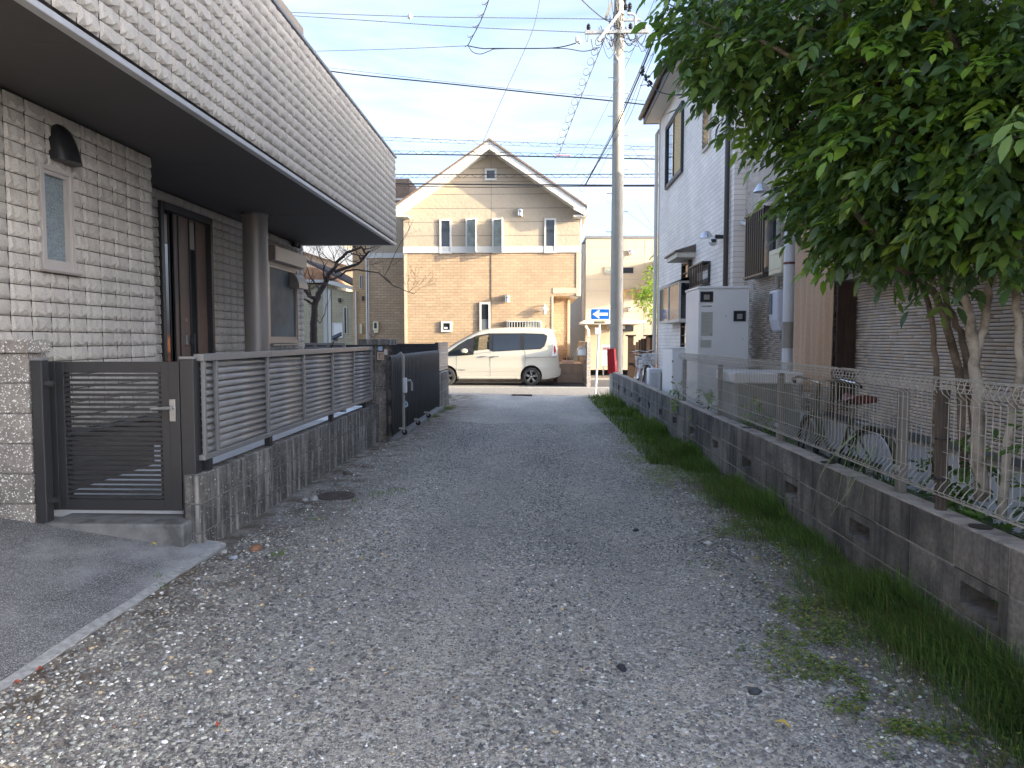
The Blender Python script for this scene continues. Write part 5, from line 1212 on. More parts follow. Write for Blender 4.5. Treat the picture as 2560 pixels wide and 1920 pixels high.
cable('second cable climbing beside the thick one towards the viewer', [(1462, 463, Yw), (1520, 352, 19.2), (1594, 188, 14.5), (1655, 35, 11.5), (1678, -25, 10.6)], .009)
cable('thin wire nearest the right house climbing towards the viewer', [(1452, 463, Yw), (1558, 320, 18.4), (1610, 195, 14.5), (1672, 45, 11.5), (1698, -20, 10.6)], .006)
cable('thinnest wire of the slanting bundle, right of the thick cable', [(1484, 463, Yw), (1560, 300, 18.4), (1608, 180, 14.5), (1690, 30, 11.5), (1712, -20, 10.6)], .005, 'cable_grey')
cable('black service drop curving onto the wall of the white house', [(1606, 178, 14.4), (1622, 210, 14.0), (1655, 232, 13.6), (1700, 236, 13.2), (1740, 228, 13.0)], .010)
cable('second service drop just below the first one at the white house eave', [(1600, 214, 14.4), (1622, 213, 14.0), (1650, 230, 13.7), (1690, 238, 13.4), (1730, 236, 13.1)], .007)
cable('dark cable crossing the upper right corner above the leaves', [(1634, -12, 13), (1672, 10, 12), (1712, 30, 11), (1760, 45, 10)], .012)
cable('very thin wire slanting up to the right beside the pole top', [(1430, 430, Yw), (1500, 300, 21), (1580, 132, 17), (1640, -10, 13)], .005, 'cable_grey')
cable('thin wire falling from the top wavy wire to the white house corner', [(1572, 359, Yw), (1600, 396, Yw), (1650, 440, Yw-1)], .006, 'cable_grey')
cable('thin slack wire below the street cables right of the pole', [(1489, 467, Yw), (1520, 505, Yw), (1560, 525, Yw), (1645, 588, Yw)], .005, 'cable_grey')
cable('thin wire dropping from the gable-window cable right of the pole', [(1579, 437, Yw), (1590, 500, Yw), (1645, 586, Yw)], .006, 'cable_grey')
cable('hanging loop of wire under the knot of the street cables', [(1452, 463, Yw), (1449, 474, Yw), (1458, 480, Yw), (1462, 466, Yw)], .006)
# ball marker and splice knots
c = at(1025, 41, Y=YP); t = thing('ball_marker', 'white ball marker on the topmost wire', 'ball marker', c)
MB().lathe([(.005, -.075), (.05, -.055), (.075, 0), (.05, .055), (.005, .075)], (0, 0, 0), 'X', 16).build('ball', 'white_paint', t, smooth=True); MB().lathe([(.078, -.008), (.078, .008)], (0, 0, 0), 'X', 16).build('clip_ring', 'steel', t)
for (u, v, y, lb) in ((1608, 176, 14.4, 'knot of black clamps on the slanting cables near the white house eave'), (1617, 200, 14.1, 'string of small insulators at the start of the service drop')):
    c = at(u, v, Y=y); t = thing('cable_clamp', lb, 'cable clamp', c)
    for k in range(7): MB().lathe([(.01, -.03), (.03, 0), (.01, .03)], (rs.uniform(-.05, .05)+.012*k*(u > 1610), rs.uniform(-.04, .04), .07-.028*k), 'X', 8).build('clamp', 'black_plastic', t)
c = at(1400, 387, Y=Yw); o = MB().tube([(-.15, 0, 0), (.3, 0, -.02)], .022, 6).build('marker_sleeve', 'poster_pink'); o.location = c; tag(o, 'pink sleeve on the lashed cable right of the house apex', 'cable sleeve')

# ================================================================== ONE-WAY SIGN
YS = 21.3; a = at(1485, 990, Y=YS)
t = thing('one_way_sign', 'blue one-way sign with white left arrow on a leaning white pole', 'road sign', (a.x+.04, YS, 0)); ox = Vector((a.x+.04, YS, 0))
tp = at(1499, 800, Y=YS); MB().tube([(0, 0, 0), (tp.x-ox.x, 0, tp.z)], .030, 14).build('pole', 'pipe_white', t, smooth=True)
a, b = at(1477, 772, Y=YS-.05), at(1524, 799, Y=YS-.05)
def plate(name, x0, x1, z0, z1, y, th_, mat, r_=.04, par=t):
    pts = []
    for cx_, cz_, a0 in ((x1-r_, z1-r_, 0), (x0+r_, z1-r_, 90), (x0+r_, z0+r_, 180), (x1-r_, z0+r_, 270)):
        for k in range(5): an = R(a0+k*22.5); pts.append((cx_+r_*math.cos(an), cz_+r_*math.sin(an)))
    return MB().prism(pts, y, y+th_).build(name, mat, par)
x0, x1, z0, z1 = a.x-ox.x, b.x-ox.x, b.z, a.z
plate('sign_rim', x0, x1, z0, z1, -.07, .012, 'sign_white'); plate('sign_face', x0+.012, x1-.012, z0+.012, z1-.012, -.073, .004, 'sign_blue', .03)
cx_, cz_, w_ = (x0+x1)/2, (z0+z1)/2, (x1-x0)
MB().prism([(cx_-w_*.42, cz_), (cx_-w_*.08, cz_+w_*.225), (cx_-w_*.03, cz_+w_*.21), (cx_-w_*.08, cz_+w_*.075), (cx_+w_*.40, cz_+w_*.075), (cx_+w_*.40, cz_-w_*.075), (cx_-w_*.08, cz_-w_*.075), (cx_-w_*.03, cz_-w_*.21), (cx_-w_*.08, cz_-w_*.225)], -.077, -.074).build('arrow', 'sign_white', t)
a, b = at(1484, 800.5, Y=YS-.05), at(1515, 811, Y=YS-.05); x0, x1, z0, z1 = a.x-ox.x, b.x-ox.x, b.z, a.z
pl = plate('sub_plate', x0, x1, z0, z1, -.07, .008, 'sign_tan', .01); o = text('軽車両を除く', (x1-x0)*.155, (x0+.014, -.072, z0+.036), 'ink', t, ext=.001, off=.0005); o.parent = pl
a, b = at(1487, 819, Y=YS-.05), at(1502, 836, Y=YS-.05); MB().box((a.x-ox.x, -.07, b.z), (b.x-ox.x, -.0, a.z)).build('reflector_box', 'lamp_clear', t, bevel=.01)

# ================================================================== BICYCLES
def bicycle(name, label, frame, saddle, loc, rz, lean=0, steer=0, guard='chrome', bask='pipe_white'):
    t = thing(name, label, 'bicycle', loc, 'parked bicycles', rz); t.rotation_euler = (lean, 0, rz); T = MB
    # x forward, wheel radius .33
    def wheel(x, par, nm):
        m = T(); m.tube([(x+.33*math.cos(a), 0, .335+.33*math.sin(a)) for a in [2*math.pi*k/36 for k in range(37)]], .018, 6, cap=False); w = m.build(nm, 'rubber', par, smooth=True)
        m = T(); m.tube([(x+.305*math.cos(a), 0, .335+.305*math.sin(a)) for a in [2*math.pi*k/36 for k in range(37)]], .010, 5, cap=False); m.build('rim', 'steel', w, smooth=True)
        m = T()
        for k in range(24): a = 2*math.pi*k/24; m.tube([(x, .02*(-1)**k, .335), (x+.30*math.cos(a), 0, .335+.30*math.sin(a))], .0018, 3, cap=False)
        o = m.build('spokes', 'steel', w); o['kind'] = 'stuff'
        T().lathe([(.02, -.045), (.02, .045)], (x, 0, .335), 'Y', 10).build('hub', 'steel', w)
    wheel(-.53, t, 'rear_wheel')
    fr = T(); fr.tube([(.38, 0, .74), (.20, 0, .50), (-.05, 0, .33)], .018, 8); fr.tube([(.36, 0, .68), (.12, 0, .42), (-.05, 0, .36)], .012, 8); fr.tube([(-.05, 0, .30), (-.20, 0, .72)], .016, 8)
    for s_ in (-1, 1): fr.tube([(-.05, s_*.03, .30), (-.53, s_*.055, .335)], .009, 6); fr.tube([(-.18, s_*.02, .66), (-.53, s_*.055, .335)], .008, 6)
    fr.lathe([(.022, -.06), (.022, .10)], (.385, 0, .74), n=10); fr.build('frame', frame, t, smooth=True)
    fk = bpy.data.objects.new('fork', None); COL.objects.link(fk)
    m = T()
    for s_ in (-1, 1): m.tube([(.40, s_*.045, .68), (.46, s_*.05, .48), (.55, s_*.05, .335)], .010, 6)
    m.bar((.40, -.05, .68), (.40, .05, .68), .02, .03); m.tube([(.385, 0, .84), (.37, 0, .98)], .012, 8)
    f_ = m.build('fork', frame, t, smooth=True); bpy.data.objects.remove(fk); f_.name = 'fork'
    piv = Matrix.Translation((.39, 0, 0)) @ Matrix.Rotation(steer, 4, 'Z') @ Matrix.Translation((-.39, 0, 0)); f_.matrix_local = piv
    wheel(.55, f_, 'front_wheel')
    m = T(); m.tube([(.37, 0, .98), (.40, .08, 1.0), (.38, .18, 1.02), (.22, .26, 1.0), (.10, .27, .98)], .011, 7); m.tube([(.37, 0, .98), (.40, -.08, 1.0), (.38, -.18, 1.02), (.22, -.26, 1.0), (.10, -.27, .98)], .011, 7); m.build('handlebar', 'chrome', f_, smooth=True)
    for s_ in (-1, 1): T().tube([(.20, s_*.262, .998), (.08, s_*.272, .978)], .016, 8).build('grip', 'black_plastic', f_, smooth=True)
    m = T(); m.tube([(x_, 0, z_) for x_, z_ in [(.55+.36*math.cos(a), .335+.36*math.sin(a)) for a in [R(15+12*k) for k in range(13)]]], .022, 6); o = m.build('front_mudguard', guard, f_, smooth=True); o.scale = (1, 1.2, 1)
    m = T(); m.tube([(-.53+.36*math.cos(a), 0, .335+.36*math.sin(a)) for a in [R(25+12*k) for k in range(15)]], .022, 6); m.build('rear_mudguard', guard, t, smooth=True)
    # basket
    m = T(); n_ = 7
    for k in range(n_+1):
        z = .70+.24*k/n_; e = .10+.045*k/n_; m.tube([(.50-.02, -e, z), (.50+2*e, -e, z), (.50+2*e, e, z), (.48, e, z), (.48, -e, z)], .0035 if k < n_ else .006, 4)
    for k in range(9):
        q = k/8*2-1; m.tube([(.50+.20, q*.10, .70), (.50+.29, q*.145, .94)], .0028, 4); m.tube([(.48, q*.10, .70), (.48, q*.145, .94)], .0028, 4)
        for s_ in (-1, 1): m.tube([(.48+.22*k/8, s_*.10, .70), (.48+.31*k/8, s_*.145, .94)], .0028, 4)
        m.tube([(.48, q*.10, .70), (.70, q*.10, .70)], .0028, 4)
    o = m.build('basket', bask, f_)
    o = T().box((.775, -.04, .82), (.79, .04, .87)).build('basket_badge', 'sign_white', f_); o2 = T().lathe([(.03, 0), (.035, .05), (.01, .06)], (.60, 0, .64), 'X', 12).build('headlamp', 'black_plastic', f_, smooth=True)
    m = T(); m.tube([(-.20, 0, .72), (-.24, 0, .84)], .012, 8); m.build('seat_post', 'steel', t)
    sdl = T(); rows = []
    for k in range(9):
        q = k/8; x_ = -.38+.30*q; w_ = .105*(1-q)**.6*(.85 if k == 0 else 1)+.022; z_ = .875+.012*math.cos(q*6)
        rows += [(x_, w_*math.cos(a), z_+ (.035 if math.sin(a) > 0 else .03)*math.sin(a)) for a in [2*math.pi*j/12 for j in range(12)]]
    sdl.add(rows, [(i*12+j, i*12+(j+1) % 12, (i+1)*12+(j+1) % 12, (i+1)*12+j) for i in range(8) for j in range(12)] + [tuple(range(12)), tuple(range(96, 108))]); sdl.build('saddle', saddle, t, smooth=True)
    m = T(); m.lathe([(.085, -.006), (.085, .006)], (-.05, -.06, .30), 'Y', 20); m.bar((-.05, -.09, .30), (.05, -.09, .16), .02, .012); m.bar((-.05, .09, .30), (-.15, .09, .44), .02, .012); m.build('crank_set', 'steel', t)
    for (x_, y_, z_) in ((.05, -.13, .16), (-.15, .13, .44)): T().box((x_-.045, y_-.04, z_-.012), (x_+.045, y_+.04, z_+.012)).build('pedal', 'black_plastic', t)
    T().prism([(-.56, .29), (-.56, .40), (0, .41), (.04, .34), (0, .22), (-.5, .26)], -.075, -.055).build('chain_case', frame, t)
    m = T(); 
    for s_ in (-1, 1): m.tube([(-.53, s_*.07, .33), (-.66, s_*.12, .02)], .009, 6)
    m.bar((-.66, -.12, .02), (-.66, .12, .02), .016, .016); m.build('kick_stand', 'steel', t)
    m = T(); m.box((-.78, -.06, .70), (-.36, -.05, .712)); m.box((-.78, .05, .70), (-.36, .06, .712)); m.box((-.79, -.06, .70), (-.78, .06, .712)); m.box((-.56, -.06, .70), (-.55, .06, .712)); m.build('rear_rack', 'steel', t)
    T().lathe([(.025, 0), (.02, -.02)], (-.90, 0, .55), 'X', 12).build('reflector', 'reflector', t)
    return t
YB = 16.9; p = at(1598, 958, Y=YB)
bicycle('city_bicycle', 'silver and navy city bicycle with wire basket parked by the brown screen', 'bike_black', 'black_plastic', (at(1622, 950, Y=YB+.45).x, YB+.5, .30), R(-100), R(3), R(22))
bicycle('city_bicycle', 'second bicycle with grey basket behind the silver one, beside the pole', 'steel', 'black_plastic', (at(1594, 950, Y=YB+1.45).x, YB+1.5, .20), R(-92), R(-5), R(-12))
bs = at(2117, 1003, X=2.52)
bicycle('green_bicycle', 'old olive bicycle with a brown-red saddle behind the wire fence', 'bike_green', 'saddle_red', (2.50, bs.y+.22, bs.z-.86), R(97), R(4), R(-14), 'bike_green', 'pipe_grey')

# ================================================================== WHITE BRICK HOUSE (RIGHT)
XW = 2.85; YFar, YNear = at(1646, 700, X=XW).y, 11.0
wh = thing('white_brick_house', 'two-storey whitish brick-patterned house with brown eaves right of the pole', 'house', (4.5, 14, 0)); WO = Vector((4.5, 14, 0)); B = lambda: HB(WO)
ZE = at(1621, 306, Y=YFar+.25).z
B().box((XW, YNear, .0), (10.5, YFar, ZE-.02)).build('wall', 'brick_white', wh)
m = B(); m.box((XW-.02, YFar-.03, .2), (XW+.03, YFar+.02, ZE-.1)); m.build('corner_trim', 'pipe_beige', wh); 
m = B(); ex = XW-.33
m.box((ex, YNear-.35, ZE-.03), (11, YFar+.25, ZE)); m.build('soffit', 'trim_white', wh)
m = B(); m.box((ex-.03, YNear-.38, ZE-.04), (ex, YFar+.28, ZE+.16)); m.box((ex, YFar+.25, ZE-.04), (11, YFar+.28, ZE+.16)); m.build('fascia', 'fascia_brown', wh)
m = B(); m.tube([(ex-.09, YNear-.4, ZE+.12), (ex-.09, YFar+.34, ZE+.12)], .055, 10); m.build('gutter', 'fascia_brown', wh, smooth=True)
m = B(); rt = 1.25; rxm = 6.6
m.add([(ex-.06, YNear-.4, ZE+.165), (ex-.06, YFar+.3, ZE+.165), (rxm, YFar-3.2, ZE+rt), (rxm, YNear+3, ZE+rt), (11, YNear-.4, ZE+.165), (11, YFar+.3, ZE+.165)], [(0, 1, 2, 3), (4, 5, 2, 3)[::1], (1, 5, 2), (0, 3, 4)]); m.build('roof', 'roof_dark', wh)
def XP(u, v, X=XW): return at(u, v, X=X)
# upper window with orange-tan speckled curtain; louvre window; grille window
a, b = XP(1668, 460), XP(1708.5, 440); z0, z1 = XP(1690, 448).z-.0, XP(1690, 300).z
z0 = (XP(1668, 475).z + XP(1708, 430).z)/2; z1 = (XP(1668, 313).z + XP(1708, 265).z)/2
fr = side_window(wh, WO, XW, min(a.y, b.y), max(a.y, b.y), z0, z1, 'dark_metal', 'van_glass', .04, .06, sx=-1, mull=.5)
ym = (a.y+b.y)/2; o = B().box((XW-.025, min(a.y, b.y)+.06, z0+.07), (XW-.015, ym-.03, z1-.06)).build('curtain', 'curtain', wh); o.parent = fr
a, b = XP(1761, 350), XP(1777, 350); y0, y1 = min(a.y, b.y), max(a.y, b.y); z0 = (XP(1762, 376).z+XP(1776, 362).z)/2; z1 = (XP(1762, 238).z+XP(1776, 218).z)/2
m = B(); m.box((XW-.04, y0-.03, z0-.03), (XW+.0, y0, z1+.03)); m.box((XW-.04, y1, z0-.03), (XW, y1+.03, z1+.03)); m.box((XW-.04, y0, z1), (XW, y1, z1+.03)); m.box((XW-.05, y0, z0-.03), (XW, y1, z0)); fr = m.build('louvre_window', 'pipe_beige', wh)
for k in range(11):
    zz = z0+(z1-z0)*(k+.5)/11; o = B().bar((XW-.02, y0, zz), (XW-.02, y1, zz), .006, (z1-z0)/11*.95, up=(-.35, 0, 1)).build('glass_slat', 'dark_glass', wh); o.parent = fr
a, b = XP(1741, 690), XP(1776, 690); y0, y1 = min(a.y, b.y), max(a.y, b.y); z0, z1 = XP(1758, 712).z, XP(1758, 668).z
fr = side_window(wh, WO, XW, y0, y1, z0, z1, 'dark_metal', 'frost_glass', .03, .04, sx=-1)
for k in range(8): o = B().box((XW-.14, y0+(y1-y0)*(k+.3)/8, z0-.02), (XW-.12, y0+(y1-y0)*(k+.3)/8+.022, z1+.03)).build('grille_bar', 'pipe_brown', wh); o.parent = fr
m = B(); m.box((XW-.14, y0, z1+.03), (XW, y1, z1+.05)); m.box((XW-.14, y0, z0-.035), (XW, y1, z0-.02)); o = m.build('grille_rail', 'pipe_brown', wh); o.parent = fr
# projecting kitchen window
a, b = XP(1652, 750, XW-.1), XP(1711, 750, XW); y0, y1 = YFar-2.6, YFar-.05
y1 = at(1648, 750, X=XW-.28).y; y0 = at(1697, 750, X=XW-.28).y; z0 = at(1670, 808, X=XW-.28).z; z1 = (at(1650, 722, X=XW-.28).z+at(1695, 702, X=XW-.28).z)/2
bay = B().box((XW-.28, y0, z0), (XW+.01, y1, z0+.06)).box((XW-.28, y0, z1-.04), (XW+.01, y1, z1)).box((XW-.28, y1-.05, z0+.06), (XW, y1, z1-.04)).box((XW-.28, y0, z0+.06), (XW-.24, y0+.05, z1-.04)).box((XW-.285, (y0+y1)/2-.04, z0+.06), (XW-.25, (y0+y1)/2+.04, z1-.04)).build('bay_window_frame', 'pipe_beige', wh, bevel=.003)
B().box((XW-.27, (y0+y1)/2+.04, z0+.06), (XW-.26, y1-.05, z1-.04)).build('bay_screen', 'dark_glass', wh); B().box((XW-.27, y0+.05, z0+.06), (XW-.26, (y0+y1)/2-.04, z1-.04)).build('bay_pane', 'frost_glass', wh)
B().box((XW-.23, y0+.002, z0+.06), (XW-.01, y0+.012, z1-.04)).build('bay_side_glass', 'van_glass', wh)
B().add([(XW-.31, y0-.04, z1), (XW-.31, y1+.04, z1), (XW, y1+.04, z1+.12), (XW, y0-.04, z1+.12)], [(0, 1, 2, 3)]).build('bay_roof', 'dark_metal', wh)
# back door with dark ladder-like frame, its little canopy
a, b = XP(1711, 750), XP(1728, 750); y0, y1 = min(a.y, b.y), max(a.y, b.y); z1 = XP(1720, 655).z
B().box((XW-.02, y0, .3), (XW-.006, y1, z1+.22)).build('back_door', 'pipe_beige', wh)
m = B(); m.box((XW-.07, y0-.02, .3), (XW-.02, y0+.04, z1)); m.box((XW-.07, y1-.04, .3), (XW-.02, y1+.02, z1))
for k in range(16): zz = .45+(z1-.5)*k/15; m.box((XW-.06, y0+.04, zz), (XW-.03, y1-.04, zz+.016))
m.build('door_lattice', 'dark_metal', wh); B().box((XW-.03, y0+.04, .32), (XW-.022, y1-.04, z1)).build('door_glass', 'van_glass', wh)
c1, c2 = at(1664, 634, X=XW-.62), at(1716, 634, X=XW-.62); ya_, yb_ = c2.y-.0, c1.y; zz = at(1687, 642, X=XW-.38).z; ya_, yb_ = at(1740, 620, X=XW).y, at(1658, 635, X=XW-.40).y
B().box((XW-.34, ya_+.03, zz-.0), (XW, yb_-.03, zz+.10)).build('canopy_body', 'pipe_beige', wh); B().prism([(XW-.66, zz+.142), (XW, zz+.30), (XW, zz+.33), (XW-.66, zz+.17)], ya_, yb_).build('canopy_roof', 'fascia_brown', wh) if False else None
m = B(); m.add([(XW-.38, ya_, zz+.085), (XW-.38, yb_, zz+.085), (XW, yb_, zz+.10), (XW, ya_, zz+.10), (XW-.38, ya_, zz+.115), (XW-.38, yb_, zz+.115), (XW, yb_, zz+.23), (XW, ya_, zz+.23)], [(0, 1, 2, 3), (4, 5, 6, 7), (0, 1, 5, 4), (0, 4, 7, 3), (1, 2, 6, 5)]); m.build('canopy_roof', 'fascia_brown', wh)
# drainpipes at the inner corner and the far corner
for u, r_, mt_, nm in ((1815, .038, 'pipe_brown', 'brown_pipe'), (1830, .035, 'pipe_beige', 'beige_pipe'), (1842, .05, 'pipe_brown', 'brown_pipe')):
    xq = XW + {1815: -.05, 1830: .04, 1842: .10}[u]; y = at(u, 600, X=xq).y - (.1 if u > 1840 else 0); B().tube([(xq, y, .3), (xq, y, ZE)], r_, 10).build(nm, mt_, wh, smooth=True)
B().tube([(XW-.07, YFar+.04, .2), (XW-.07, YFar+.04, at(1644, 345, X=XW).z), (XW-.0, YFar+.04, at(1644, 335, X=XW).z)], .045, 10).build('beige_pipe', 'pipe_beige', wh, smooth=True)
def floodlight(u, v, X, label):
    c = at(u, v, X=X-.12); t = thing('security_light', label, 'security light', c, 'sensor lights on the right houses')
    MB().lathe([(.035, 0), (.03, .12)], (0, 0, 0), 'X', 12).build('arm', 'black_plastic', t, smooth=True); MB().lathe([(.02, .06), (.06, .03), (.075, -.02), (.05, -.06), (.02, -.075)], (-.03, .02, -.06), n=14).build('sensor_head', 'white_paint', t, smooth=True)
    MB().lathe([(.015, .06), (.05, .05), (.10, -.03), (.105, -.05)], (-.10, .14, .05), n=16).build('lamp_shade', 'chrome', t, smooth=True); MB().lathe([(.045, -.02), (.04, -.07)], (-.03, -.02, -.02), n=12).build('lens', 'black_plastic', t, smooth=True)
floodlight(1788, 592, XW, 'chrome and black sensor light on the white house near the drainpipes')
floodlight(1934, 474, 3.02, 'chrome sensor light half hidden by leaves above the grille window')

# ================================================================== RIBBED HOUSE (RIGHT, NEAR)
XS = 3.02; rh = thing('ribbed_beige_house', 'beige house with fine stacked-stone siding behind the wire fence and tree', 'house', (5, 7, 0)); RO = Vector((5, 7, 0)); Q_ = lambda: HB(RO)
zf = at(2300, 1088, X=XS).z; ZR = 6.3
Q_().box((XS+.012, 1.0, zf), (10, 12.9, ZR)).build('wall', 'rib_back', rh); Q_().box((XS+.04, 1.0, .1), (10, 12.9, zf)).build('foundation', 'foundation', rh); Q_().box((XS-.02, 1.0, zf-.04), (XS+.05, 12.9, zf+.005)).build('base_flashing', 'cap_metal', rh)
Q_().box((XS-.5, .8, ZR), (10, 12.6, ZR+.18)).build('eave', 'fascia_brown', rh); Q_().add([(XS-.5, .8, ZR+.18), (XS-.5, 12.6, ZR+.18), (6.5, 12.6, ZR+1.5), (6.5, .8, ZR+1.5), (10, .8, ZR+.2), (10, 12.6, ZR+.2)], [(0, 1, 2, 3), (3, 2, 5, 4)]).build('roof', 'roof_dark', rh)
rs = random.Random(5); m = Q_(); z = zf+.006; ch = .0262
while z < 5.6:
    y = 1.1 + rs.uniform(0, .3)
    while y < 12.8:
        L_ = rs.uniform(.22, .52); d_ = rs.uniform(.0, .007)
        if not (z > 3.6 and y < 3.5):
            m.add([(XS+.012, y, z), (XS-d_+.001, y+.0012, z+.002), (XS-d_+.001, y+L_-.0012, z+.002), (XS+.012, y+L_, z), (XS+.012, y, z+ch-.004), (XS-d_-.001, y+.001, z+ch-.007), (XS-d_-.001, y+L_-.001, z+ch-.007), (XS+.012, y+L_, z+ch-.004)],
                  [(0, 3, 2, 1), (1, 2, 6, 5), (5, 6, 7, 4), (0, 1, 5, 4), (3, 7, 6, 2)])
        y += L_+.0008
    z += ch
v_ = np.array(m.v)-np.array(RO); o = put('siding_strips', npmesh('siding_strips', v_, np.array([f for f in m.f]), 'rib_siding'), rh); o['kind'] = 'stuff'
a, b = at(1892, 600, X=XS), at(1942, 600, X=XS); y0, y1 = min(a.y, b.y), max(a.y, b.y); z0, z1 = at(1915, 688, X=XS).z, at(1915, 535, X=XS).z
fr = side_window(rh, RO, XS, y0, y1, z0, z1, 'dark_metal', 'frost_glass', .04, .05, sx=-1)
for k in range(9): o = Q_().box((XS-.17, y0+(y1-y0)*(k+.3)/9, z0-.04), (XS-.145, y0+(y1-y0)*(k+.3)/9+.026, z1+.04)).build('grille_bar', 'pipe_brown', rh); o.parent = fr
for zz in (z0-.02, z1): o = Q_().box((XS-.175, y0-.02, zz), (XS-.0, y1+.02, zz+.025)).build('grille_rail', 'pipe_brown', rh); o.parent = fr
yq = at(1846+4, 500, X=XS).y
pts = [(1850, 395), (1850, 552), (1862, 560), (1905, 545), (1945, 505)]; Q_().tube([at(u, v, X=XS-.05) for u, v in pts], .028, 8).build('conduit', 'pipe_white', rh, smooth=True)
y = at(1946, 600, X=XS-.05).y; Q_().tube([(XS-.05, y, at(1946, 500, X=XS-.05).z), (XS-.05, y, at(1946, 720, X=XS-.05).z)], .03, 8).build('conduit', 'pipe_grey', rh, smooth=True)
# white shutter hood above the shaded wall, right of the cloth
a, b = at(2084, 670, X=XS-.30), at(2280, 640, X=XS-.02); z_ = at(2085, 688, X=XS-.3).z
for k in range(5): Q_().box((XS-.30, b.y-.9, z_+.07*k), (XS-.0, a.y, z_+.07*k+.055)).build('hood_slat', 'white_paint', rh, bevel=.004)
Q_().box((XS-.27, b.y-.9, z_-.06), (XS, a.y, z_-.004)).build('hood_base', 'fascia_brown', rh)

# ---- equipment along the right wall
XT = 2.12; ty = at(1746, 800, X=XT).y; tw = at(1872, 800, Y=ty).x-XT; td = at(1714, 800, X=XT).y-ty; tz = at(1746, 722, X=XT).z
t = thing('water_heater_tank', 'tall white water heater cabinet with two dark inspection windows', 'water heater', (XT+tw/2, ty+td/2, .36)); TO = Vector((XT+tw/2, ty+td/2, .36)); K = lambda: HB(TO)
K().box((XT, ty, .40), (XT+tw, ty+td, tz)).build('cabinet', 'tank_white', t, bevel=.008); K().box((XT-.012, ty-.012, tz), (XT+tw+.012, ty+td+.012, tz+.03)).build('top_cover', 'tank_white', t, bevel=.005); K().box((XT+.05, ty+.05, .3), (XT+tw-.05, ty+td-.05, .4)).build('base', 'foundation', t)
def fp(u, v): return at(u, v, Y=ty)
for u0, v0, u1, v1 in ((1751, 729, 1782, 755), (1834, 777, 1864, 803)):
    a, b = fp(u0, v0), fp(u1, v1); f_ = K(); f_.box((a.x, ty-.012, b.z), (b.x, ty-.0005, b.z+.014)); f_.box((a.x, ty-.012, a.z-.014), (b.x, ty-.0005, a.z)); f_.box((a.x, ty-.012, b.z+.014), (a.x+.014, ty-.0005, a.z-.014)); f_.box((b.x-.014, ty-.012, b.z+.014), (b.x, ty-.0005, a.z-.014))
    o1 = f_.build('inspection_window', 'black_plastic', t); o = K().box((a.x+.014, ty-.005, b.z+.014), (b.x-.014, ty-.001, a.z-.014)).build('smoked_cover', 'dark_glass', t); o.parent = o1
    o = K().box((a.x+.045, ty-.008, b.z+.03), (b.x-.045, ty-.0052, a.z-.04)).build('inner_dial', 'pipe_grey', t); o.parent = o1
a, b = fp(1753, 780), fp(1781, 840); lb_ = K().box((a.x, ty-.003, b.z), (b.x, ty-.0005, a.z)).build('instruction_label', 'tank_label', t)
rs = random.Random(9)
for k in range(13):
    zz = a.z-.025-(a.z-b.z-.06)*k/13; o = K().box((a.x+.01, ty-.0045, zz), (a.x+(b.x-a.x)*rs.uniform(.5, .95), ty-.0032, zz+.004)).build('text_line', 'pipe_grey', t); o.parent = lb_
o = K().lathe([(.013, -.0045), (.013, -.0032)], ((b.x-.02), ty, b.z+.022), 'Y', 12).build('round_mark', 'pipe_grey', t); o.parent = lb_
a, b = fp(1751, 850), fp(1778, 869); K().box((a.x, ty-.003, b.z), (b.x, ty-.0005, a.z)).build('blank_label', 'tank_label', t)
a, b = fp(1754, 764), fp(1779, 767); K().box((a.x, ty-.003, b.z), (b.x, ty-.0005, a.z)).build('name_strip', 'pipe_grey', t)
for u, v in ((1754, 846), (1815, 790), (1857, 847)): p = fp(u, v); K().lathe([(.006, -.004), (.006, 0)], (p.x, ty, p.z), 'Y', 8).build('screw', 'pipe_brown', t)
# heat pump cabinet behind
yq = at(1681, 900, X=2.16).y; zq = at(1681, 869, X=2.16).z
t = thing('utility_cabinet', 'lower pale grey cabinet behind the tall white water heater', 'utility cabinet', (2.45, yq+.4, .3))
MB().box((-.29, -.4, 0), (.34, .55, zq-.3-.02)).build('cabinet', 'tank_white', t, bevel=.008); MB().box((-.30, -.41, zq-.32), (.35, .56, zq-.3)).build('lid', 'tank_white', t, bevel=.004)
for zz in (.9, .65): MB().box((-.296, -.415, zz), (-.28, -.401, zz+.03)).build('hinge', 'black_plastic', t)
p = at(1640, 921, Y=14.6); t = thing('gas_water_heater', 'small white unit with pipes at the white house corner behind the bicycles', 'outdoor unit', (p.x, 14.6, .25)); hz_ = p.z-.25
MB().box((-.14, 0, 0), (.20, .32, hz_)).build('case', 'tank_white', t, bevel=.03); MB().box((-.11, -.006, .08), (.04, .0, hz_-.08)).build('front_panel', 'pipe_white', t, bevel=.004)
for k, x_ in enumerate((.10, .16, .22)): MB().tube([(x_, -.04, 0), (x_, -.04, hz_-.1+.05*k), (x_, .03, hz_-.06+.05*k)], .016+.006*k, 8).build('pipe', 'pipe_grey', t, smooth=True)
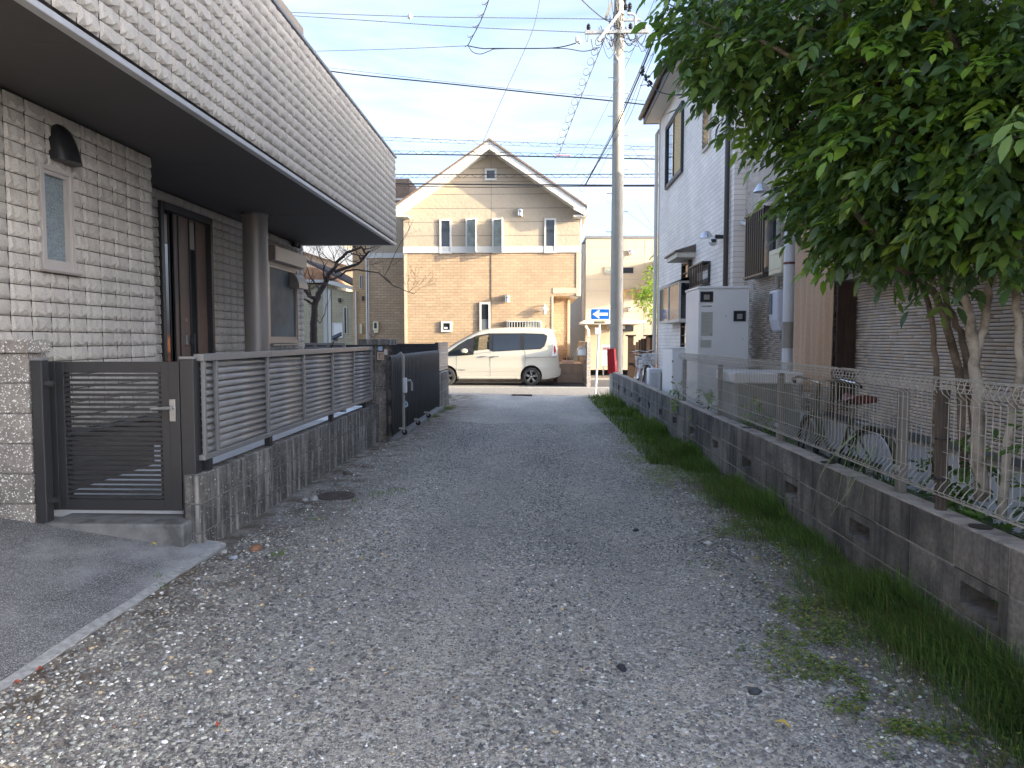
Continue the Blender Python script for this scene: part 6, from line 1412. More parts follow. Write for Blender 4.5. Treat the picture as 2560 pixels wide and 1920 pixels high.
# electricity meter, beige box, white vent pipe
y0, y1 = at(1952, 780, X=XS-.2).y, at(1913, 780, X=XS-.2).y; z1, z0 = at(1935, 726, X=XS-.2).z, at(1935, 828, X=XS-.2).z
t = thing('electric_meter', 'pale grey electricity meter housing beside the white vertical pipe', 'electricity meter', (XS-.1, (y0+y1)/2, z0)); W2 = (y1-y0)/2*.5; hz_ = z1-z0; MW = MB
o = MB().prism([(-.10, .28*hz_), (-.10, hz_), (.08, hz_), (.08, 0), (-.06, 0)], -W2, W2).build('housing', 'meter_grey', t, bevel=.02)
MB().box((-.112, -.0+W2*.15, hz_*.42), (-.10, W2*.8, hz_*.93)).build('display_window', 'frost_glass', t, bevel=.004); MB().box((-.062, -W2*.8, .02), (-.03, W2*.8, .2*hz_)).build('terminal_cover', 'tank_white', t, bevel=.006)
MB().tube([(0, -W2*.4, 0), (-.02, -W2*.5, -.08), (-.0, -W2*.9, -.22), (.02, -W2*1.3, -.10), (.03, -W2*1.5, .12)], .012, 6).build('meter_cable', 'cable_grey', t, smooth=True)
y0, y1 = at(1957, 650, X=XS-.2).y, at(1926, 650, X=XS-.2).y; z1, z0 = at(1940, 623, X=XS-.2).z, at(1940, 686, X=XS-.2).z
t = thing('junction_box', 'cream plastic junction box beside the brown window grille', 'junction box', (XS-.1, (y0+y1)/2, z0)); MB().box((-.12, -(y1-y0)/2, 0), (.10, (y1-y0)/2, z1-z0)).build('case', 'beige_box', t, bevel=.01)
for q in (-.3, .3): MB().box((-.125, -(y1-y0)/2+.02, (z1-z0)*(.5+q)-.004), (-.121, (y1-y0)/2-.02, (z1-z0)*(.5+q)+.004)).build('ridge', 'pipe_beige', t)
pp = at(1968, 900, X=2.86)
t = thing('white_vent_pipe', 'thick white vertical pipe with grey coupling and rusty strap', 'pipe', (2.86, pp.y, .3)); rr_ = .060; zt_ = at(1970, 440, X=2.86).z
MB().lathe([(rr_, 0), (rr_, zt_-.3)], (0, 0, 0), n=20).build('pipe', 'pipe_white', t, smooth=True); zc1, zc0 = at(1968, 805, X=2.86).z-.3, at(1968, 870, X=2.86).z-.3
MB().lathe([(rr_+.012, zc0), (rr_+.012, zc0+.08), (rr_+.006, zc0+.081), (rr_+.006, zc1-.081), (rr_+.012, zc1-.08), (rr_+.012, zc1)], (0, 0, 0), n=20).build('coupling', 'pipe_grey', t, smooth=True)
zs = at(1968, 660, X=2.86).z-.3; MB().lathe([(rr_+.005, zs-.012), (rr_+.005, zs+.012)], (0, 0, 0), n=20).build('strap', 'saddle_red', t)
# hanging wood-coloured cloth screen
XC = 2.80; y1, y0 = at(1984, 900, X=XC).y, at(2078, 950, X=XC).y; zb_ = at(2040, 992, X=XC).z; zt_ = 3.9
t = thing('hanging_cloth', 'long wavy wood-brown cloth screen hanging in front of the beige siding', 'cloth screen', (XC, (y0+y1)/2, zb_)); N = 60; m = MB(); vs = []
for j in range(16):
    for i in range(N+1):
        q = i/N; zz = (zt_-zb_)*j/15; taper = 1 - .05*(1-j/15)
        vs.append((.018*math.sin(q*38)*(1+.3*math.sin(j*.5+q*3)) + .01*math.sin(q*17+j*.3), (y0-(y0+y1)/2 + (y1-y0)*q)*taper, zz))
m.add(vs, [(j*(N+1)+i, j*(N+1)+i+1, (j+1)*(N+1)+i+1, (j+1)*(N+1)+i) for j in range(15) for i in range(N)]); o = m.build('cloth', 'cloth', t, smooth=True); sl3 = o.modifiers.new('s', 'SOLIDIFY'); sl3.thickness = .006
MB().box((-.02, y0-(y0+y1)/2-.02, zt_-zb_), (.02, (y1-y0)/2+.02, zt_-zb_+.03)).build('rod', 'wood_dark', t); MB().box((.03, y0-(y0+y1)/2-.03, 0), (.20, y0-(y0+y1)/2-.0, zt_-zb_)).build('side_panel', 'wood_dark', t)
# storage bin behind the fence
by = at(1838, 960, X=2.08).y; zt_ = at(1900, 926, X=2.08).z if False else at(1838, 931, X=2.08).z
t = thing('storage_bin', 'grey storage bin with white lid behind the wire fence posts', 'storage bin', (2.42, by+.35, .34)); h_ = zt_-.34
MB().box((-.33, -.34, 0), (.36, .40, h_-.10)).build('tub', 'bin_green', t, bevel=.02); MB().box((-.36, -.38, h_-.12), (.40, .44, h_)).build('lid', 'tank_white', t, bevel=.02)
me = MB().box((-.31, -.346, .03), (-.29, -.34, h_-.16)).mesh('rib', 'bin_green')
for k in range(12): put('rib', me, t, (k*.054, 0, 0))
t = thing('wash_basin', 'pale upturned basin on the ground behind the wire fence', 'basin', (2.3, at(1780, 1020, X=2.2).y, .35)); MB().lathe([(.19, 0), (.20, .02), (.15, .13), (.14, .14)], (0, 0, 0), n=24).build('bowl', 'tank_white', t, smooth=True); MB().lathe([(.205, -.004), (.205, .012)], (0, 0, 0), n=24).build('rim', 'pipe_white', t, smooth=True)
# brown screen behind the bicycles
t = thing('brown_wooden_screen', 'dark brown wooden gate screen with capped posts behind the bicycles', 'wooden screen', (at(1608, 900, Y=20).x, 20, 0)); O2 = t.location.copy()
for u in (1577, 1622, 1632): a = at(u, 837, Y=20); HB(O2).box((a.x-.07, 19.95, 0), (a.x+.07, 20.08, a.z-.04)).build('post', 'wood_dark', t); HB(O2).box((a.x-.13, 19.9, a.z-.04), (a.x+.13, 20.13, a.z)).build('post_cap', 'wood_dark', t)
n_ = 9; x0, x1 = at(1583, 880, Y=20).x, at(1640, 880, Y=20).x
for k in range(n_): xx = x0+(x1-x0)*k/n_; zz = at(1600, 866 - 20*math.sin(math.pi*min(1, (k+.5)/n_*1.1)), Y=20).z; HB(O2).box((xx, 20.0, .05), (xx+(x1-x0)/n_-.004, 20.02, zz)).build('board', 'wood_dark', t)
HB(O2).box((x0, 19.9, at(1600, 910, Y=20).z), (x1, 20.0, at(1600, 906, Y=20).z)).build('shelf', 'wood_dark', t)
t = thing('orange_wall', 'strip of sunlit orange wall behind the brown screen', 'wall', (at(1642, 900, Y=31).x, 31, 0)); MB().box((-.35, 0, 0), (3, .2, at(1640, 842, Y=31).z)).build('panel', 'orange_panel', t); MB().box((-.36, -.02, .9), (3, 0, .93)).build('joint', 'roof_red', t)
# ================================================================== WIRE FENCE
XM = 1.995
t = thing('wire_fence', 'beige welded wire fence with rolled top standing on the vented block wall', 'fence', (XM, 5, Z0)); MO = Vector((XM, 5, Z0))
ym1 = at(1703, 900, X=XM).y; zt_, zb_ = 1.57-.19, Z0+.075
def wires(y0, y1):
    m = MB(); y = y0
    prof = [(.012, zb_+.0), (-.030, zb_+.012), (-.040, zb_+.035), (-.022, zb_+.062), (.0, zb_+.085), (0, zt_-.10), (-.030, zt_-.075), (-.048, zt_-.04), (-.035, zt_-.008), (0, zt_), (.035, zt_-.012), (.042, zt_-.045), (.028, zt_-.07)]
    while y < y1: m.tube([(x, y-5, z-Z0) for x, z in prof], .0021, 5, cap=False); y += .05
    hs = [(-.040, zb_+.030), (.010, zb_+.002), (-.034, zb_+.012), (-.050, zt_-.04), (-.030, zt_-.004), (.012, zt_+.001), (.042, zt_-.03), (.032, zt_-.068)]
    hs += [(-.004, zb_+.10+ (zt_-zb_-.22)*k/3) for k in range(4)]
    for x, z in hs: m.tube([(x, y0-5, z-Z0), (x, y1-.05-5, z-Z0)], .0021, 5)
    return m
edges = [.95, 2.98, 5.0, 7.02, 9.04, ym1]
for k in range(5):
    o = wires(edges[k]+.01, edges[k+1]-.005).build('mesh_panel', 'wire_fence', t); o['kind'] = 'stuff'
for u in (1710, 1799, 1950, 2257): 
    y = at(u, 950, X=XM+.02).y; MB().box((.004, y-5-.028, 0), (.05, y-5+.028, zt_-Z0-.09)).build('post', 'fence_post', t, bevel=.006); MB().box((-.008, y-5-.035, .12), (.004, y-5+.035, .15)).build('clamp', 'steel', t)
MB().box((.004, 1.98-5-.028, 0), (.05, 1.98-5+.028, zt_-Z0-.09)).build('post', 'fence_post', t, bevel=.006)
y = at(2344, 1000, X=1.97).y; t = thing('wooden_stake', 'weathered dark wooden stake tied to the wire fence', 'stake', (1.975, y, Z0))
m = MB(); m.tube([(.03, .0, 0), (.025, .004, .25), (.02, 0, zt_-Z0-.06)], [.028, .032, .033], 7); m.build('stake', 'old_wood', t); 
for z_ in (.16, .36): MB().lathe([(.037, -.004), (.037, .004)], (.024, 0, z_), n=12).build('tie_wire', 'cable_black', t)

# ================================================================== FOLIAGE TOOLS
def leaf_batch(P, D, U, L, Wd, col, droop=.25, fold=.25):
    """leaves as 4-quad blades: base point P, direction D, up U (n,3), length L, width Wd (n,)"""
    D = D/np.linalg.norm(D, axis=1, keepdims=True); Sd = np.cross(D, U); Sd /= np.linalg.norm(Sd, axis=1, keepdims=True)+1e-9; Un = np.cross(Sd, D)
    st = [(0, .06, 0), (.28, .85, .02), (.62, .92, -.03), (1.0, .03, -.12)]; V = []
    for (a, w, dz) in st:
        c = P + D*(L*a)[:, None] + Un*(L*dz*droop*4)[:, None]
        V += [c - Sd*(Wd*w*.5)[:, None] + Un*(Wd*w*.5*fold)[:, None], c, c + Sd*(Wd*w*.5)[:, None] + Un*(Wd*w*.5*fold)[:, None]]
    V = np.stack(V, 1); F = []
    for i in range(3):
        for j in range(2): F.append((i*3+j, i*3+j+1, (i+1)*3+j+1, (i+1)*3+j))
    F = (np.array(F)[None] + (np.arange(len(P))*12)[:, None, None]).reshape(-1, 4)
    return V.reshape(-1, 3), F, np.repeat(col, 12, 0)
def unit(a): return a/np.linalg.norm(a, axis=1, keepdims=True)
GREENS = np.array([(.105, .185, .06), (.14, .235, .065), (.09, .155, .07), (.20, .30, .07)])
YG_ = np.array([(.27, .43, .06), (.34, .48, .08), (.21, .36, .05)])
def sprays(C, OUT, n_leaf, L, col, droop_r=.5, spread=1.0, jitter=.25, w_ratio=.40):
    """pinnate sprays: base C, outward dir OUT"""
    P_, D_, U_, L_, W_, C_ = [], [], [], [], [], []; n = len(C)
    OUT = unit(OUT + np.array([0, 0, -droop_r])*rng.uniform(.2, 1, (n, 1)) + rng.normal(0, jitter, (n, 3)))
    Sd = unit(np.cross(OUT, np.array([0, 0, 1.])+rng.normal(0, .25, (n, 3)))); Up = np.cross(Sd, OUT)
    R_ = L*n_leaf*.26*rng.uniform(.8, 1.2, n)
    k = 0
    for i in range(n_leaf):
        s = i//2 + 1; f = s/(n_leaf//2+1); side = 1 if i % 2 else -1
        if i == n_leaf-1: f, side = 1.0, 0
        base = C + OUT*(R_*f)[:, None] + np.array([0, 0, -1.])*(R_*f*f*.35)[:, None]
        d = OUT*(.75 if side else 1.0) + Sd*side*.85*spread + Up*.05 + np.array([0, 0, -.45])*rng.uniform(.2, 1.3, (n, 1)) + rng.normal(0, .16, (n, 3))
        P_.append(base); D_.append(d); U_.append(Up + rng.normal(0, .3, (n, 3))); l = L*rng.uniform(.5, 1.45, n)*(.8+.4*f); L_.append(l); W_.append(l*w_ratio*rng.uniform(.85, 1.15, n)); C_.append(col*rng.uniform(.82, 1.2, (n, 1)))
    return [np.concatenate(a) for a in (P_, D_, U_, L_, W_, C_)]
def limb(m, pts, r0, r1, n=9, wob=.015):
    Q = []; P = [Vector(p) for p in pts]
    for i in range(len(P)-1):
        for k in range(4): Q.append(P[i].lerp(P[i+1], k/4) + Vector((random.uniform(-wob, wob), random.uniform(-wob, wob), 0)))
    Q.append(P[-1]); N = len(Q); m.tube(Q, [r0+(r1-r0)*(k/(N-1)) for k in range(N)], n); return Q
# ================================================================== LEAFY TREE ON THE RIGHT
random.seed(21)
base = Vector((2.95, 4.2, .34)); t = thing('leafy_tree', 'large glossy-leaved tree with several slim trunks hanging over the wire fence', 'tree', base); TB = base
def TT(u, v, y): return at(u, v, Y=y)
trunks = [
    ([(2338, 1200, 4.75), (2340, 900, 4.75), (2325, 780, 4.75), (2300, 700, 4.75), (2262, 640, 4.75)], .018, .014, 'bark'),
    ([(2415, 1200, 4.6), (2395, 930, 4.6), (2370, 820, 4.6), (2340, 740, 4.6), (2290, 690, 4.5), (2200, 600, 4.4), (2100, 480, 4.3)], .026, .018, 'bark'),
    ([(2440, 1150, 4.7), (2420, 930, 4.7), (2400, 830, 4.7), (2370, 770, 4.7), (2345, 650, 4.6), (2300, 500, 4.5), (2260, 350, 4.4)], .023, .015, 'bark'),
    ([(2452, 1250, 4.2), (2446, 1080, 4.2), (2442, 950, 4.2), (2435, 870, 4.2), (2425, 800, 4.2), (2400, 700, 4.2), (2360, 560, 4.2)], .038, .018, 'bark_light'),
    ([(2437, 885, 4.2), (2462, 800, 4.2), (2475, 720, 4.2), (2490, 660, 4.2), (2510, 590, 4.2), (2500, 400, 4.1), (2470, 250, 4.0)], .024, .015, 'bark_light'),
    ([(2505, 1300, 3.9), (2520, 1100, 3.95), (2548, 950, 4.0), (2545, 800, 4.0), (2535, 680, 4.1), (2540, 500, 4.1)], .024, .018, 'bark_light'),
    ([(2262, 640, 4.75), (2190, 560, 4.7), (2080, 430, 4.9), (1990, 330, 5.0), (1900, 260, 5.1), (1800, 200, 5.2)], .024, .010, 'bark'),
    ([(2360, 560, 4.2), (2280, 420, 4.2), (2200, 300, 4.2), (2050, 180, 4.3), (1900, 100, 4.4)], .028, .010, 'bark'),
    ([(2290, 690, 4.5), (2180, 640, 4.6), (2080, 600, 4.7), (2000, 560, 4.8)], .020, .008, 'bark'),
    ([(2470, 250, 4.0), (2380, 100, 3.9), (2300, -60, 3.9)], .022, .010, 'bark'),
    ([(2260, 350, 4.4), (2160, 150, 4.3), (2080, -40, 4.2), (2000, -160, 4.2)], .022, .008, 'bark')]
for pts, r0, r1, mt_ in trunks:
    m = MB(); limb(m, [TT(*p)-TB for p in pts], r0, r1, 10, .008); m.build('trunk' if pts[0][1] > 1100 else 'limb', mt_, t, smooth=True, ang=False)
# crown: clumps of sprays; (u, v, depth, radius, number, young share)
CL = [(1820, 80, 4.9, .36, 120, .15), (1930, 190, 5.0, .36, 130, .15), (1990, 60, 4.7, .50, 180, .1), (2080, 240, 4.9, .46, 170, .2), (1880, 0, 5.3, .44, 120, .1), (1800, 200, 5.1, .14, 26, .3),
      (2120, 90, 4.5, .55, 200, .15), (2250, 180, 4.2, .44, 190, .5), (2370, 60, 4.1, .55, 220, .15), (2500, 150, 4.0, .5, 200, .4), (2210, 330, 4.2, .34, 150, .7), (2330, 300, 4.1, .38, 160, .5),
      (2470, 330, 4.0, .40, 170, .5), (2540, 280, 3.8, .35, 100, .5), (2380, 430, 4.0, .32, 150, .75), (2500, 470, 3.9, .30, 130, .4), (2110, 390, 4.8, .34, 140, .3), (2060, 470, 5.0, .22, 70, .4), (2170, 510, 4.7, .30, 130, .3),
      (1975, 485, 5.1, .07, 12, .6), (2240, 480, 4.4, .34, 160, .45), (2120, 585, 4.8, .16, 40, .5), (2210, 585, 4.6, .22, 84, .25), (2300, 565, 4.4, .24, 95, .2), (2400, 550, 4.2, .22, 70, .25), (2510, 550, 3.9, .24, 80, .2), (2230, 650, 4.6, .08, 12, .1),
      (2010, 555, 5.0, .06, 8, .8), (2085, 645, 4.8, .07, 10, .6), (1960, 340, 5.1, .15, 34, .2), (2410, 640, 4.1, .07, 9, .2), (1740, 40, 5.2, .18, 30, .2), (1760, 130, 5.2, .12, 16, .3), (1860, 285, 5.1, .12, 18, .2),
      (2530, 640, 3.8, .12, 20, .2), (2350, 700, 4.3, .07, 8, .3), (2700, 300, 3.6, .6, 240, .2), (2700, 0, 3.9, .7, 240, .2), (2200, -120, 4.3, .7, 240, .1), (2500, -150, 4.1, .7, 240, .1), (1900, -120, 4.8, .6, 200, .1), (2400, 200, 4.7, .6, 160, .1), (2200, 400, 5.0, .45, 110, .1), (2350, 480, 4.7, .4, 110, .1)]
PC, OC, CC, YC_ = [], [], [], []
twm = MB()
for (u, v, y, r_, n, yg) in CL:
    c = np.array(TT(u, v, y)); n = int(n*.80); d = unit(rng.normal(0, 1, (n, 3))); rad_ = r_*rng.uniform(.35, 1.0, (n, 1))**.6; p = c + d*rad_*np.array([1.05, .9, .85])
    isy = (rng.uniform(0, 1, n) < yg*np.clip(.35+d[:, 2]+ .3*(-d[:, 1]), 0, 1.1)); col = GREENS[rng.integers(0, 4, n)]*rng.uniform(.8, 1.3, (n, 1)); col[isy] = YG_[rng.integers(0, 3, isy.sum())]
    PC.append(p); OC.append(d*np.array([1, 1, .5]) + np.array([-.25, -.2, -.05])); CC.append(col)
    for k in range(int(6+n*.03)):
        q = Vector(p[k]); twm.tube([Vector(c)+(q-Vector(c))*.1-TB, Vector(c)+(q-Vector(c))*.6+Vector((0, 0, .02))-TB, q-TB], [.006, .004, .002], 4)
twm.build('twigs', 'bark', t)['kind'] = 'stuff'
PC, OC, CC = np.concatenate(PC), np.concatenate(OC), np.concatenate(CC)
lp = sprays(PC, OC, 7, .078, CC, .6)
# keep foliage out of the siding of the house behind
ok = lp[0][:, 0] < XS-.12
lp = [a[ok] for a in lp]
cv = (lp[0]-np.array([0, 0, CZ])); dist = np.linalg.norm(cv, axis=1)
cc_ = cv @ np.array(CM); uu = 1280+FPX*cc_[:, 0]/-cc_[:, 2]; vv = 960-FPX*cc_[:, 1]/-cc_[:, 2]
vis = (uu > 1640) & (uu < 2540) & (vv > 20) & (vv < 1000)
# the 300 that show largest: nearest ones, spread over the visible crown
cell = {}
for i in np.argsort(dist + (~vis)*100):
    if not vis[i]: break
    k = (int(uu[i]//36), int(vv[i]//36))
    if k not in cell: cell[k] = i
sel = sorted(cell.values(), key=lambda i: dist[i]/lp[3][i])[:300]; mask = np.ones(len(dist), bool); mask[sel] = False
V, F, C_ = leaf_batch(*[a[mask] for a in lp[:3]], lp[3][mask], lp[4][mask], lp[5][mask]); o = put('crown', npmesh('crown', V-np.array(TB), F, 'leaf', C_, True), t); o['kind'] = 'stuff'
for i in sel:
    V, F, C_ = leaf_batch(*[a[i:i+1] for a in lp]); ctr = V.mean(0); o = put('leaf', npmesh('leaf', V-ctr, F, 'leaf', C_, True), t); o.location = Vector(ctr)-TB
# shoots low on the fence
def bush(name, label, cat, pos, spec, L=.05, n_leaf=7, greens=None, parts=True):
    t = thing(name, label, cat, pos); P0 = Vector(pos); cs, os_, cl = [], [], []; m = MB()
    for (dx, dy, dz, r_, n, yg) in spec:
        c = np.array(P0)+np.array([dx, dy, dz]); d = unit(rng.normal(0, 1, (n, 3))); p = c + d*r_*rng.uniform(.2, 1, (n, 1)); cs.append(p); os_.append(d+np.array([-.2, -.1, .1]))
        isy = rng.uniform(0, 1, n) < yg; col = (GREENS if greens is None else greens)[rng.integers(0, 3, n)]*rng.uniform(.8, 1.3, (n, 1)); col[isy] = YG_[rng.integers(0, 3, isy.sum())]*.8; cl.append(col)
        for k in range(max(3, n//14)): m.tube([(dx*.3, dy*.6, 0), (dx*.7+random.uniform(-.03, .03), dy*.8, dz*.55), Vector(p[k])-P0], [.007, .004, .002], 4)
    m.build('stems', 'bark', t); l = sprays(np.concatenate(cs), np.concatenate(os_), n_leaf, L, np.concatenate(cl), .35)
    V, F, C_ = leaf_batch(*l); o = put('foliage', npmesh('foliage', V-np.array(P0), F, 'leaf', C_, True), t); o['kind'] = 'stuff'; return t
def ypt(u, X): return at(u, 900, X=X).y
bush('fern_bush', 'dark feathery shrub in front of the storage bin behind the fence', 'shrub', (2.25, ypt(1915, 2.25), .36), [(0, 0, .25, .22, 60, .1), (-.05, .15, .45, .14, 30, .2), (.05, -.2, .2, .18, 40, .1)], .030, 11)
bush('garden_shrub', 'green shrub at the foot of the slim trunks, behind the stake', 'shrub', (2.42, 4.45, .36), [(0, 0, .2, .22, 50, .1), (-.05, -.3, .15, .2, 45, .2), (.1, .25, .25, .2, 40, .1), (.05, -.1, .50, .18, 30, .4), (-.1, -.55, .12, .16, 36, .1)], .048, 7)
bush('low_shrub', 'low leafy plants crowding the wire fence near the picture edge', 'shrub', (2.45, 3.4, .36), [(0, 0, .2, .24, 60, .1), (-.1, -.35, .18, .2, 40, .1), (.2, .3, .35, .2, 40, .1), (.15, .25, .7, .2, 44, .3), (-.1, .4, .1, .2, 30, .2), (.3, -.1, .95, .15, 22, .6)], .050, 7)
bush('fence_creeper', 'small bright creeper hanging over the wall top by the first fence post', 'creeper', (1.97, ypt(1700, 1.97), .70), [(0, 0, .05, .08, 14, .9), (-.05, -.1, -.02, .07, 12, .9), (0, .15, .2, .10, 10, .2)], .045, 5)
bush('thin_weed', 'thin upright weed in front of the tall white cabinet', 'weed', (2.10, ypt(1768, 2.1), .36), [(0, 0, .35, .14, 26, .3), (0, 0, .55, .08, 10, .8), (0, .08, .18, .12, 18, .2)], .040, 9)
p = at(1628, 720, Y=30.5)
bush('street_tree', 'sunlit small tree with pale pinkish leaves at the far white house corner', 'tree', (p.x+.1, 30.5, .02), [(-.05, 0, p.z-.1, .52, 90, .9), (.05, 0, p.z+.5, .46, 80, .9), (-.3, 0, p.z-.65, .42, 60, .8), (.15, 0, p.z-1.1, .35, 50, .7), (.3, 0, p.z+1.15, .36, 44, .8), (-.5, 0, p.z-.2, .3, 40, .9)], .12, 5, np.array([(.20, .22, .06), (.28, .24, .10), (.14, .18, .05)]))
m = MB().tube([(p.x+.12, 30.5, 0), (p.x+.15, 30.5, p.z*.6), (p.x+.1, 30.5, p.z)], [.05, .04, .02], 8); o = m.build('trunk', 'pipe_brown'); tr_ = [x for x in bpy.data.objects if x.name.startswith('street_tree')][0]; o.parent = tr_; o.location = -tr_.location

# ================================================================== BARE TREE
random.seed(5); YT = 14.9; p0 = at(780, 862, Y=YT)
t = thing('bare_tree', 'leafless dark tree with forked trunk in front of the far yellow houses', 'tree', (p0.x, YT, .1)); B0 = Vector((p0.x, YT, .1)); tw_ = MB()
def grow(p, d, r, L, lv):
    q = p.copy(); pts = [p.copy()]; n = 5
    for k in range(n):
        d = (d + Vector((random.uniform(-.28, .28), random.uniform(-.28, .28), random.uniform(-.12, .22)))).normalized(); q = q + d*L/n; pts.append(q.copy())
        if lv > 0 and k > 0 and random.random() < .85:
            grow(q.copy(), (d + Vector((random.uniform(-1, 1), random.uniform(-1, 1), random.uniform(-.3, .9)))).normalized(), r*.5, L*random.uniform(.5, .8), lv-1)
    tw_.tube([x-B0 for x in pts], [max(.0022, r*(1-.75*k/n)) for k in range(n+1)], 4)
def main(pts, r0, r1, nm, lv=2, L=.7, seeds=5):
    P = [at(u, v, Y=y) for u, v, y in pts]; m = MB(); Q = limb(m, [q-B0 for q in P], r0, r1, 9, .012); m.build(nm, 'bark_bare', t, smooth=True, ang=False)
    for k in range(seeds):
        i = random.randint(max(1, len(Q)//3), len(Q)-1); grow(Q[i]+B0, Vector((random.uniform(-1, 1), random.uniform(-.8, .8), random.uniform(0, 1))).normalized(), r1*.75, L*random.uniform(.6, 1.1), lv)
main([(778, 905, YT), (783, 862, YT), (785, 810, YT), (786, 770, YT), (796, 735, YT), (815, 705, YT)], .085, .050, 'trunk', 1, .3, 2)
main([(815, 705, YT), (822, 685, YT), (835, 672, YT), (842, 655, YT+.1), (870, 630, YT), (905, 618, YT-.1), (916, 640, YT-.1)], .045, .018, 'branch', 2, .55, 8)
main([(835, 680, YT), (870, 668, YT), (895, 660, YT-.2), (910, 645, YT-.2), (922, 628, YT-.3)], .036, .016, 'branch', 2, .5, 7)
main([(826, 700, YT), (852, 690, YT+.2), (865, 678, YT+.2), (890, 674, YT), (945, 682, YT-.4), (985, 715, YT-.5), (1035, 735, YT-.5)], .024, .006, 'branch', 2, .5, 7)
main([(792, 745, YT), (782, 745, YT-.1), (772, 740, YT), (766, 725, YT), (762, 720, YT+.1)], .040, .028, 'branch', 2, .5, 4)
main([(800, 725, YT), (790, 712, YT+.2), (775, 690, YT+.2), (765, 665, YT+.3), (757, 620, YT)], .020, .006, 'branch', 2, .6, 7)
main([(820, 700, YT), (812, 670, YT+.3), (800, 640, YT+.3), (790, 608, YT+.4)], .016, .005, 'branch', 2, .5, 6)
main([(985, 715, YT-.5), (960, 690, YT-.5), (1000, 610, YT-.6), (1018, 580, YT-.6), (1035, 545, YT-.6)], .008, .003, 'branch', 1, .4, 3)
main([(786, 790, YT), (800, 808, YT-.3), (812, 785, YT-.3), (818, 750, YT-.3)], .010, .004, 'branch', 1, .4, 3)
tw_.build('twigs', 'twig', t)['kind'] = 'stuff'
# ================================================================== GRASS VERGE, WEEDS
def blades(X_, Y_, Z_, Hh, lean, wid, col):
    n = len(X_); a = rng.normal(0, 1, (n, 2)); a /= np.linalg.norm(a, axis=1, keepdims=True); a = a*.55 + np.array(lean); P = np.stack([X_, Y_, Z_], 1); V = []
    sd_ = np.stack([-a[:, 1], a[:, 0], 0*a[:, 0]], 1); sd_ /= np.linalg.norm(sd_, axis=1, keepdims=True)+1e-6; b = rng.uniform(.3, 1.1, n)
    for (q, w) in ((0, 1), (.4, .85), (.75, .55), (1., .06)):
        off = np.stack([a[:, 0]*b*Hh*q*q, a[:, 1]*b*Hh*q*q, Hh*(q - .28*q*q*b)], 1); V += [P+off-sd_*(wid*w/2)[:, None], P+off+sd_*(wid*w/2)[:, None]]
    V = np.stack(V, 1); F = np.array([(0, 1, 3, 2), (2, 3, 5, 4), (4, 5, 7, 6)]); F = (F[None]+(np.arange(n)*8)[:, None, None]).reshape(-1, 4); shade = np.array([.6, .6, .85, .85, 1.05, 1.05, 1.15, 1.15])
    return V.reshape(-1, 3), F, (col[:, None, :]*np.ones((1, 8, 1))).reshape(-1, 3)
def vn(x, y, sc, seed):
    g = np.random.default_rng(seed).uniform(0, 1, (64, 64)); X_, Y_ = (x*sc) % 63, (y*sc) % 63; i, j = X_.astype(int), Y_.astype(int); fx, fy = X_-i, Y_-j
    fx, fy = fx*fx*(3-2*fx), fy*fy*(3-2*fy); return (g[j, i]*(1-fx)+g[j, i+1]*fx)*(1-fy) + (g[j+1, i]*(1-fx)+g[j+1, i+1]*fx)*fy
def verge(n, y0, y1, x0, x1, h0, h1, cols, lean, w=.0035):
    y = y0*(y1/y0)**rng.uniform(0, 1, n); x = x1 - (x1-x0)*rng.uniform(0, 1, n)**1.6
    dens = .55+.45*np.sin(y*3.1+np.sin(y*7)*1.3); k = rng.uniform(0, 1, n) < .45+.55*dens; x, y = x[k], y[k]; n = len(x)
    k = vn(x+9, y, 3.1, 8)+rng.uniform(-.25, .25, n) > .08; x, y = x[k], y[k]; n = len(x)
    h = rng.uniform(h0, h1, n)*(.55+.45*((x-x0)/(x1-x0)))*(.72+.28*np.sin(y*2.3)+.22*np.sin(y*6.1+x*5)); return blades(x, y, lane_z(x, y), h, lean, w*rng.uniform(.7, 1.4, n)*(1+y*.05), cols[rng.integers(0, len(cols), n)]*rng.uniform(.7, 1.3, (n, 1)))
DG = np.array([(.14, .26, .075), (.19, .32, .09), (.10, .20, .065), (.28, .38, .13)])
parts_ = [verge(42000, 1.2, 13, 1.61, 1.92, .10, .30, DG, (-.6, -.15)), verge(9000, 1.2, 13, 1.40, 1.92, .06, .20, DG*1.15, (-.7, .1)), verge(7500, 1.2, 12, 1.45, 1.9, .2, .36, np.array([(.20, .20, .09), (.12, .15, .05)]), (-.7, 0), .0028)]
def merge(ps):
    o_ = 0; Vv, Ff, Cc = [], [], []
    for v, f, c in ps: Vv.append(v); Ff.append(f+o_); Cc.append(c); o_ += len(v)
    return np.vstack(Vv), np.vstack(Ff), np.vstack(Cc)
parts_.append(verge(2600, 1.2, 13, 1.35, 1.9, .03, .10, np.array([(.34, .28, .16), (.26, .20, .11), (.42, .36, .22)]), (-1.6, .4), .0028))
V, F, C_ = merge(parts_); tag(put('grass', npmesh('grass', V, F, 'blade', C_, True)), 'dense dark green grass leaning out along the foot of the vented wall', 'grass', kind='stuff')
parts_ = [verge(9000, 8.5, 19.5, 1.3, 1.95, .10, .30, np.array([(.10, .18, .03), (.07, .14, .03), (.16, .2, .05)]), (-.3, -.1), .006)]
def tuft(cx, cy, r, n, h, cols=DG):
    a = rng.uniform(0, 6.28, n); q = r*np.sqrt(rng.uniform(0, 1, n)); x, y = cx+q*np.cos(a), cy+q*np.sin(a); return blades(x, y, lane_z(x, y), rng.uniform(.4, 1, n)*h, (0, 0), np.full(n, .005), cols[rng.integers(0, len(cols), n)]*rng.uniform(.8, 1.3, (n, 1)))
YGc = np.array([(.13, .22, .04), (.09, .17, .03), (.18, .24, .06)])
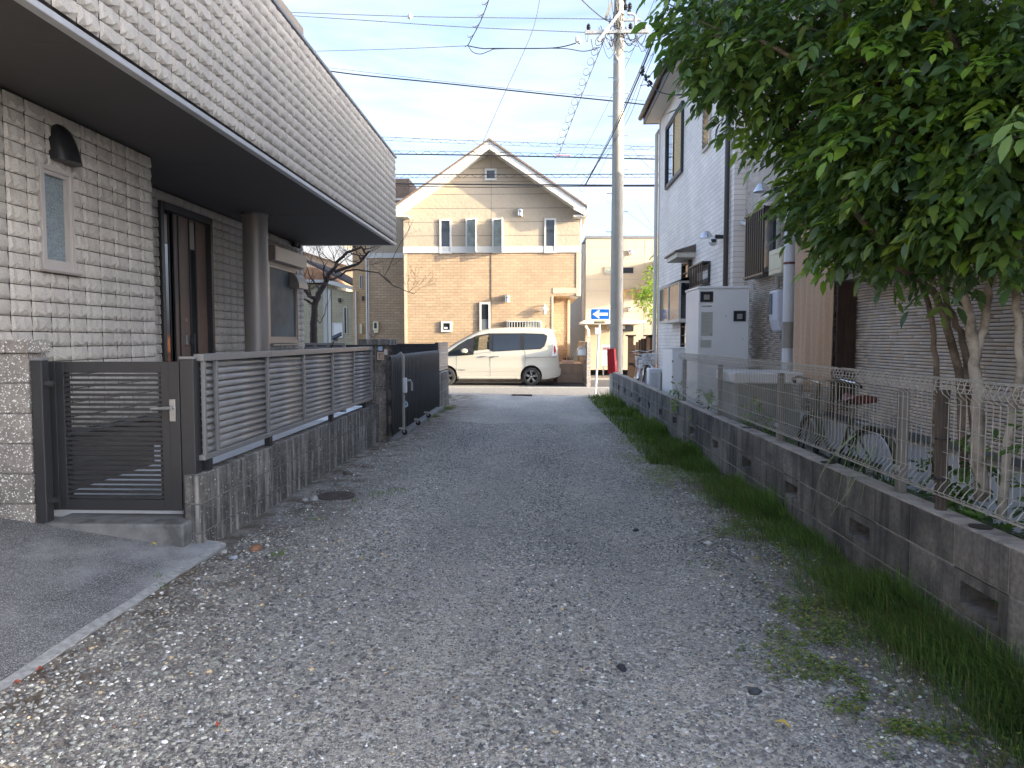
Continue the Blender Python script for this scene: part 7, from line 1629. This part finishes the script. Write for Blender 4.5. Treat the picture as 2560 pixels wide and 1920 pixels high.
for u, v, r_, n, h in ((1090, 1015, .35, 500, .08), (1075, 1022, .3, 400, .08), (1060, 1035, .3, 400, .07), (1045, 1045, .22, 300, .06), (1110, 1012, .25, 300, .07), (950, 1235, .12, 120, .02), (990, 1225, .10, 90, .02), (790, 1300, .10, 70, .015), (695, 1392, .05, 30, .05), (395, 1458, .03, 24, .06), (405, 1475, .03, 16, .03), (885, 1252, .03, 20, .04)):
    p = at(u, v, Z=gz(6)); parts_.append(tuft(p.x, p.y, r_, n, h, YGc))
V, F, C_ = merge(parts_); tag(put('wild_grass', npmesh('wild_grass', V, F, 'blade', C_, True)), 'lighter yellow-green grass at the lane end and in scattered tufts', 'grass', kind='stuff')
# creeping ground cover: small trefoils
n = 34000; y = 1.4*(14/1.4)**rng.uniform(0, 1, n); ctr = 1.45-.10*np.sin(y*.8)
x = ctr + rng.normal(0, .20, n)-.06
pt_ = .55*vn(x+9, y, 2.2, 1)+.3*vn(x+9, y, 7, 2)+.25*vn(x+9, y, 19, 3) - .45*np.clip(ctr-.12-x, 0, 1); k = (pt_+rng.normal(0, .035, n) > .56) & (x < 1.9); x, y = x[k], y[k]; n = len(x)
base_ = np.stack([x, y, lane_z(x, y)+rng.uniform(.004, .035, n)], 1); col = np.array([(.24, .31, .07), (.17, .25, .055), (.33, .34, .10), (.10, .18, .045), (.32, .24, .10)])[rng.choice(5, n, p=[.33, .3, .16, .17, .04])]*rng.uniform(.75, 1.25, (n, 1))
P_, D_, U_, L_, W_, C_ = [], [], [], [], [], []
for k in range(3):
    a = rng.uniform(0, 6.28, n) if k == 0 else a+2.09; P_.append(base_); D_.append(np.stack([np.cos(a), np.sin(a), rng.uniform(-.1, .5, n)], 1)); U_.append(np.tile([0, 0, 1.], (n, 1))+rng.normal(0, .3, (n, 3))); l = rng.uniform(.006, .012, n); L_.append(l); W_.append(l*.9); C_.append(col)
V, F, C_ = leaf_batch(*[np.concatenate(a) for a in (P_, D_, U_, L_, W_, C_)], droop=.1, fold=.1); tag(put('ground_cover', npmesh('ground_cover', V, F, 'leaf', C_, False)), 'creeping yellow-green clover and weeds between gravel and grass', 'weeds', kind='stuff')
# yard weeds and broad grass leaves by the green bicycle
ps = []
for (X_, Y_, n, h) in ((2.15, 5.3, 46, .55), (2.3, 5.0, 30, .6), (2.2, 4.75, 26, .45), (2.15, 3.2, 20, .3), (2.2, 8.7, 24, .3)):
    x = X_+rng.normal(0, .06, n); y = Y_+rng.normal(0, .10, n); ps.append(blades(x, y, np.full(n, .36), rng.uniform(.5, 1, n)*h, (0, -.1), rng.uniform(.009, .017, n), np.array([(.14, .20, .09), (.10, .17, .06), (.07, .13, .04)])[rng.integers(0, 3, n)]))
V, F, C_ = merge(ps); tag(put('tall_grass', npmesh('tall_grass', V, F, 'blade', C_, True)), 'broad arching grass leaves behind the fence beside the green bicycle', 'grass', kind='stuff')
t = thing('hanging_grass', 'long pale grass leaves arching through the fence over the wall top', 'grass tuft', (1.97, ypt(2105, 1.95), .78)); O3 = t.location.copy()
for pts in ([(2130, 1090), (2100, 1120), (2062, 1165), (2048, 1200), (2046, 1270)], [(2140, 1095), (2120, 1140), (2105, 1180), (2095, 1240), (2082, 1290)], [(2150, 1090), (2140, 1150), (2128, 1190), (2110, 1240), (2098, 1300)], [(2190, 1115), (2170, 1150), (2165, 1190), (2155, 1240), (2150, 1262)], [(2140, 1085), (2090, 1130), (2050, 1190), (2030, 1280)], [(2165, 1100), (2160, 1160), (2120, 1230), (2075, 1290)], [(2160, 1080), (2180, 1110), (2170, 1170), (2172, 1215)]):
    P = [at(u, v, X=1.90-.03*math.sin(k)) for k, (u, v) in enumerate(pts)]; P[0] = at(*pts[0], X=2.02); m = MB(); vs = []
    for k, q in enumerate(P): w = .013*(1-k/(len(P)-.6)); vs += [q-O3-Vector((w*.3, w, 0)), q-O3+Vector((w*.3, w, .002))]
    m.add(vs, [(2*k, 2*k+1, 2*k+3, 2*k+2) for k in range(len(P)-1)]); me = m.mesh('leaf', 'blade'); ca = me.color_attributes.new('col', 'FLOAT_COLOR', 'POINT')
    for d_ in ca.data: d_.color = (.30, .42, .18, 1)
    put('leaf', me, t)
# fallen leaves
def fallen(u, v, L, w, rz, mt_, label, name='fallen_leaf'):
    p = at(u, v, Z=gz(3)); z = float(lane_z(p.x, p.y)) if p.x > -2.13 else slab_z(p.x); m = MB(); n = 8; vs = []
    for k in range(n+1):
        q = k/n; ww = w*math.sin(math.pi*min(1, q*.9+.05))**.8; zz = .012*math.sin(q*3.2)+.004; vs += [(L*(q-.5), -ww/2, zz+.006), (L*(q-.5), .1*ww*math.sin(q*6), zz), (L*(q-.5), ww/2, zz+.007)]
    m.add(vs, [(3*k+j, 3*k+j+1, 3*k+j+4, 3*k+j+3) for k in range(n) for j in (0, 1)]); o = m.build(name, mt_, None, smooth=True); o.location = (p.x, p.y, z+.008); o.rotation_euler = (.1, .05, rz); tag(o, label, 'leaf', 'fallen leaves')
fallen(1957, 1822, .052, .018, R(-35), 'dry_leaf', 'curled yellow leaf lying on the gravel in the right foreground')
fallen(1893, 1402, .045, .022, R(30), 'dry_leaf', 'yellow leaf at the weed edge half way along the verge')
fallen(385, 1390, .035, .018, R(10), 'dry_leaf', 'small yellow leaf on the dark concrete apron')
fallen(100, 1682, .03, .018, R(60), 'red_leaf', 'reddish brown dry leaf at the apron edge, further from the camera')
fallen(42, 1718, .028, .016, R(20), 'red_leaf', 'rust coloured leaf at the apron edge, nearest the camera')
fallen(545, 1820, .026, .018, R(80), 'red_leaf', 'orange brown leaf on the gravel in the left foreground')
fallen(903, 1402, .022, .013, R(0), 'dry_leaf', 'tiny yellowish leaf on the gravel beyond the foreground')
# manhole cover and drain grating
p = at(840, 1240, Z=gz(6)); t = thing('manhole_cover', 'rusty dark round manhole cover with spoke slots in the gravel by the wall', 'manhole cover', (p.x, p.y, float(lane_z(p.x, p.y))+.012))
MB().lathe([(.17, -.02), (.17, .006), (.15, .010), (.148, .004), (.01, .004)], (0, 0, 0), n=32).build('cover', 'iron', t)
for k in range(12): a = 2*math.pi*k/12; MB().bar((.05*math.cos(a), .05*math.sin(a), .007), (.13*math.cos(a), .13*math.sin(a), .007), .014, .006).build('rib', 'iron', t)
p = at(1305, 988, Z=.03); t = thing('drain_grating', 'dark steel drain grating where the gravel meets the street', 'drain grating', (p.x, 20.1, gz(20.1)+.0))
MB().box((-.28, -.12, -.05), (.28, -.10, .03)).box((-.28, .10, -.05), (.28, .12, .03)).box((-.28, -.1, -.05), (-.26, .1, .03)).box((.26, -.1, -.05), (.28, .1, .03)).build('frame', 'iron', t)
me = MB().box((-.006, -.1, -.03), (.006, .1, .03)).mesh('bar', 'iron')
for k in range(12): put('bar', me, t, (-.24+.0436*k, 0, 0))
# the next house along the street, beyond the white brick house
# remove empties that ended up without children
for o in list(bpy.data.objects):
    if o.type == 'EMPTY' and not o.children: bpy.data.objects.remove(o)
